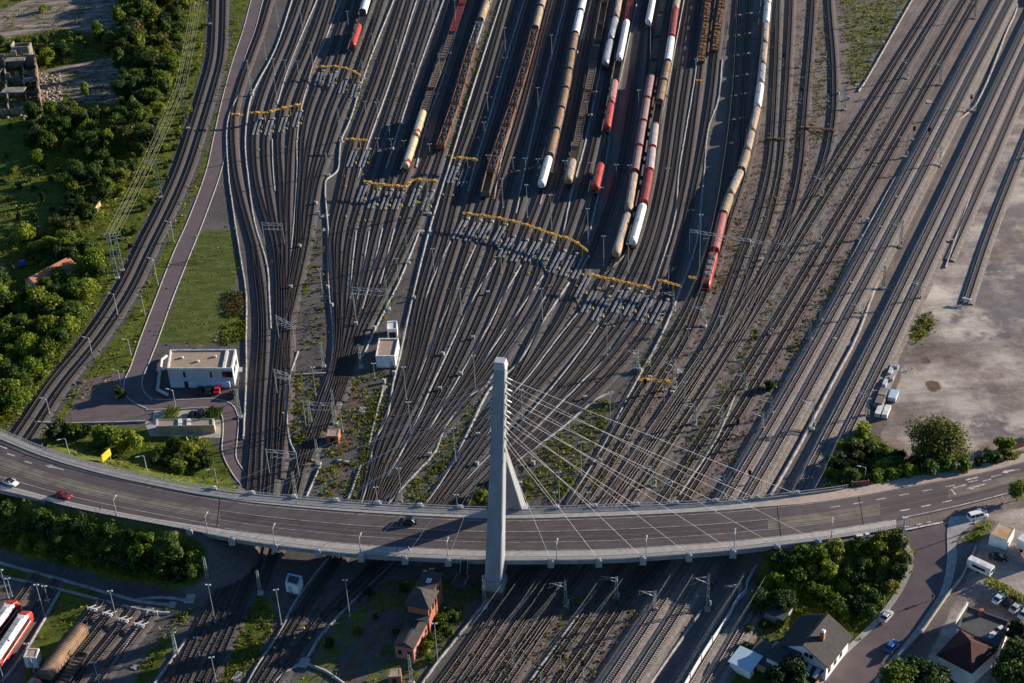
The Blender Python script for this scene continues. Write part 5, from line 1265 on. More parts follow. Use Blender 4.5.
# portal booms across the throats
def portal(x0, y0, x1, y1, h, label):
    a, b = at(x0, y0, h), at(x1, y1, h); c = Vector(((a.x + b.x) / 2, (a.y + b.y) / 2, 0)); r = empty('catenary_portal', c); tag(r, label, 'catenary portal', 'catenary portals over the tracks')
    mb = MB(); d = (b - a); n = max(4, int(d.length / 1.4))
    for dz in (0, .9): mb.beam(a - c + Vector((0, 0, dz)), b - c + Vector((0, 0, dz)), .12, .12)
    for k in range(n):
        p = a + d * (k / n) - c; q = a + d * ((k + 1) / n) - c; mb.beam(p + Vector((0, 0, .9 * (k % 2))), q + Vector((0, 0, .9 * ((k + 1) % 2))), .08, .08)
    mb.build('boom', 'steel_grey', r)
    for p in (a, b):
        m2 = MB(); m2.beam((p.x - c.x, p.y - c.y, 0), (p.x - c.x, p.y - c.y, h + 1), .22, .22); m2.build('upright', 'steel_green', r)
    m2 = MB()
    for k in range(1, 5): p = a + d * (k / 5) - c; m2.beam(p, p + Vector((-.6, 0, -1.6)), .1, .1); m2.beam(p + Vector((-.6, 0, -1.6)), p + Vector((1.2, 0, -1.3)), .1, .1)
    m2.build('hanger', 'white', r)
portal(352, 290, 386, 292, 7.5, 'thin catenary portal over the middle fan above the white roofed building')
portal(276, 318, 292, 326, 7.5, 'thin catenary portal over the left fan beside the weedy island')
portal(274, 372, 288, 376, 7.5, 'short catenary portal beside the dirt island left of the yard')
portal(266, 452, 296, 455, 7.5, 'thin catenary portal close to the crossing boards')
portal(690, 232, 768, 245, 7.5, 'long thin catenary portal over the red locomotive train')
portal(262, 225, 282, 226, 7.5, 'thin catenary portal over the throat of the left fan')
portal(303, 405, 331, 406, 7.5, 'thin catenary portal beside the brown track hut')

# high lattice towers and their lines beside the double track
def make_tower():
    H = 14.0; r = make_lattice(H, 1.5)(); r.name = 'power_line_tower'
    mb = MB(); mb.beam((-1.8, 0, H), (1.8, 0, H), .16, .16); mb.beam((-1.8, 0, H - 1.2), (1.8, 0, H - 1.2), .12, .12)
    mb.build('crossarm', 'steel_green', r); return r
TW = [(188, 129, 85, 'pale lattice power line tower standing in the grove edge'), (117, 279, 233, 'left lattice power line tower of the pair beside the double track'), (122, 271, 236, 'right lattice power line tower of the pair beside the double track'), (210, 25, -30, 'lattice power line tower near the top of the double track'), (161, 198, 160, 'short lattice mast between grove and double track')]
tops = []
for k, (x, y, t, l) in enumerate(TW):
    p = at(x, y); h = height_to(p, t); o = inst('tower', make_tower, p, .2, (1.2, 1.2, h / 14)); tag(o, l, 'power line tower', 'lattice towers of the power line'); tops.append(p + Vector((0, 0, h)))
def span(a, b, sag, offs, label):
    c = (a + b) / 2; c.z = 0; r = empty('power_line', c); tag(r, label, 'power line', 'power lines beside the double track')
    d = (b - a).normalized(); n = Vector((-d.y, d.x, 0)).normalized()
    for o, dz in offs:
        mb = MB(); P = [a + (b - a) * t + n * o + Vector((0, 0, dz - sag * 4 * t * (1 - t))) - c for t in np.linspace(0, 1, 13)]
        for p, q in zip(P[:-1], P[1:]): mb.tube(p, q, .034, n=5)
        mb.build('wire', 'wire', r)
O6 = [(-2.0, 0), (-1.2, -.4), (-.4, 0), (.4, -.4), (1.2, 0), (2.0, -.4)]
span(tops[0], (tops[1] + tops[2]) / 2, 1.5, O6, 'six pale power wires running down to the tower pair')
span(tops[3], tops[0], 1.2, O6, 'six pale power wires over the upper end of the grove')
up = at(214, -60, 14); span(up, tops[3], .8, O6, 'six pale power wires leaving the top edge')

# contact wires over the electrified tracks
for W_, ph, k in TA:
    if ph.startswith('track') and k in (5, 6): continue
    A_ = smooth_line(W_, 4)[::4].copy(); A_ = A_[(A_[:, 1] > 215) & (A_[:, 1] < 735)]; c_ = Vector(A_[len(A_) // 2]); c_.z = 0
    r = empty('contact_wire', c_); tag(r, f'thin contact wires over the {ORD1[k]}{ph} from the left', 'contact wire', 'contact wires over the electrified tracks')
    for nm, h0, sag in (('contact_line', 5.7, 0), ('carrier_line', 7.0, .55)):
        mb = MB(); q_ = None
        for i_, p_ in enumerate(A_):
            p_ = Vector((p_[0], p_[1], min(h0 - sag * math.sin(math.pi * ((i_ % 5) / 5)), (float(np.interp(p_[0], _cen[:, 0], _cen[:, 2])) - (2.75 if nm == 'contact_line' else 2.45)) if abs(p_[1] - float(np.interp(p_[0], _cen[:, 0], _cen[:, 1]))) < 24 else 99))) - c_
            if q_ is not None: mb.tube(q_, p_, .022, n=4)
            q_ = p_
        mb.build(nm, 'steel_dark', r)

# ------------------------------------------------------------------ street lamps
def make_street():
    r = empty('street_lamp'); H = 9.0; mb = MB(); mb.tube((0, 0, 0), (0, 0, H - .4), .14, .08, 8); mb.tube((0, 0, 0), (0, 0, .9), .2, .18, 8); mb.build('pole', 'steel_grey', r)
    mb = MB(); mb.tube((0, 0, H - .45), (.2, 0, H - .05), .07, n=6); mb.tube((.2, 0, H - .05), (1.4, 0, H + .12), .06, n=6); mb.build('arm', 'steel_grey', r)
    mb = MB(); mb.box((1.7, 0, H + .06), (.95, .36, .18), tx=.7, ty=.7); mb.build('lamp_head', 'lamp_glass', r); return r
def street(px, py, ty, rz, label, p):
    h = max(5, height_to(p, ty) - p.z); o = inst('street', make_street, p, rz, (1, 1, h / 9)); tag(o, label, 'street lamp', 'street lamps of the bridge road')
for k, (x, y, t) in enumerate([(117, 517, 475), (208, 537, 493), (275, 549, 521), (361, 557, 530), (448, 562, 535), (557, 563, 536), (646, 562, 533), (734, 555, 528), (831, 542, 517)]):
    a = deck(x, 1.008 if x > 210 else .99); street(x, y, t, R_(80), f'{ORD1[k]}street lamp from the left along the near edge of the bridge road', a)
for k, (x, y, t) in enumerate([(69, 454, 437), (147, 471, 454), (217, 484, 468)]): street(x, y, t, R_(200), f'{ORD1[k]}street lamp from the left behind the far pavement over the grassy bank', tat(x, y))
for (x, y, t, l) in [(176, 408, 390, 'street lamp in the yard of the white flat roofed building'), (864, 484, 463, 'street lamp behind the orange board on the far pavement'), (984, 527, 505, 'street lamp bending over the road beside the rusty roofed hut'), (158, 285, 259, 'slim lamp post in the grass strip beside the double track'), (145, 315, 296, 'second slim lamp post in the grass strip beside the double track'), (174, 242, 222, 'thin pole beside the upper pink road'), (118, 316, 294, 'grey pole inside the double track curve'), (92, 354, 338, 'grey pole at the foot of the double track curve'), (50, 415, 399, 'thin pole where the double track meets the bridge'), (131, 355, 340, 'thin pole at the fork of the pink road'), (121, 385, 376, 'thin pole at the edge of the pink yard')]:
    street(x, y, t, R_(160), l, tat(x, y))
p = tat(901, 549); r = empty('signal_mast', p); tag(r, 'thick grey mast with a small head at the street corner', 'mast')
mb = MB(); mb.tube((0, 0, 0), (0, 0, 9.2), .26, .18, 8); mb.build('pole', 'steel_grey', r); mb = MB(); mb.box((0, 0, 9.2), (1.3, .7, .35)); mb.build('head', 'lamp_glass', r)
# railway signals
def make_signal():
    r = empty('railway_signal'); mb = MB(); mb.tube((0, 0, 0), (0, 0, 4.6), .09, .08, 6); mb.beam((.3, 0, 0), (.1, 0, 3.6), .05, .05); mb.box((0, 0, 0), (.8, .8, .3)); mb.build('post', 'steel_grey', r)
    mb = MB(); mb.box((0, -.15, 3.7), (.85, .25, 1.7)); mb.box((0, -.3, 5.0), (.5, .3, .1)); mb.build('screen', 'black', r)
    mb = MB(); mb.box((.02, -.22, 1.6), (.4, .1, .5)); mb.build('plate', 'yellow', r); return r
for (x, y, l) in [(737, 435, 'beside the right cable anchors'), (828, 102, 'left of the green triangle of weeds'), (801, 100, 'among the upper right tracks'), (783, 66, 'highest, among the upper right tracks'), (913, 140, 'left beside the long boundary path'), (928, 141, 'right beside the long boundary path'), (749, 487, 'near the far railing of the bridge'), (564, 672, 'left in the bottom track field'), (583, 678, 'right in the bottom track field'), (733, 489, 'at the pale duct path before the bridge'), (970, 108, 'on the main line shadow edge'), (645, 395, 'under the lone gantry')]:
    o = inst('signal', make_signal, at(x, y), rng.uniform(-.3, .1)); tag(o, f'black railway signal on a thin post, {l}', 'railway signal', 'black railway signals')
# ------------------------------------------------------------------ left road and yards
def sheet(name, px, mt, dz, label, terrain=False, n=1):
    P = [tat(x, y, dz) if terrain else at(x, y, 0) + Vector((0, 0, dz)) for x, y in px]
    mb = MB(); mb.face(P); o = mb.build(name, mt)
    if o.data.polygons[0].normal.z < 0: o.data.flip_normals()
    tag(o, label, kind='structure'); return o
def ribbon(name, L, Rr, mt, dz, label, kerb=None, terrain=False, sub=6):
    """road between a left and a right pixel line"""
    f = (lambda x, y: tat(x, y)) if terrain else (lambda x, y: at(x, y))
    A = catmull([f(*p) for p in L], 2.0); B = catmull([f(*p) for p in Rr], 2.0); n = max(len(A), len(B))
    rs = lambda X: np.stack([np.interp(np.linspace(0, 1, n), np.linspace(0, 1, len(X)), X[:, i]) for i in range(3)], 1)
    A, B = rs(A), rs(B); V = []
    for a, b in zip(A, B):
        for k in range(sub + 1):
            q = a * (1 - k / sub) + b * (k / sub); z = terr1(q[0], q[1]) if terrain else 0; V.append((q[0], q[1], z + dz))
    w = sub + 1
    Fq = [(i * w + k, i * w + k + 1, (i + 1) * w + k + 1, (i + 1) * w + k) for i in range(n - 1) for k in range(sub)]
    o = np_obj(name, V, Fq, mt); tag(o, label, kind='structure')
    if o.data.polygons[0].normal.z < 0: o.data.flip_normals()
    if kerb:
        VV = []; FF = []; mm = []
        for X in (A, B):
            Y = X.copy(); Y[:, 2] = [(terr1(q[0], q[1]) if terrain else 0) for q in X]
            v, f_, mi = sweep_box(Y, .34, 0, .13); FF.append(f_ + sum(len(x) for x in VV)); VV.append(v)
        k = np_obj('kerb', np.concatenate(VV), np.concatenate(FF), kerb); tag(k, 'pale kerb stones lining ' + label, kind='structure')
    return o
ribbon('service_road', [(268, -60), (251, 0), (243, 30), (233, 60), (222, 100), (213, 140), (206, 171), (188, 220), (172, 256), (155, 300), (139, 342), (130, 368), (124, 382), (126, 396), (136, 404), (147, 409)],
       [(282, -60), (263, 0), (255, 30), (244, 60), (235, 100), (229, 135), (221, 171), (203, 222), (187, 262), (172, 300), (157, 342), (150, 360), (142, 382), (145, 393), (153, 399), (160, 400)], 'asphalt_pink', .045, 'pink grey service road running down the left of the yard', 'conc')
sheet('yard_paving', [(147, 384), (236, 384), (237, 398), (225, 409), (150, 410), (140, 404), (141, 394)], 'asphalt', .03, 'dark paving in front of the white flat roofed building')
sheet('yard_paving', [(80, 380), (124, 372), (128, 396), (148, 410), (72, 421), (70, 410)], 'asphalt_pink', .026, 'pinkish gravel yard beside the lower pink road')
ribbon('service_road', [(146, 410), (180, 409), (212, 408), (221, 414), (223, 430), (222, 452), (231, 472), (243, 488)], [(150, 399), (180, 400), (215, 399), (231, 404), (238, 418), (237, 440), (236, 458), (243, 470), (250, 480)], 'asphalt_pink', .05, 'curved service road between the garages and the tracks', 'conc')
sheet('parking_bay', [(154, 411), (205, 410), (206, 420), (152, 421)], 'pave', .036, 'pale parking bay behind the low garages')
sheet('yard_paving', [(144, 421), (222, 420), (222, 438), (150, 436)], 'pave', .022, 'pale paving around the low garages')
for dx, w_ in ((-5.4, 2.3), (-1.6, 3.6), (3.9, 3.6)): ribbon('level_crossing_boards', [(251 + dx, 466), (249.6 + dx, 480), (248.6 + dx, 494)], [(251 + dx + w_, 466), (249.6 + dx + w_, 480), (248.6 + dx + w_, 494)], 'board', .20, 'tan crossing boards laid between the rails just above the bridge')
for a, b in (((229, 552), (206, 608)), ((241, 554), (217, 612))):
    ribbon('level_crossing_boards', [a, b], [(a[0] + 4, a[1]), (b[0] + 4, b[1])], 'board', .20, 'tan crossing boards leaving the bridge shadow at the lower left')
# dark scrub patch beside crossing
# street on the lower right
ribbon('street', [(899, 532), (909, 545), (914, 560), (906, 585), (882, 620), (846, 655), (818, 692)], [(955, 514), (947, 530), (947, 560), (941, 590), (919, 625), (886, 665), (868, 692)], 'asphalt_pink', .03, 'pink grey side street curving down from the bridge road', None, True)
ribbon('pavement', [(894, 534), (903, 547), (908, 560), (900, 584), (876, 618), (842, 652), (812, 690)], [(899, 532), (909, 545), (914, 560), (906, 585), (882, 620), (846, 655), (818, 690)], 'pave', .13, 'narrow pavement on the left of the side street', None, True)
ribbon('pavement', [(950, 517), (947, 530), (947, 560), (941, 590), (919, 625), (886, 665), (868, 692)], [(990, 515), (970, 527), (957, 538), (957, 558), (949, 590), (928, 625), (897, 662), (880, 692)], 'pave', .13, 'broad pavement on the right of the side street', None, True)
mb = MB()
for a, b in [((976, 548), (962, 578)), ((962, 578), (946, 598)), ((946, 598), (924, 630)), ((924, 630), (898, 658))]:
    p, q = tat(*a), tat(*b); mb.beam(p + Vector((0, 0, .45)), q + Vector((0, 0, .45)), .3, .9)
o = mb.build('garden_wall', 'conc'); tag(o, 'low pale wall between the side street and the sandy car park', 'wall')

# ------------------------------------------------------------------ buildings
def local(pts, z=0):
    c = Vector((sum(p.x for p in pts) / len(pts), sum(p.y for p in pts) / len(pts), z)); return c, [p - c for p in pts]
def quad_roof(px, z):
    """roof corners given as pixels at height z -> world ground points"""
    P = [at(x, y, z) for x, y in px]; return [Vector((p.x, p.y, 0)) for p in P]
def shrink(P, d):
    c = sum((Vector(p) for p in P), Vector()) / len(P); return [tuple(Vector(p) + (c - Vector(p)).normalized() * d) for p in P]
def wall_rect(mb, a, b, t0, t1, z0, z1, out=.04, th=.06):
    """flat panel on the wall a-b"""
    a, b = Vector(a), Vector(b); d = b - a; n = Vector((d.y, -d.x, 0)).normalized()
    p, q = a + d * t0 + n * out, a + d * t1 + n * out
    mb.hexa([(p - n * th) + Vector((0, 0, z0)), (q - n * th) + Vector((0, 0, z0)), q + Vector((0, 0, z0)), p + Vector((0, 0, z0)), (p - n * th) + Vector((0, 0, z1)), (q - n * th) + Vector((0, 0, z1)), q + Vector((0, 0, z1)), p + Vector((0, 0, z1))])
def flat_house(name, px, z, label, wallm, roofm, para=.5, rim='white', zb=0.0):
    P = quad_roof(px, z); 
    # order: far left, far right, near right, near left
    c, Lp = local(P, zb); h = empty(name, c); tag(h, label, 'building')
    L2 = [tuple(p) for p in Lp]
    mb = MB(); mb.prism(L2, 0, z - zb - para); w = mb.build('wall', wallm, h)
    ins = shrink(L2, .5); mb = MB(); n = 4
    for i in range(4):
        j = (i + 1) % 4; a, b, ci, di = L2[i], L2[j], ins[j], ins[i]; z0, z1 = z - zb - para, z - zb
        mb.hexa([(a[0], a[1], z0), (b[0], b[1], z0), (ci[0], ci[1], z0), (di[0], di[1], z0), (a[0], a[1], z1), (b[0], b[1], z1), (ci[0], ci[1], z1), (di[0], di[1], z1)])
    mb.build('parapet', rim, h)
    mb = MB(); mb.face([(p[0], p[1], z - zb - para + .05) for p in ins]); r = mb.build('roof', roofm, h)
    if r.data.polygons[0].normal.z < 0: r.data.flip_normals()
    return h, L2
h, L = flat_house('office_building', [(170, 349.5), (236, 349), (232, 368), (167, 368)], 6.2, 'white flat roofed building with a pale blue canopy beside parked cars', 'grey_wall', 'gravel_roof')
fl, fr, nr, nl = L
mb = MB(); wall_rect(mb, nl, nr, .02, .94, .15, 2.1, 1.0, 1.0); mb.build('lower_front', 'lightblue', h)
for t in (.23, .64): mb = MB(); wall_rect(mb, nl, nr, t, t + .035, 3.0, 5.0); mb.build('window', 'glass', h)
mb = MB(); wall_rect(mb, nl, nr, .83, .99, 3.0, 5.0); mb.build('window', 'glass', h)
mb = MB(); wall_rect(mb, nl, nr, .24, .30, .2, 2.3, 1.06, .05); mb.build('door', 'black', h)
for t0, t1 in ((.2, .45), (.55, .8)): mb = MB(); wall_rect(mb, nr, fr, t0, t1, 2.8, 4.4); mb.build('window', 'glass', h)
mb = MB(); a, b = Vector(fl) + (Vector(fr) - Vector(fl)) * .87, Vector(nl) + (Vector(nr) - Vector(nl)) * .87; mb.beam(a + Vector((0, 0, 5.95)), b + Vector((0, 0, 5.95)), .8, .45); mb.build('roof_kerb', 'white', h)
for t_, q_ in ((.2, .4), (.45, .6), (.7, .35)):
    v_ = Vector(fl) * (1 - t_) * (1 - q_) + Vector(fr) * t_ * (1 - q_) + Vector(nl) * (1 - t_) * q_ + Vector(nr) * t_ * q_; mb = MB(); mb.box((v_.x, v_.y, 5.75), (.8, .8, .55), tx=.8, ty=.8); mb.build('roof_vent', 'conc_light', h)
mb = MB(); P = [at(*p) for p in [(167, 358), (162, 362), (158, 392), (168, 397)]]
for p, q in zip(P[:-1], P[1:]): mb.tube(p + Vector((0, 0, .8)), q + Vector((0, 0, .8)), .45, n=8)
o = mb.build('air_duct', 'conc_light'); tag(o, 'pale pipe duct bent round the left end of the white building', 'pipe')
h, L = flat_house('garage_block', [(156, 419), (214, 418.5), (214, 425), (156, 426)], 2.7, 'low tan garage block with a beige roof', 'tan_wall', 'gravel_roof', .3, 'conc_light')
fl, fr, nr, nl = L
for k in range(6): mb = MB(); wall_rect(mb, nl, nr, .04 + k * .16, .15 + k * .16, .1, 2.1); mb.build('door', 'cream', h)
for t in (.41, .56): mb = MB(); a, b = Vector(fl) + (Vector(fr) - Vector(fl)) * t, Vector(nl) + (Vector(nr) - Vector(nl)) * t; mb.beam(a + Vector((0, 0, 2.6)), b + Vector((0, 0, 2.6)), .9, .4); mb.build('roof_kerb', 'white', h)
h, L = flat_house('yard_building', [(378.8, 338), (398.5, 338), (394.7, 356), (375.5, 356)], 4.0, 'white yard building with a brown gravel roof between two fans', 'white_wall', 'gravel_roof', .4)
fl, fr, nr, nl = L
for t in (.2, .6): mb = MB(); wall_rect(mb, nr, fr, t, t + .18, 1.2, 2.4); mb.build('window', 'glass', h)
mb = MB(); wall_rect(mb, nl, nr, .7, .86, .1, 2.2); mb.build('door', 'grey_wall', h)
h, L = flat_house('white_block', [(387, 321), (397, 320.5), (397, 329), (387, 329.5)], 3.4, 'small white block open at the front behind the yard building', 'white_wall', 'white', .3)
mb = MB(); wall_rect(mb, L[3], L[2], .15, .85, .1, 2.4); mb.build('opening', 'black', h)
h, L = flat_house('track_hut', [(328, 429), (340, 428.5), (338, 436), (326, 436)], 2.6, 'brown track hut beside the middle fan', 'brick', 'gravel_roof', .15, 'gravel_roof')
mb = MB(); wall_rect(mb, L[3], L[2], .3, .7, .1, 2.0); mb.build('door', 'black', h)
h, L = flat_house('equipment_box', [(288, 573), (302, 576), (298, 586), (285, 582)], 3.0, 'pale blue equipment box with a dark roof by the bridge shadow', 'white_wall', 'felt', .3, 'lightblue')
mb = MB(); wall_rect(mb, L[3], L[2], .2, .5, .1, 2.2); mb.build('door', 'grey_wall', h)
h, L = flat_house('small_hut', [(391, 669), (401, 668), (401, 676), (388, 677)], 2.6, 'small beige hut in front of the brick signal box', 'brick', 'gravel_roof', .12, 'gravel_roof')
mb = MB(); wall_rect(mb, L[3], L[2], .3, .6, .1, 2.0); mb.build('door', 'black', h)
h, L = flat_house('small_hut', [(27, 648), (39, 648), (36, 658), (23, 657)], 3.2, 'beige depot hut on the grass beside the trains', 'white_wall', 'gravel_roof', .15, 'conc_light')
mb = MB(); wall_rect(mb, L[3], L[2], .3, .6, .1, 2.1); mb.build('door', 'grey_wall', h)
z0 = tat(1000, 545).z
h, L = flat_house('rusty_roof_hut', [(1000, 522), (1015, 528), (1008, 540), (990, 534)], z0 + 3.2, 'white hut with a rusty sheet roof near the road', 'white_wall', 'rust_roof', .10, 'rust_roof', z0)
for t in (.15, .62): mb = MB(); wall_rect(mb, L[3], L[2], t, t + .14, 1.0, 2.1); mb.build('window', 'glass', h)
mb = MB(); wall_rect(mb, L[3], L[2], .76, .93, .1, 2.2); mb.build('door', 'black', h)
# brick signal box
c = at(420, 632); ang = math.atan2((at(437, 588) - at(410, 640)).y, (at(437, 588) - at(410, 640)).x)
sb = empty('signal_box', c, ang); sb.scale = (.86, .88, .95); tag(sb, 'old brick signal box with a pyramid roof in the bridge shadow', 'signal box')
mb = MB(); mb.box((3.2, 0, 0), (6.4, 5.6, 8.2)); mb.build('tower_wall', 'brick', sb)
mb = MB(); mb.box((9.4, .3, 0), (6.0, 4.6, 8.6)); mb.build('stair_wall', 'brick', sb)
mb = MB(); mb.box((-5.2, .2, 0), (10.4, 5.0, 4.2)); mb.build('annex_wall', 'brick_red', sb)
mb = MB(); E = [(-.6, -3.4), (7.0, -3.4), (7.0, 3.4), (-.6, 3.4)]; mb.loft([[(x, y, 8.2) for x, y in E], [(x, y, 8.45) for x, y in E], [(3.2 + (x - 3.2) * .04, y * .04, 10.9) for x, y in E]]); mb.build('pyramid_roof', 'roof_tile', sb)
mb = MB(); mb.box((9.6, .3, 8.6), (6.8, 5.2, .3)); r_ = mb.build('stair_roof', 'roof_tile', sb); mb = MB(); mb.box((9.2, .2, 8.9), (1.6, 1.2, .25)); mb.build('skylight', 'white', r_)
mb = MB(); mb.loft([[(x, y, 4.2) for x, y in ((-10.8, -2.7), (0, -2.7), (0, 3.0), (-10.8, 3.0))], [(x, y, 4.9) for x, y in ((-10.0, -.2), (0, -.2), (0, .4), (-10.0, .4))]]); mb.build('annex_roof', 'roof_tile', sb)
for x in (1.2, 3.4, 5.4):
    for s in (-1,): mb = MB(); mb.box((x, s * 2.82, 5.4), (1.3, .08, 1.7)); mb.build('window', 'glass', sb)
for x in (8.6, 10.6): mb = MB(); mb.box((x, -2.02, 4.8), (.9, .08, 1.5)); mb.build('window', 'glass', sb)
for x in (-8, -4.5, -1.5): mb = MB(); mb.box((x, -2.32, 1.3), (1.0, .08, 1.4)); mb.build('window', 'glass', sb)
for y in (-1.2, 1.4): mb = MB(); mb.box((-10.42, y, 1.3), (.08, 1.0, 1.4)); mb.build('window', 'glass', sb)
mb = MB(); mb.box((-1.0, 0, 5.6), (2.4, 6.4, .25)); mb.build('balcony', 'steel_dark', sb)
# gabled house
z0 = tat(820, 660).z
# ridge and eaves from roof pixels
def hs(px, py, z): return at(px, py, z0 + z)
hc = at(812, 652, z0); 
e1, e2 = hs(850, 631, 5.0), hs(829, 656, 5.0)        # right eave
r1, r2 = hs(829.5, 616, 8.6), hs(809, 642, 8.6)      # ridge
ax = (r1 - r2); ax.z = 0; axn = ax.normalized(); sd = Vector((axn.y, -axn.x, 0))
Lh = 11.6; Wd = 6.0; hc = (r1 + r2) / 2 + Vector((-.6, .6, 0)); hc.z = z0
hang = math.atan2(axn.y, axn.x)
gh = empty('gabled_house', hc, hang); gh.scale = (.92, .92, .92); tag(gh, 'white gabled house with a grey brown tiled roof and chimney', 'house')
mb = MB(); prof = [(-Wd, 0), (Wd, 0), (Wd, 5.0), (0, 8.3), (-Wd, 5.0)]
mb.loft([[(x, y, z) for y, z in prof] for x in (-Lh / 2, Lh / 2)]); mb.build('wall', 'white_wall', gh)
for s in (-1, 1):
    mb = MB(); e = Wd + .7; ze = 5.0 - .7 * 3.3 / Wd
    mb.hexa([(-Lh / 2 - .6, 0, 8.35), (Lh / 2 + .6, 0, 8.35), (Lh / 2 + .6, s * e, ze + .05), (-Lh / 2 - .6, s * e, ze + .05), (-Lh / 2 - .6, 0, 8.65), (Lh / 2 + .6, 0, 8.65), (Lh / 2 + .6, s * e, ze + .35), (-Lh / 2 - .6, s * e, ze + .35)][:: 1])
    for q in np.linspace(.06, .97, 16): mb.beam((-Lh / 2 - .6, s * e * q, 8.65 + (ze + .35 - 8.65) * q), (Lh / 2 + .6, s * e * q, 8.65 + (ze + .35 - 8.65) * q), .10, .08)
    mb.build('roof', 'roof_tile', gh)
mb = MB(); mb.box((-.8, -2.2, 7.0), (1.0, 1.0, 2.8)); ch = mb.build('chimney', 'brick', gh); mb = MB(); mb.box((-.8, -2.2, 9.8), (1.1, 1.1, .5), tx=.5, ty=.5); mb.build('chimney_cap', 'white', ch)
for y, z in ((-2.0, 5.0), (-.8, 5.0), (-3, 1.4), (2, 1.4)): mb = MB(); mb.box((-Lh / 2 - .03, y, z), (.08, 1.0, 1.2)); mb.build('window', 'glass', gh)
for x in (-4, -1, 2): mb = MB(); mb.box((x, -Wd - .03, 1.4), (1.3, .08, 1.4)); mb.build('window', 'glass', gh)
mb = MB(); mb.box((-Lh / 2 - 2.4, 4.0, 0), (4.6, 6.0, 4.3)); an = mb.build('side_wing', 'white_wall', gh)
mb = MB(); mb.hexa([(-Lh / 2 - 5.0, .6, 4.3), (-Lh / 2 + .2, .6, 4.9), (-Lh / 2 + .2, 7.4, 4.9), (-Lh / 2 - 5.0, 7.4, 4.3), (-Lh / 2 - 5.0, .6, 4.5), (-Lh / 2 + .2, .6, 5.6), (-Lh / 2 + .2, 7.4, 5.6), (-Lh / 2 - 5.0, 7.4, 4.5)]); mb.build('wing_roof', 'roof_slate', gh)
for y in (2.6, 4.2): mb = MB(); mb.box((-Lh / 2 - 4.73, y, 2.2), (.08, 1.0, 1.2)); mb.build('window', 'glass', gh)
mb = MB(); mb.hexa([(-Lh / 2 - 3.2, -5.6, 2.5), (-Lh / 2 - .1, -5.6, 3.2), (-Lh / 2 - .1, .4, 3.2), (-Lh / 2 - 3.2, .4, 2.5), (-Lh / 2 - 3.2, -5.6, 2.6), (-Lh / 2 - .1, -5.6, 3.3), (-Lh / 2 - .1, .4, 3.3), (-Lh / 2 - 3.2, .4, 2.6)]); mb.build('porch_roof', 'roof_slate', gh)
for y in (-4.4, -2.2): mb = MB(); mb.hexa([(-Lh / 2 - 3.0, y - .5, 2.68), (-Lh / 2 - .3, y - .5, 3.30), (-Lh / 2 - .3, y + .5, 3.30), (-Lh / 2 - 3.0, y + .5, 2.68), (-Lh / 2 - 3.0, y - .5, 2.74), (-Lh / 2 - .3, y - .5, 3.36), (-Lh / 2 - .3, y + .5, 3.36), (-Lh / 2 - 3.0, y + .5, 2.74)]); mb.build('porch_skylight', 'lightblue', gh)
mb = MB()
for a, b in [((838, 662), (820, 680)), ((820, 680), (806, 700))]: p, q = tat(*a), tat(*b); mb.beam(p + Vector((0, 0, .5)), q + Vector((0, 0, .5)), .3, 1.0)
o = mb.build('garden_wall', 'brick_red'); tag(o, 'low red garden wall with a white stripe in front of the gabled house', 'wall')
# sheds left of the house
def shed(px, py, w, l, hh, rz, label, roofm, wallm):
    p = tat(px, py); s = empty('garden_shed', p, rz); tag(s, label, 'shed', 'sheds in the garden left of the gabled house')
    mb = MB(); mb.prism([(-w / 2, -l / 2), (w / 2, -l / 2), (w / 2, l / 2), (-w / 2, l / 2)], 0, hh); mb.build('wall', wallm, s)
    mb = MB(); e = .35; mb.hexa([(-w / 2 - e, -l / 2 - e, hh), (w / 2 + e, -l / 2 - e, hh + .5), (w / 2 + e, l / 2 + e, hh + .5), (-w / 2 - e, l / 2 + e, hh), (-w / 2 - e, -l / 2 - e, hh + .15), (w / 2 + e, -l / 2 - e, hh + .65), (w / 2 + e, l / 2 + e, hh + .65), (-w / 2 - e, l / 2 + e, hh + .15)]); mb.build('roof', roofm, s)
    mb = MB(); mb.box((0, -l / 2 - .03, .1), (1.0, .08, 1.9)); mb.build('door', 'black', s)
shed(745, 668, 4.6, 5.0, 2.4, .9, 'garden shed with a bright pale blue roof beside the noise wall', 'lightblue', 'white_wall')
shed(764, 662, 6, 5.0, 2.3, .9, 'dark roofed garden shed next to the pale roofed shed', 'felt', 'tan_wall')
shed(777, 616, 5, 5, 2.3, .9, 'grey roofed shed behind the garden hedge', 'felt', 'conc')
# red hip roof house with flat roof
z0 = tat(960, 690).z
rp = [at(x, y, z0 + 5.0) for x, y in [(960, 630), (998, 650), (972, 674), (936, 655)]]
c = sum(rp, Vector()) / 4; c.z = z0; hh_ = empty('hip_roof_house', c); tag(hh_, 'house with a dark red hipped roof and a flat felt roofed wing', 'house')
Q4 = [Vector((p.x - c.x, p.y - c.y, 0)) for p in rp]
mb = MB(); mb.prism([tuple(p) for p in shrink(Q4, .7)], 0, 5.0); mb.build('wall', 'white_wall', hh_)
apex = sum(Q4, Vector()) / 4 + Vector((.5, 0, 8.2)); mb = MB()
ring0 = [(p.x, p.y, 4.95) for p in Q4]; ring1 = [(p.x, p.y, 5.15) for p in Q4]; ring2 = [(apex.x + p.x * .03, apex.y + p.y * .03, apex.z) for p in Q4]
mb.loft([ring0, ring1, ring2]); mb.build('hip_roof', 'roof_red', hh_)
fp = [at(x, y, z0 + 4.6) for x, y in [(967, 606), (1010, 622), (998, 648), (957, 627)]]; F4 = [Vector((p.x - c.x, p.y - c.y, 0)) for p in fp]
mb = MB(); mb.prism([tuple(p) for p in F4], 0, 4.3); mb.build('wing_wall', 'white_wall', hh_)
ins = shrink(F4, .5); mb = MB()
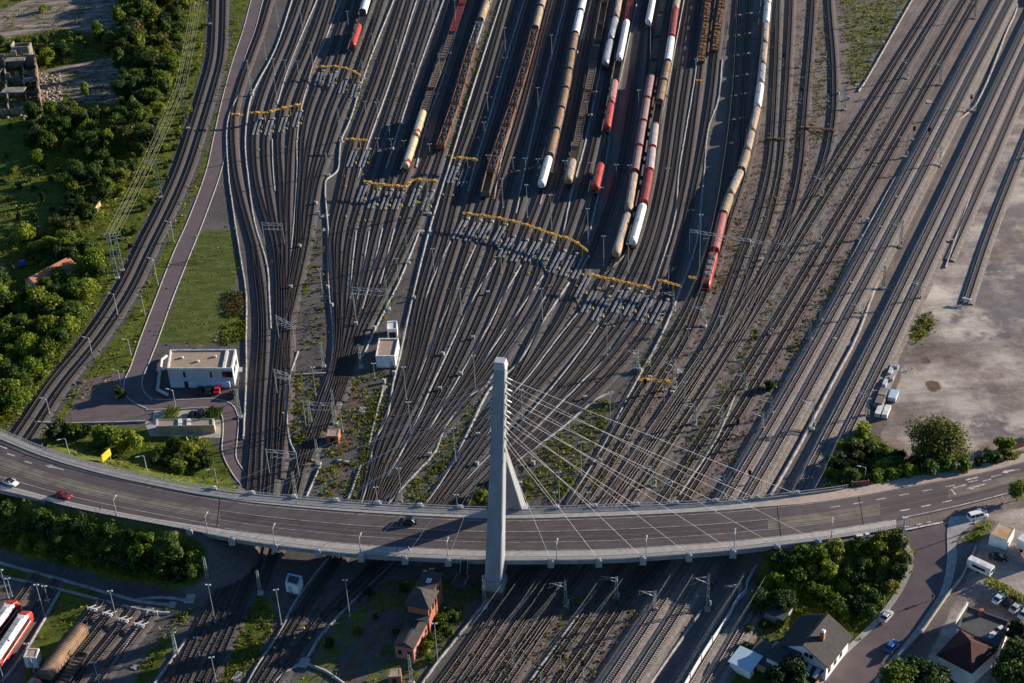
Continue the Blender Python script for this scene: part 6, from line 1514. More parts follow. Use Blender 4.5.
for i in range(4):
    j = (i + 1) % 4; a, b, ci, di = F4[i], F4[j], ins[j], ins[i]; mb.hexa([(a[0], a[1], 4.3), (b[0], b[1], 4.3), (ci[0], ci[1], 4.3), (di[0], di[1], 4.3), (a[0], a[1], 4.8), (b[0], b[1], 4.8), (ci[0], ci[1], 4.8), (di[0], di[1], 4.8)])
mb.build('parapet', 'felt', hh_)
mb = MB(); mb.face([(p[0], p[1], 4.34) for p in ins]); o = mb.build('flat_roof', 'felt', hh_)
if o.data.polygons[0].normal.z < 0: o.data.flip_normals()
p = at(981, 614, z0 + 4.6) - c; mb = MB(); mb.box((p.x, p.y, 4.3), (.9, .9, 1.6)); mb.build('chimney', 'brick', hh_)
for x, y in ((1001, 627), (993, 633), (991, 636)): p = at(x, y, z0 + 4.6) - c; mb = MB(); mb.box((p.x, p.y, 4.34), (1.3, .9, .25), .5); mb.build('roof_light', 'white', hh_)
mb = MB(); a, b = [at(x, y, z0 + 4.6) - c for x, y in [(967, 606), (955, 625)]]; mb.beam((a.x, a.y, 5.4), (b.x, b.y, 5.4), .35, .9); mb.build('white_screen', 'white', hh_)
# ruin at the upper left
c = at(15, 92); ru = empty('ruined_building', c); tag(ru, 'roofless grey ruin with broken walls and a brick edge at the upper left', 'ruin')
xr = lambda px, py, z: at(px, py, z) - c
b0, b1 = at(40, 62, 0) - c, at(40, 112, 0) - c
W_ = 26
mb = MB(); rr = random.Random(8)
def broken_wall(mb, a, b, h0, h1, th, n):
    for k in range(n):
        p, q = a + (b - a) * (k / n), a + (b - a) * ((k + .92) / n); h = rr.uniform(h0, h1); mid = (p + q) / 2; d = q - p
        mb.box((mid.x, mid.y, 0), (d.length, th, h), math.atan2(d.y, d.x))
far_a, far_b = at(-60, 74) - c, at(37, 66) - c; near_a, near_b = at(-60, 122) - c, at(42, 112) - c
broken_wall(mb, far_a, far_b, 5.0, 8.0, .6, 17); mb.build('back_wall', 'ruin', ru)
mb = MB(); broken_wall(mb, near_a, near_b, 1.2, 3.4, .6, 19); mb.build('front_wall', 'ruin', ru)
mb = MB(); broken_wall(mb, far_b, near_b, 4.0, 6.8, .6, 12); mb.build('end_wall', 'ruin_brick', ru)
for t in (.12, .3, .5, .68, .86):
    mb = MB(); a, b = far_a + (far_b - far_a) * t, near_a + (near_b - near_a) * t; broken_wall(mb, a, b, .8, 5.5, .45, 9); mb.build('cross_wall', 'ruin', ru)
for t in (.3, .62):
    mb = MB(); a, b = far_a + (near_a - far_a) * t, far_b + (near_b - far_b) * t; broken_wall(mb, a, b, .6, 4.5, .45, 22); mb.build('cross_wall', 'ruin', ru)
for t, q in ((.2, .12), (.56, .16), (.8, .1), (.92, .45), (.4, .5), (.75, .72)):
    p_ = far_a + (far_b - far_a) * t + (near_a - far_a) * q; mb = MB(); mb.box((p_.x, p_.y, rr.uniform(2.5, 5.5)), (rr.uniform(5, 9), rr.uniform(3, 5), .35), rr.uniform(-.1, .1)); mb.build('floor_slab', 'ruin', ru)
mb = MB(); a, b = at(16, 64) - c, at(33, 62) - c; m_ = (a + b) / 2
for dx_, dy_, sx_, sy_ in ((0, 3, (b - a).length, .5), (0, -2, (b - a).length, .5), (-(b - a).length / 2, .5, .5, 5), ((b - a).length / 2, .5, .5, 5)): mb.box((m_.x + dx_, m_.y + dy_, 0), (sx_, sy_, rr.uniform(7.2, 8.8)))
mb.build('stair_tower', 'ruin', ru)
# rubble beside the ruin
V = []; Fq = []
for k in range(900):
    x = rng.uniform(0, 1); y = rng.uniform(0, 1); ok_ = rng.random()
    if ok_ < .45: p = at(38 + 24 * x, 74 + 38 * y)
    else: p = at(-50 + 92 * x, 76 + 44 * y)
    s = rng.uniform(.2, .9); b = len(V); a = rng.uniform(0, 3)
    for zz in (0, s * .7):
        for q in range(4): t = a + q * math.pi / 2; V.append((p.x + s * math.cos(t) * rng.uniform(.6, 1), p.y + s * math.sin(t) * rng.uniform(.6, 1), zz * rng.uniform(.7, 1)))
    Fq += [(b + 4, b + 5, b + 6, b + 7)] + [(b + i, b + (i + 1) % 4, b + 4 + (i + 1) % 4, b + 4 + i) for i in range(4)]
o = np_obj('rubble', V, Fq, 'ruin'); tag(o, 'pale broken concrete rubble inside and beside the ruin', 'rubble', kind='stuff')
# small roofs in the left grove
def gable(name, px, py, w, l, he, hr, rz, label, wallm, roofm):
    p = tat(px, py); s = empty(name, p, rz); tag(s, label, 'house')
    mb = MB(); mb.loft([[(x, y, z) for y, z in ((-w / 2, 0), (w / 2, 0), (w / 2, he), (0, hr), (-w / 2, he))] for x in (-l / 2, l / 2)]); mb.build('wall', wallm, s)
    for k in (-1, 1):
        mb = MB(); e = w / 2 + .4; ze = he - .4 * (hr - he) / (w / 2)
        mb.hexa([(-l / 2 - .4, 0, hr + .04), (l / 2 + .4, 0, hr + .04), (l / 2 + .4, k * e, ze + .04), (-l / 2 - .4, k * e, ze + .04), (-l / 2 - .4, 0, hr + .22), (l / 2 + .4, 0, hr + .22), (l / 2 + .4, k * e, ze + .22), (-l / 2 - .4, k * e, ze + .22)]); mb.build('roof', roofm, s)
    mb = MB(); mb.box((0, -w / 2 - .03, 1.0), (1.2, .08, 1.1)); mb.build('window', 'glass', s)
gable('garden_house', 52, 280, 6.5, 15, 2.8, 4.6, R_(52), 'small house with an orange tiled roof hidden in the left grove', 'white_wall', 'roof_orange')
gable('garden_house', 3, 340, 6, 9, 2.8, 4.6, R_(30), 'orange roof corner at the left edge below the grove', 'white_wall', 'roof_orange')
p, q = at(92, 219), at(101, 207); mb = MB(); mb.beam(p + Vector((0, 0, 1.2)), q + Vector((0, 0, 1.2)), .35, 2.4); o = mb.build('free_standing_wall', 'tan_wall'); tag(o, 'short sunlit wall standing alone at the grove edge', 'wall')
p = at(20, 267); r = empty('market_trailer', p, R_(20)); tag(r, 'small dark trailer with a blue cover in the left garden', 'trailer')
mb = MB(); mb.box((0, 0, .5), (5.4, 2.4, .5)); mb.build('bed', 'steel_dark', r); mb = MB(); mb.box((1.0, .3, 1.0), (2.2, 1.8, 1.0), tx=.7, ty=.7); mb.build('cover', 'blue', r)
mb = MB()
for sx in (-1, 1): mb.tube((sx * 1.0, -1.25, .35), (sx * 1.0, 1.25, .35), .35, n=10)
mb.build('wheel', 'rubber', r)
# noise wall
mb = MB(); NW = [(762, 565), (747, 588), (745, 600), (736, 606), (732, 616), (706, 655), (684, 692)]
A = smooth_line(catmull([at(x, y) for x, y in NW], 3), 0); V, Fq, mi = sweep_box(A, .3, 0, 2.7)
nw = np_obj('noise_wall', V, Fq, 'grey_wall'); tag(nw, 'long pale grey noise wall beside the last track at the bottom right', 'noise wall')
mb = MB()
for p in A[::2]: mb.box((p[0], p[1], 0), (.40, .40, 2.8))
mb.build('wall_post', 'steel_grey', nw)
# yellow board and orange board and small road boxes
p = tat(108, 463); b = empty('billboard', p, R_(62)); tag(b, 'bright yellow blank board on posts above the grassy bank', 'board')
mb = MB(); mb.box((0, 0, 1.4), (3.4, .18, 2.2)); mb.build('panel', 'yellow', b)
for s in (-1, 1): mb = MB(); mb.beam((s * 1.3, .12, 0), (s * 1.3, .12, 3.4), .16, .16); mb.build('post', 'steel_grey', b)
p = deck(860, -.02); b = empty('orange_barrier', p, math.atan2(pt.y, pt.x) + .12); tag(b, 'orange brown barrier board at the railing end on the far pavement', 'barrier')
mb = MB(); mb.box((0, 0, .1), (4.6, .25, 1.3)); mb.build('panel', 'orange_rust', b)
for s in (-1, 1): mb = MB(); mb.box((s * 2.0, .2, 0), (.2, .2, 1.5)); mb.build('post', 'steel_grey', b)
for (x, y, l) in [(859, 540, 'pale roadside cabinet at the bridge end'), (867, 538.5, 'smaller pale roadside cabinet at the bridge end')]:
    p = tat(x, y); r = empty('roadside_cabinet', p, .1); tag(r, l, 'cabinet'); mb = MB(); mb.box((0, 0, 0), (1.5 if y > 539 else .9, .6, 1.4)); mb.build('case', 'conc_light', r); mb = MB(); mb.box((0, 0, 1.4), (1.6 if y > 539 else 1.0, .7, .1)); mb.build('lid', 'white', r)
# ------------------------------------------------------------------ cars
def make_car(paint, L=4.3, W=1.8, H=1.48, van=False, roofm=None):
    def f():
        r = empty('parked_car'); hl, hw = L / 2, W / 2
        def ring(x, z0, z1, w, k=.88): return [(x, -w, z0), (x, -w * 1.0, z0 + (z1 - z0) * .55), (x, -w * k, z1), (x, w * k, z1), (x, w, z0 + (z1 - z0) * .55), (x, w, z0)]
        mb = MB()
        if van: st = [(-hl, .45, 1.0, .86), (-hl + .1, .3, 1.12, .97), (hl - 1.1, .28, 1.12, 1), (hl - .3, .30, .98, .97), (hl, .42, .80, .84)]
        else: st = [(-hl, .42, .80, .84), (-hl + .22, .3, .93, .96), (-hl + 1.0, .28, .95, 1), (hl - 1.3, .28, .95, 1), (hl - .35, .30, .80, .95), (hl, .40, .66, .80)]
        mb.loft([ring(x, a, b, hw * k) for x, a, b, k in st]); body = mb.build('body', paint, r)
        zb = 1.10 if van else .93
        if van: base = (-hl + .15, hl - 1.0); top = (-hl + .25, hl - 1.75)
        else: base = (-hl + .55, hl - 1.15); top = (-hl + 1.15, hl - 2.05)
        mb = MB(); mb.loft([[(base[0], -hw * .88, zb), (base[1], -hw * .88, zb), (base[1], hw * .88, zb), (base[0], hw * .88, zb)], [(top[0], -hw * .70, H - .06), (top[1], -hw * .70, H - .06), (top[1], hw * .70, H - .06), (top[0], hw * .70, H - .06)]]); mb.build('window', 'glass', r)
        mb = MB(); mb.loft([[(top[0] - .08, -hw * .74, H - .07), (top[1] + .08, -hw * .74, H - .07), (top[1] + .08, hw * .74, H - .07), (top[0] - .08, hw * .74, H - .07)], [(top[0] + .05, -hw * .66, H), (top[1] - .05, -hw * .66, H), (top[1] - .05, hw * .66, H), (top[0] + .05, hw * .66, H)]]); mb.build('roof', roofm or paint, r)
        mb = MB()
        for s in (-1, 1):
            for q in ((.0, .5, 1.0) if not van else (.0, .33, .66, 1.0)):
                xb, xt = base[0] + (base[1] - base[0]) * q, top[0] + (top[1] - top[0]) * q; mb.beam((xb, s * hw * .885, zb), (xt, s * hw * .71, H - .05), .09, .05)
        mb.build('pillar', paint, r)
        for sx in (-1, 1):
            for sy in (-1, 1):
                w = MB(); x = sx * L * .305; w.tube((x, sy * (hw - .2), .33), (x, sy * (hw + .02), .33), .33, n=14); wo = w.build('wheel', 'rubber', r)
                w = MB(); w.tube((x, sy * (hw + .0), .33), (x, sy * (hw + .035), .33), .2, n=10); w.build('rim', 'silver', wo)
        for sy in (-1, 1):
            w = MB(); w.box((hl - .10, sy * hw * .62, .58), (.16, .36, .15)); w.build('headlight', 'lamp_glass', r)
            w = MB(); w.box((-hl + .06, sy * hw * .70, .68), (.12, .26, .16)); w.build('tail_light', 'maroon', r)
            w = MB(); w.box((base[1] - .35, sy * (hw + .08), .95), (.12, .2, .14)); w.build('wing_mirror', paint, r)
        return r
    return f
def car(key, mk, p, rz, label, cat='car', group=None, name=None):
    o = inst(key, mk, p, rz); tag(o, label, cat, group)
    if name: o.name = name
    return o
def road_dir(px, t=.5):
    a, b = deck(px - 8, t), deck(px + 8, t); d = b - a; return math.atan2(d.y, d.x)
car('c_white_dark', make_car('car_white', roofm='car_black'), deck_px(11, 484), road_dir(11), 'white car with a black roof driving at the left end of the bridge road', name='driving_car')
car('c_maroon', make_car('maroon'), deck_px(64, 497), road_dir(64), 'dark red car driving behind the white car on the bridge road', name='driving_car')
car('c_navy', make_car('navy', 4.6, 1.85, 1.65), deck_px(408, 523), road_dir(408) + math.pi, 'dark blue car alone in the middle of the bridge left of the pylon', name='driving_car')
car('c_van', make_car('car_white', 5.0, 1.95, 1.95, True), deck_px(977, 518), road_dir(960), 'white minivan waiting at the kerb of the road junction', 'van', name='minivan')
sd_ = lambda a, b: math.atan2((tat(*b) - tat(*a)).y, (tat(*b) - tat(*a)).x)
car('c_blue', make_car('blue'), tat(891, 648), sd_((880, 660), (900, 635)), 'bright blue car on the right side of the side street')
car('c_silver', make_car('silver'), tat(886, 618), sd_((876, 630), (898, 602)), 'silver white car at the left kerb of the side street')
G = 'cars parked in the sandy lot'
rz = sd_((992, 604), (1006, 590))
for (x, y, key, paint, lab) in [(999, 600, 'c_pale', 'lightblue', 'pale blue car first in the row on the sandy lot'), (1009, 604, 'c_black', 'car_black', 'black car between two pale cars on the sandy lot'), (1016, 609, 'c_silver', 'silver', 'silver car right of the black car on the sandy lot'), (1025, 615, 'c_pale', 'lightblue', 'pale blue car cut by the right edge on the sandy lot')]:
    car(key, make_car(paint), tat(x, y), rz, lab, 'car', G)
car('c_black', make_car('car_black'), tat(998, 559), R_(-12), 'black car parked in the shade below the rusty roofed hut', 'car', G)
G = 'cars parked at the white building'
up_ = math.atan2(1, -.05)
for (x, y, key, paint, lab) in [(200, 392, 'c_black', 'car_black', 'left black car parked before the white building'), (208.5, 392, 'c_navy2', 'navy', 'dark blue car between a black and a red car'), (217.5, 391, 'c_red', 'car_red', 'bright red car parked before the white building'), (232, 396, 'c_black', 'car_black', 'black car alone at the right corner of the white building')]:
    car(key, make_car(paint), at(x, y), up_, lab, 'car', G)
for (x, y, key, paint, lab) in [(192, 417, 'c_black', 'car_black', 'left black car behind the low garages'), (200, 415, 'c_navy2', 'navy', 'right dark car behind the low garages')]:
    car(key, make_car(paint), at(x, y), up_ - .15, lab, 'car', 'cars parked behind the garages')
# caravan, box truck, trailers
p = tat(980, 571); r = empty('caravan', p, sd_((972, 565), (988, 574))); tag(r, 'white caravan parked along the hedge of the sandy lot', 'caravan')
mb = MB(); mb.loft([[(x, y * 1.1, z) for y, z in ((-1, .5), (-1, 2.3), (-.8, 2.6), (.8, 2.6), (1, 2.3), (1, .5))] for x in (-3, 2.8)]); mb.build('body', 'white', r)
mb = MB(); mb.box((0, -1.12, 1.3), (3.2, .06, .7)); mb.build('window', 'glass', r)
mb = MB(); mb.box((2.83, 0, 1.2), (.06, 1.6, .8)); mb.build('front_window', 'glass', r)
mb = MB()
for s in (-1, 1): mb.tube((0, s * .85, .35), (0, s * 1.1, .35), .35, n=12)
mb.build('wheel', 'rubber', r)
p = tat(1032, 554); r = empty('box_truck', p, R_(-45)); tag(r, 'white box truck half cut by the right edge', 'truck')
mb = MB(); mb.box((-1, 0, .9), (5.2, 2.4, 2.5)); mb.build('box', 'white', r); mb = MB(); mb.loft([[(x, y, z) for y, z in ((-1.1, .5), (-1.1, 1.4), (-1.0, 2.3), (1.0, 2.3), (1.1, 1.4), (1.1, .5))] for x in (1.8, 3.2)]); mb.build('cab', 'car_white', r)
mb = MB(); mb.box((3.22, 0, 1.4), (.06, 1.9, .7)); mb.build('windscreen', 'glass', r)
for x in (-2.2, 2.4):
    for s in (-1, 1): mb = MB(); mb.tube((x, s * .9, .45), (x, s * 1.15, .45), .45, n=12); mb.build('wheel', 'rubber', r)
ang_q = math.atan2((at(894, 367) - at(884, 390)).y, (at(894, 367) - at(884, 390)).x)
def trailer(px, py, L, label, cargo):
    p = at(px, py); r = empty('flatbed_trailer', p, ang_q); tag(r, label, 'trailer', 'trailers parked beside the main lines')
    mb = MB(); mb.box((0, 0, .9), (L, 2.5, .25)); mb.build('bed', 'steel_grey', r)
    for x in (-L * .3, -L * .15, L * .3):
        for s in (-1, 1): mb = MB(); mb.tube((x, s * .8, .5), (x, s * 1.2, .5), .5, n=10); mb.build('wheel', 'rubber', r)
    for x, y, lx, ly, hh, mt_ in cargo: mb = MB(); mb.box((x, y, 1.15), (lx, ly, hh)); mb.build('crate', mt_, r)
trailer(890, 380, 13, 'grey flatbed trailer with pale crates beside the last main line track', [(-4, .6, 3, 1, .8, 'conc_light'), (-1, -.6, 2.4, 1, .9, 'conc'), (2.4, .5, 3, 1, .6, 'conc_light'), (5, -.5, 1.5, 1, .8, 'steel_grey')])
trailer(881, 401, 9, 'tan loaded flatbed trailer beside the sand lot', [(-2, 0, 3.6, 2.0, .7, 'sleeper_conc'), (2.2, .2, 3.2, 2, .6, 'ruin')])
for (x, y, l, m1) in [(893, 398, 'pale blue tarpaulin covered container standing on the sand', 'lightblue'), (879, 413, 'left white box container on the sand by the trailers', 'white'), (886, 414, 'right white box container on the sand by the trailers', 'white')]:
    p = at(x, y); r = empty('box_container', p, ang_q); tag(r, l, 'container', 'small containers on the sand'); mb = MB(); mb.box((0, 0, .25), (5.0 if m1 == 'white' else 4.2, 1.5 if m1 == 'white' else 2.2, 1.2), tx=.97, ty=.95); mb.build('body', m1, r)
    mb = MB(); mb.box((0, 0, 0), (5.0, 1.7, .25)); mb.build('skid', 'steel_dark', r)
p = at(1016, 447); r = empty('orange_skip', p, .4); tag(r, 'orange and dark skip in the corner of the sand lot', 'skip'); mb = MB(); mb.hexa([(-2, -1, 0), (2, -1, 0), (2, 1, 0), (-2, 1, 0), (-2.6, -1.1, 1.6), (2.6, -1.1, 1.6), (2.6, 1.1, 1.6), (-2.6, 1.1, 1.6)]); mb.build('body', 'orange_rust', r); mb = MB(); mb.box((0, 0, 1.6), (4.6, 2, .15)); mb.build('cover', 'black', r)

# ------------------------------------------------------------------ people
def make_person(top, legs):
    def f():
        V = [(0, 0, .95), (0, 0, 1.15), (0, 0, 1.38), (0, 0, 1.50), (.03, 0, 1.60), (.03, 0, 1.72)]
        Rr = [(.15, .11), (.14, .10), (.17, .11), (.06, .06), (.085, .075), (.08, .07)]
        E = [(0, 1), (1, 2), (2, 3), (3, 4), (4, 5)]
        def chain(root, pts):
            k = root
            for (p, q) in pts: V.append(p); Rr.append((q, q)); E.append((k, len(V) - 1)); k = len(V) - 1
            return k
        for s, st in ((-1, .26), (1, -.26)):
            chain(0, [((0, s * .10, .88), .10), ((st * .45 + .05, s * .10, .50), .062), ((st, s * .10, .10), .042), ((st + .16, s * .11, .04), .038)])
            h = chain(2, [((0, s * .21, 1.40), .062), ((-st * .35, s * .26, 1.13), .045), ((-st * .55 + .08, s * .25, .90), .034), ((-st * .6 + .12, s * .25, .83), .036)])
            b = V[h]
            for k in range(4): chain(h, [((b[0] + .02, b[1] + (k - 1.5) * .02, b[2] - .05), .010), ((b[0] + .05, b[1] + (k - 1.5) * .02, b[2] - .09), .008)])
            chain(h, [((b[0] + .05, b[1] - s * .03, b[2] - .02), .010)])
        chain(4, [((.12, 0, 1.61), .018)])
        me = bpy.data.meshes.new('body'); me.from_pydata(V, E, []); o = bpy.data.objects.new('body_skin', me); COL.objects.link(o)
        md = o.modifiers.new('s', 'SKIN'); 
        sv = me.skin_vertices[0].data
        for i, q in enumerate(Rr): sv[i].radius = q; sv[i].use_root = (i == 0)
        o.modifiers.new('u', 'SUBSURF').levels = 1
        dg = bpy.context.evaluated_depsgraph_get(); me2 = bpy.data.meshes.new_from_object(o.evaluated_get(dg)); bpy.data.objects.remove(o)
        me2.materials.clear()
        for x in (legs, top, 'skin'): me2.materials.append(M[x])
        for pl in me2.polygons:
            z = pl.center.z; pl.material_index = 0 if z < .95 else (1 if z < 1.52 and not (abs(pl.center.y) > .2 and z < .95) else 2)
            if abs(pl.center.y) > .2 and z < .95: pl.material_index = 2
            pl.use_smooth = True
        r = bpy.data.objects.new('person', me2); COL.objects.link(r)
        mb = MB(); n = 8
        mb.loft([[(.015 + math.cos(2 * math.pi * i / n) * q, math.sin(2 * math.pi * i / n) * q * .9, z) for i in range(n)] for q, z in ((.09, 1.66), (.105, 1.72), (.085, 1.78), (.03, 1.81))]); mb.build('hair', 'cloth_dark', r)
        return r
    return f
for (p, rz, key, top, lab) in [(deck(398, .93, .15), road_dir(398) + math.pi, 'p1', 'cloth_red', 'person in a reddish top walking on the near pavement of the bridge'), (deck(409, .90, .15), road_dir(409) + math.pi, 'p2', 'cloth_blue', 'person in a blue top walking just behind the other on the bridge'),
                               (deck(101, .95, .15), road_dir(100), 'p3', 'cloth_dark', 'person in dark clothes on the near pavement at the left of the bridge road'), (at(66, 576), 2.8, 'p2', 'cloth_blue', 'person in a blue top on the path below the left embankment'), (tat(932, 600, .13), -2.2, 'p3', 'cloth_dark', 'person in dark clothes on the pavement of the side street')]:
    o = inst(key, make_person(top, 'cloth_dark'), p, rz); tag(o, lab, 'person')

# ------------------------------------------------------------------ trees, bushes
def quads_from(C, Nn, S, r):
    """square leaves at C facing Nn with half size S"""
    n = len(C); Nn = Nn / (np.linalg.norm(Nn, axis=1)[:, None] + 1e-9)
    a = r.normal(size=(n, 3)); u = np.cross(Nn, a); u /= np.linalg.norm(u, axis=1)[:, None] + 1e-9; w = np.cross(Nn, u)
    S = S[:, None]; k = (.6 + .5 * r.random(n))[:, None]
    P = np.stack([C - u * S * 1.1, C - w * S * k * .7 + u * S * .15, C + u * S * 1.1, C + w * S * k * .7 + u * S * .15], 1).reshape(-1, 3)
    return P, np.arange(n * 4).reshape(n, 4)
def make_tree(seed, rad, h, trunk_h, nlobe, nleaf, leafm, size=.42, name='tree', flat=1.0):
    def f():
        r = np.random.default_rng(seed); o = empty(name); mb = MB()
        cz = trunk_h + (h - trunk_h) * .5; hz = (h - trunk_h) * .5
        lob = []
        for k in range(nlobe):
            th = r.random() * 2 * math.pi; u = r.random() ** .6; z = r.uniform(-.85, .9)
            q = math.sqrt(max(0, 1 - (z * .85) ** 2)) * u
            lob.append((math.cos(th) * q * rad * .78, math.sin(th) * q * rad * .78, cz + z * hz * .8, rad * r.uniform(.16, .42)))
        lob.append((0, 0, h - rad * .38, rad * .38))
        mb.tube((0, 0, -.4), (.05 * rad, 0, max(trunk_h, .8) + hz * .5), max(.05, rad * .075), max(.03, rad * .04), 8)
        for x, y, z, q in lob[:7]: mb.tube((.03 * rad, 0, max(.2, trunk_h * .8)), (x * .8, y * .8, z), rad * .035, rad * .012, 5)
        mb.build('trunk', 'bark', o)
        P = []; F_ = []; off = 0; tot = sum(l[3] ** 2 for l in lob)
        for x, y, z, q in lob:
            n = max(12, int(nleaf * q * q / tot)); d = r.normal(size=(n, 3)); d /= np.linalg.norm(d, axis=1)[:, None]
            rr = q * (1.22 - .80 * r.random(n) ** 1.5); bump = 1 + .18 * np.sin(d[:, 0] * 7 + x) * np.cos(d[:, 1] * 6 + y)
            C = np.array([x, y, z]) + d * (rr * bump)[:, None] * np.array([1, 1, .86 * flat]); keep = C[:, 2] > .06; C = C[keep]; d = d[keep]
            p, q_ = quads_from(C, d + r.normal(size=d.shape) * .55 + np.array([0, 0, .35]), size * (.65 + .7 * r.random(len(C))), r); P.append(p); F_.append(q_ + off); off += len(p)
        np_obj('crown', np.concatenate(P), np.concatenate(F_), leafm, parent=o)
        return o
    return f
BUSHM = {'g': 'leaf', 'd': 'leaf_dark', 'o': 'leaf_olive', 'b': 'leaf_bright', 'a': 'leaf_autumn'}
def plant(kind, m_, var, p, sc, rz, label, group):
    key = (kind, m_, var)
    if kind == 'bush': mk = make_tree(100 + var * 7 + ord(m_), 2.3, 3.0, .15, 15, 1050, BUSHM[m_], .30, 'bush'); cat = 'bush'
    elif kind == 'round': mk = make_tree(300 + var * 7 + ord(m_), 4.0, 8.0, 1.8, 30, 3000, BUSHM[m_], .36, 'tree'); cat = 'tree'
    elif kind == 'tall': mk = make_tree(500 + var * 7 + ord(m_), 2.6, 9.5, 1.6, 26, 2400, BUSHM[m_], .34, 'tree', 1.3); cat = 'tree'
    else: mk = make_tree(700 + var, 8.6, 15.0, 3.0, 70, 11000, BUSHM[m_], .36, 'tree'); cat = 'tree'
    o = inst(key, mk, p, rz, (sc, sc, sc * rng.uniform(.88, 1.12))); tag(o, label, cat, group); return o
def scatter(poly, dmin, mix, srange, labelf, group, tries=2500, maxn=400):
    xs = [p[0] for p in poly]; ys = [p[1] for p in poly]; got = []; n = 0
    for _ in range(tries):
        if n >= maxn: break
        x, y = rng.uniform(min(xs), max(xs)), rng.uniform(min(ys), max(ys))
        if not in_poly(np.array([x]), np.array([y]), poly)[0]: continue
        p = tat(x, y)
        if any((p.x - q.x) ** 2 + (p.y - q.y) ** 2 < dmin * dmin for q in got): continue
        got.append(p); n += 1; kind, m_ = rng.choices([k for k, w in mix], [w for k, w in mix])[0]
        plant(kind, m_, rng.randint(0, 2), p, rng.uniform(*srange), rng.uniform(0, 6.28), labelf(kind, m_), group)
NAME = {'g': 'green', 'd': 'dark green', 'o': 'olive green', 'b': 'bright yellow green', 'a': 'brownish'}
NK = {'bush': 'bush', 'round': 'round tree', 'tall': 'upright tree', 'big': 'tree'}
lab = lambda where: (lambda k, m_: f'{NAME[m_]} {NK[k]} {where}')
GR = [(('round', 'd'), 3), (('round', 'g'), 4), (('tall', 'd'), 2), (('round', 'o'), 2), (('bush', 'g'), 1), (('tall', 'g'), 1)]
scatter([(120, 20), (140, -25), (198, -25), (188, 30), (176, 70), (166, 110), (156, 150), (140, 172), (118, 150), (122, 100)], 3.3, GR, (.5, 1.2), lab('in the grove along the power line'), 'trees of the grove along the power line', 8000, 160)
scatter([(34, 120), (70, 116), (124, 122), (120, 150), (100, 175), (70, 160), (34, 150)], 3.4, GR + [(('round', 'b'), 1)], (.6, 1.0), lab('in the grove below the ruin'), 'trees below the ruin', 4000, 56)
scatter([(-5, 46), (30, 42), (60, 34), (92, 36), (112, 34), (114, 54), (60, 66), (36, 66), (10, 56)], 4.2, [(('bush', 'd'), 3), (('round', 'd'), 3), (('bush', 'g'), 3), (('round', 'g'), 1)], (.55, .95), lab('in the scrub above the ruin'), 'scrub above the ruin', 2500, 30)
scatter([(-15, -30), (118, -30), (118, -6), (40, -2), (-15, 10)], 5, [(('bush', 'd'), 3), (('round', 'd'), 2), (('bush', 'o'), 2)], (.6, 1), lab('along the top left corner'), 'scrub at the top left corner', 1500, 24)
scatter([(64, 178), (110, 172), (138, 172), (124, 195), (104, 205), (90, 228), (62, 240), (52, 225), (72, 205)], 4.4, GR, (.55, .95), lab('in the middle of the left grove'), 'trees in the middle of the left grove', 2000, 26)
scatter([(20, 240), (60, 235), (88, 245), (100, 280), (84, 318), (52, 372), (18, 415), (-10, 422), (-15, 290), (24, 300), (40, 290)], 3.2, [(('round', 'g'), 4), (('bush', 'b'), 3), (('round', 'b'), 2), (('bush', 'g'), 3), (('bush', 'o'), 2), (('round', 'd'), 1)], (.6, 1.05), lab('in the sunny scrub left of the double track'), 'sunny scrub left of the double track', 5000, 120)
scatter([(198, -20), (211, -20), (205, 60), (192, 100), (178, 150), (166, 185), (150, 215), (128, 262), (112, 240), (130, 205), (158, 160), (182, 80)], 3.6, [(('bush', 'g'), 4), (('bush', 'd'), 3), (('bush', 'o'), 2), (('bush', 'b'), 1)], (.35, .8), lab('in the low scrub under the power line'), 'low scrub under the power line', 4000, 44)
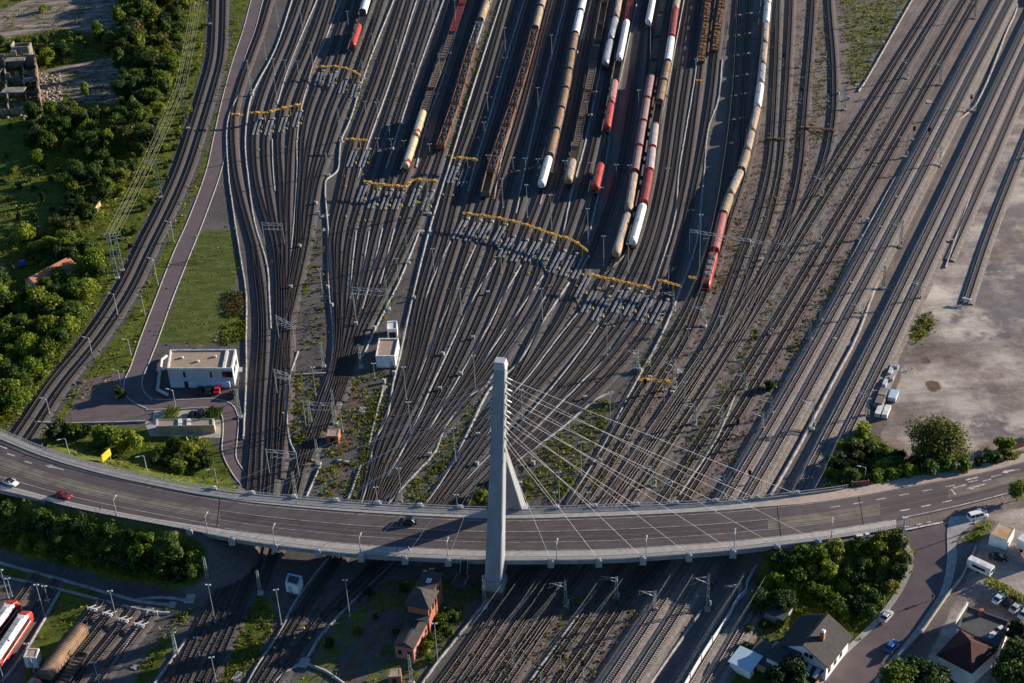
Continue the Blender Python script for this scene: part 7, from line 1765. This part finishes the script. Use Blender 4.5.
for (x, y, k, m_, s, l) in [(100, 42, 'tall', 'b', 1.0, 'bright upright tree beside the concrete slab'), (112, 50, 'round', 'o', .8, 'olive tree with yellow tips beside the concrete slab'), (87, 100, 'tall', 'b', .75, 'bright upright tree growing from the cracked slab'), (46, 64, 'bush', 'b', 1.2, 'bright bush at the upper corner of the ruin'), (68, 104, 'bush', 'b', .9, 'bright bush between ruin and cracked slab'), (44, 12, 'bush', 'g', 1.1, 'lone green bush on the upper concrete slab'), (38, 164, 'round', 'b', .75, 'lone bright tree below the grove of the ruin'), (110, 140, 'round', 'b', .8, 'yellow tipped tree below the ruin grove'), (145, 138, 'round', 'b', .7, 'yellowish tree at the grove edge under the power line'), (140, 40, 'tall', 'a', .9, 'brownish tree in the upper grove'), (108, 202, 'tall', 'g', 1.0, 'upright green tree near the free standing wall'),
                            (935, 464, 'big', 'o', .92, 'big round olive green tree beside the raised road'), (1003, 452, 'bush', 'b', 1.2, 'bright bush in the corner of the sand lot'), (1017, 500, 'round', 'g', .62, 'small round green tree on the roadside verge'), (120, 397, 'bush', 'd', 1.0, 'dark bush in the gravel yard by the pink road'), (770, 390, 'bush', 'd', .9, 'lone dark bush between the right hand tracks'), (175, 570, 'tall', 'd', 1.25, 'dark upright tree rising to the near railing at the bridge end'), (164, 566, 'tall', 'g', .9, 'green upright tree beside the dark one at the bridge end'),
                            (103, 446, 'bush', 'b', 1.75, 'left pale green bush on the grassy bank'), (128, 449, 'bush', 'b', 1.9, 'right pale green bush on the grassy bank'), (118, 440, 'bush', 'g', 1.0, 'small green bush between the two pale bushes'), (60, 437, 'bush', 'd', 1.5, 'dark bush where the bank meets the double track'), (72, 436, 'bush', 'g', 1.2, 'green bush at the end of the pale footpath'), (88, 434, 'bush', 'd', 1.0, 'dark bush below the pale footpath')]:
    plant(k, m_, 1, tat(x, y), s, rng.uniform(0, 6), l, None)
scatter([(152, 452), (176, 448), (204, 456), (208, 468), (180, 472), (158, 466)], 3.0, [(('bush', 'd'), 4), (('bush', 'g'), 3)], (.7, 1.25), lab('in the thicket below the garages'), 'thicket below the garages', 1200, 20)
scatter([(-10, 508), (60, 525), (120, 536), (172, 547), (202, 560), (200, 576), (180, 582), (120, 572), (60, 560), (-10, 544)], 3.3, [(('bush', 'd'), 6), (('bush', 'g'), 4), (('bush', 'b'), .8)], (.75, 1.35), lab('on the shady bank below the bridge road'), 'bushes on the shady bank below the bridge road', 6000, 80)
scatter([(770, 560), (823, 552), (873, 540), (898, 541), (907, 556), (898, 584), (868, 618), (848, 620), (800, 600), (772, 596)], 3.3, [(('bush', 'g'), 6), (('bush', 'd'), 2), (('bush', 'b'), 1), (('bush', 'o'), 3), (('bush', 'a'), .12)], (.85, 1.35), lab('in the thicket beside the side street'), 'thicket beside the side street', 5000, 80)
scatter([(758, 600), (778, 605), (800, 608), (780, 630), (758, 655), (744, 650), (748, 620)], 4.0, [(('bush', 'd'), 3), (('bush', 'g'), 3), (('round', 'd'), 2)], (.6, 1.0), lab('in the garden beside the noise wall'), 'garden bushes beside the noise wall', 1200, 18)
scatter([(826, 480), (838, 445), (866, 436), (905, 466), (960, 470), (1010, 455), (1010, 459), (940, 473), (850, 487)], 3.1, [(('bush', 'g'), 5), (('bush', 'd'), 3), (('bush', 'o'), 2), (('bush', 'b'), 1)], (.7, 1.3), lab('on the bank between main line and raised road'), 'bushes on the bank beside the main line', 3500, 44)
scatter([(896, 694), (904, 686), (930, 682), (950, 700), (890, 712)], 3.6, [(('round', 'g'), 4), (('round', 'd'), 2), (('bush', 'b'), 1)], (.7, 1.1), lab('at the bottom edge beside the side street'), 'trees at the bottom edge beside the side street', 900, 9)
scatter([(1006, 650), (1040, 620), (1050, 700), (985, 700)], 4.5, [(('round', 'd'), 4), (('tall', 'd'), 2)], (.8, 1.2), lab('in the dark corner right of the hipped roof'), 'trees in the dark lower right corner', 900, 10)
scatter([(774, 686), (798, 684), (802, 700), (772, 704)], 4, [(('round', 'd'), 1)], (.7, .9), lab('in front of the gabled house'), 'trees in front of the gabled house', 500, 4)
scatter([(428, 640), (446, 612), (456, 620), (440, 650), (424, 668)], 3.2, [(('bush', 'g'), 4), (('bush', 'b'), 1)], (.6, 1.0), lab('beside the brick signal box'), 'bushes beside the brick signal box', 800, 12)
scatter([(340, 600), (400, 585), (440, 580), (400, 640), (330, 660), (320, 640)], 6, [(('bush', 'd'), 3), (('bush', 'g'), 2)], (.35, .7), lab('in the shade left of the signal box'), 'bushes left of the signal box', 800, 14)
scatter([(470, 500), (500, 480), (500, 506), (470, 506)], 3.4, [(('bush', 'g'), 1)], (.6, .9), lab('at the foot of the pylon by the far railing'), 'bushes at the foot of the pylon', 500, 7)
scatter([(-5, 128), (34, 128), (60, 172), (88, 182), (62, 226), (-5, 236)], 4.2, [(('bush', 'd'), 5), (('bush', 'g'), 3), (('bush', 'o'), 2), (('tall', 'd'), .6)], (.3, .85), lab('scattered over the dark meadow below the ruin'), 'bushes scattered over the dark meadow', 2500, 30)
# hedges and clipped green beds
for (x0, y0, x1, y1, w, l) in [(166, 415, 179, 415, 5.5, 'clipped square hedge left of the parked cars behind the garages'), (206, 415, 220, 417, 6, 'clipped hedge right of the parked cars behind the garages'), (985, 582, 1012, 596, 2.6, 'ragged hedge strip between caravan and parked cars'), (1012, 596, 1040, 610, 2.6, 'ragged hedge strip at the right edge behind the parked cars'), (776, 604, 812, 616, 2.2, 'dark hedge behind the gabled house')]:
    a, b = tat(x0, y0), tat(x1, y1); c = (a + b) / 2; d = b - a; r = np.random.default_rng(int(x0)); n = int(d.length * w * 40)
    u = r.random(n); v = r.random(n) - .5; hgt = r.random(n) ** .5 * 1.3; nn = np.array([-d.y, d.x, 0]) / d.length
    C = np.outer(u - .5, np.array(d[:])) + np.outer(v * w, nn); C[:, 2] += hgt
    P, Fq = quads_from(C, r.normal(size=(n, 3)) + np.array([0, 0, .8]), .25 * (.6 + .7 * r.random(n)), r)
    o = np_obj('hedge', P, Fq, 'leaf'); o.location = c; tag(o, l, 'hedge')
# undergrowth on all green ground: uncountable
wt = (W6[GREEN] > .3) & ok & (np.abs(GX) < 330) & (GY > 205) & (GY < 730); wts = (W6[GREEN] * wt + .55 * W6[LAWN]).ravel()
px_, py_ = PX.ravel(), PY.ravel(); wts = np.where((px_ > -60) & (px_ < 1090) & (py_ > -50) & (py_ < 730), wts, 0)
n = 95000; pick = nrng.choice(len(wts), n, p=wts / wts.sum())
C = np.stack([GX.ravel()[pick] + nrng.uniform(-.9, .9, n), GY.ravel()[pick] + nrng.uniform(-.9, .9, n), np.zeros(n)], 1)
clump = np.sin(C[:, 0] * .31 + 2 * np.sin(C[:, 1] * .17)) * np.cos(C[:, 1] * .27 + 1.3 * np.sin(C[:, 0] * .13))
keep = clump > nrng.uniform(-1.1, .7, n); C = C[keep]; n = len(C)
lw = W6[LAWN].ravel()[pick][keep]; C[:, 2] = terr(C[:, 0], C[:, 1]) + nrng.random(n) ** 2 * (.3 + .8 * np.clip(clump[keep], 0, 1)) * np.where(lw > .3, .25, 1)
P, Fq = quads_from(C, nrng.normal(size=(n, 3)) * .6 + np.array([0, 0, 1]), .30 * (.5 + 1.6 * nrng.random(n) ** 2) * np.where(lw > .3, .6, 1), nrng)
o = np_obj('undergrowth', P, Fq, 'undergrowth'); tag(o, 'rough grass and low undergrowth on the green ground', kind='stuff')
# dense scrub that fills the thickets
SCR = [([(-10, 504), (60, 520), (120, 532), (180, 543), (203, 556), (203, 577), (180, 586), (120, 576), (60, 562), (-10, 546)], 15000, 1.7), ([(768, 562), (823, 553), (873, 541), (898, 542), (908, 558), (900, 584), (868, 620), (846, 640), (800, 602), (772, 598)], 14000, 1.8), ([(822, 492), (836, 446), (866, 436), (905, 464), (960, 470), (1020, 454), (1020, 460), (940, 474), (850, 490)], 8000, 1.6),
       ([(-20, 236), (60, 232), (92, 244), (104, 280), (88, 318), (56, 372), (20, 418), (-20, 426)], 20000, 2.2), ([(118, -20), (205, -25), (190, 60), (168, 130), (146, 176), (118, 200), (92, 232), (60, 244), (60, 170), (34, 150), (34, 118), (118, 118)], 24000, 2.2), ([(-10, 40), (60, 30), (114, 30), (116, 56), (60, 66), (-10, 66)], 5000, 1.4)]
Cs = []
for poly, cnt, hm_ in SCR:
    xs = [p[0] for p in poly]; ys = [p[1] for p in poly]; X_ = nrng.uniform(min(xs), max(xs), cnt * 3); Y_ = nrng.uniform(min(ys), max(ys), cnt * 3)
    k_ = in_poly(X_, Y_, poly); X_, Y_ = X_[k_][:cnt], Y_[k_][:cnt]
    for x, y in zip(X_, Y_):
        p = at(x, y, 0) if y < 436 else tat(x, y)
        f = .5 + .5 * math.sin(p.x * .9 + 1.7 * math.sin(p.y * .63)) * math.cos(p.y * .8 + 1.3 * math.sin(p.x * .47))
        if f < rng.random() * .5: continue
        Cs.append((p.x, p.y, p.z + hm_ * f * rng.random() ** .45))
Cs = np.array(Cs); n = len(Cs); P, Fq = quads_from(Cs, nrng.normal(size=(n, 3)) * .8 + np.array([.2, 0, .7]), .27 * (.5 + 1.2 * nrng.random(n) ** 1.5), nrng)
o = np_obj('scrub', P, Fq, 'leaf'); tag(o, 'dense leafy scrub filling the thickets and banks', kind='stuff')
# weeds between the tracks
WEED = [([(0, 12), (112, -4), (114, 24), (60, 26), (0, 36)], 150), ([(40, 74), (118, 58), (122, 100), (60, 104)], 160), ([(0, 66), (36, 66), (40, 112), (0, 118)], 160), ([(296, 240), (322, 226), (326, 290), (324, 350), (300, 350), (298, 300)], 70), ([(300, 232), (322, 226), (322, 262), (302, 300), (298, 290)], 60), ([(378, 300), (390, 270), (424, 200), (430, 205), (404, 262), (386, 320), (374, 345)], 80), ([(345, 372), (392, 368), (396, 385), (376, 440), (358, 500), (310, 500), (330, 430)], 260), ([(375, 385), (386, 400), (372, 440), (362, 500), (350, 500), (366, 440)], 160),
        ([(290, 372), (326, 372), (308, 430), (290, 446)], 120), ([(296, 438), (306, 430), (308, 444), (294, 446)], 60), ([(436, 440), (474, 398), (484, 398), (456, 452), (426, 506), (398, 506)], 170), ([(520, 462), (602, 398), (618, 402), (600, 440), (566, 503), (518, 503)], 330), ([(838, -10), (910, -10), (862, 85), (846, 85)], 380), ([(812, 0), (828, 0), (832, 90), (824, 140), (806, 150), (812, 80)], 130),
        ([(640, 360), (700, 300), (760, 215), (768, 220), (705, 310), (650, 400)], 90), ([(742, 312), (752, 300), (700, 400), (640, 490), (632, 490), (690, 400)], 110), ([(858, 120), (880, 96), (840, 180), (800, 250), (786, 262), (820, 190)], 110), ([(700, 420), (718, 400), (768, 300), (776, 302), (728, 410), (690, 490), (676, 490)], 130), ([(776, 390), (800, 340), (850, 250), (856, 252), (806, 350), (780, 400)], 60), ([(626, 440), (640, 400), (648, 402), (600, 490), (592, 490)], 70), ([(800, 60), (806, 60), (800, 140), (770, 210), (764, 200), (790, 140)], 60), ([(740, 170), (752, 160), (735, 240), (722, 262), (724, 240)], 40), ([(486, 10), (498, 8), (472, 90), (450, 158), (444, 158), (466, 80)], 120),
        ([(232, 292), (244, 292), (246, 345), (220, 345)], 120), ([(224, 40), (236, 10), (240, 30), (222, 100), (214, 110)], 60), ([(560, 600), (610, 590), (596, 640), (560, 683), (530, 683)], 70), ([(520, 612), (548, 600), (535, 640), (512, 683), (490, 683)], 60), ([(672, 610), (680, 600), (640, 683), (630, 683)], 40), ([(180, 610), (196, 606), (160, 660), (140, 683), (134, 676)], 50), ([(250, 600), (280, 610), (262, 650), (240, 683), (222, 683)], 60), ([(420, 180), (434, 175), (424, 215), (416, 210)], 20), ([(340, 40), (420, 20), (420, 100), (372, 160), (350, 170)], 50), ([(360, 50), (376, 40), (360, 110), (350, 130)], 40), ([(815, 290), (840, 250), (800, 340), (770, 400), (764, 400)], 30), ([(886, 335), (900, 300), (930, 240), (975, 175), (980, 180), (940, 250), (905, 330)], 60), ([(905, 320), (932, 310), (936, 326), (915, 345)], 60)]
Cw = []
for poly, cnt in WEED:
    xs = [p[0] for p in poly]; ys = [p[1] for p in poly]; k = 0; t_ = 0
    while k < cnt and t_ < cnt * 30:
        t_ += 1; x, y = rng.uniform(min(xs), max(xs)), rng.uniform(min(ys), max(ys))
        if not in_poly(np.array([x]), np.array([y]), poly)[0]: continue
        k += 1; p = at(x, y); s = rng.choice([.35, .5, .5, .8, 1.1]); m_ = int(5 + 10 * s)
        q = nrng.normal(size=(m_, 3)) * np.array([s, s, .3]) * .6; q[:, 2] = np.abs(q[:, 2]) * (.8 + s); Cw.append(q + np.array(p[:]))
Cw = np.concatenate(Cw); n = len(Cw)
P, Fq = quads_from(Cw, nrng.normal(size=(n, 3)) * .7 + np.array([0, 0, 1]), .30 * (.5 + .9 * nrng.random(n)), nrng)
o = np_obj('weeds', P, Fq, 'weed'); tag(o, 'yellow green weeds growing between the tracks', kind='stuff')
# dry olive growth along the rails of the main lines and the fans
Cd = []
for poly, cnt in [([(640, 360), (720, 250), (770, 140), (850, 120), (880, 100), (900, 60), (880, 170), (830, 300), (770, 400), (720, 495), (570, 500)], 1500), ([(740, 0), (830, 0), (832, 120), (770, 240), (720, 300), (728, 200)], 420), ([(256, 230), (420, 200), (560, 280), (650, 320), (560, 460), (380, 490), (290, 480)], 700), ([(300, 0), (470, 0), (420, 150), (300, 110)], 260), ([(500, 600), (720, 580), (640, 690), (440, 690)], 420), ([(200, 610), (330, 590), (280, 690), (150, 690)], 200)]:
    xs = [p[0] for p in poly]; ys = [p[1] for p in poly]; k = 0
    while k < cnt:
        x, y = rng.uniform(min(xs), max(xs)), rng.uniform(min(ys), max(ys))
        if not in_poly(np.array([x]), np.array([y]), poly)[0]: continue
        k += 1; p = at(x, y); s = rng.choice([.3, .45, .7]); q = nrng.normal(size=(int(4 + 8 * s), 3)) * np.array([s * .6, s * 1.3, .2]) * .7; q[:, 2] = .3 + np.abs(q[:, 2]); Cd.append(q + np.array(p[:]))
Cd = np.concatenate(Cd); n = len(Cd); P, Fq = quads_from(Cd, nrng.normal(size=(n, 3)) * .7 + np.array([0, 0, 1]), .27 * (.5 + .9 * nrng.random(n)), nrng)
o = np_obj('dry_weeds', P, Fq, 'dry'); tag(o, 'dry olive tan weeds growing along the rails', kind='stuff')
# reddish plants in the strip right of the lawn
n = 700; C = []
while len(C) < n:
    x, y = rng.uniform(226, 243), rng.uniform(292, 316); p = at(x, y); C.append((p.x, p.y, rng.random() * .8))
C = np.array(C); P, Fq = quads_from(C, nrng.normal(size=(n, 3)) + np.array([0, 0, .8]), .32 * (.5 + .9 * nrng.random(n)), nrng)
o = np_obj('shrubbery', P, Fq, 'redplant'); tag(o, 'reddish low plants right of the lawn', kind='stuff')
settle_labels()

# ------------------------------------------------------------------ unseen hall added to throw shade over the upper right tracks
for (x0, y0, x1, y1, h_, l) in [(1095, -70, 1140, -8, 12, 'added unseen hall that shades the main line at the top right')]:
    P = [at(x0, y0), at(x1, y0), at(x1, y1), at(x0, y1)]; c = sum(P, Vector()) / 4; r = empty('unseen_shadow_hall', c); tag(r, l, 'hall', 'unseen shadow casters')
    mb = MB(); mb.prism([tuple(p - c)[:2] for p in P], 0, h_ - 1.5); mb.build('wall', 'grey_wall', r)
    q = [p - c for p in P]; mA, mB_ = (q[0] + q[3]) / 2, (q[1] + q[2]) / 2
    mb = MB(); mb.loft([[(p.x * 1.02, p.y * 1.02, h_ - 1.5) for p in q], [(p.x * 1.02, p.y * 1.02, h_ - 1.3) for p in q], [(p.x * .98, p.y * .2, h_) for p in q]]); mb.build('roof', 'grey_roof', r)
    mb = MB(); a_, b_ = q[3], q[2]; d_ = b_ - a_; m_ = a_ + d_ * .4; mb.box((m_.x, m_.y, 0), (4, .3, 4)); mb.build('gate', 'steel_grey', r)
# ------------------------------------------------------------------ daylight
SUN_AZ, SUN_EL = R_(19), R_(15.0)
sv = Vector((math.cos(SUN_AZ) * math.cos(SUN_EL), math.sin(SUN_AZ) * math.cos(SUN_EL), math.sin(SUN_EL)))
sl = bpy.data.lights.new('sun', 'SUN'); so = bpy.data.objects.new('sun', sl); COL.objects.link(so)
sl.energy = 5.0; sl.angle = R_(.5); sl.color = (1.0, .86, .70)
so.rotation_euler = sv.to_track_quat('Z', 'Y').to_euler(); so.location = (300, 400, 300)
w = bpy.data.worlds.new('World'); scene.world = w; w.use_nodes = True
N, L = w.node_tree.nodes, w.node_tree.links
sk = N.new('ShaderNodeTexSky'); sk.sky_type = 'NISHITA'; sk.sun_disc = False; sk.sun_elevation = SUN_EL; sk.sun_rotation = math.pi / 2 - SUN_AZ; sk.air_density = 1.0; sk.dust_density = .1; sk.ozone_density = 5.0
L.new(sk.outputs[0], N['Background'].inputs['Color']); N['Background'].inputs['Strength'].default_value = .07
vs = scene.view_settings
scene.display_settings.display_device = 'sRGB'
vs.view_transform = 'Standard'; vs.look = 'None'; vs.exposure = 1.05; vs.gamma = 1; vs.use_curve_mapping = False
scene.render.film_transparent = False
scene.cycles.max_bounces = 5; scene.cycles.diffuse_bounces = 2; scene.cycles.transparent_max_bounces = 4
scene.cycles.use_adaptive_sampling = True; scene.cycles.adaptive_threshold = .02
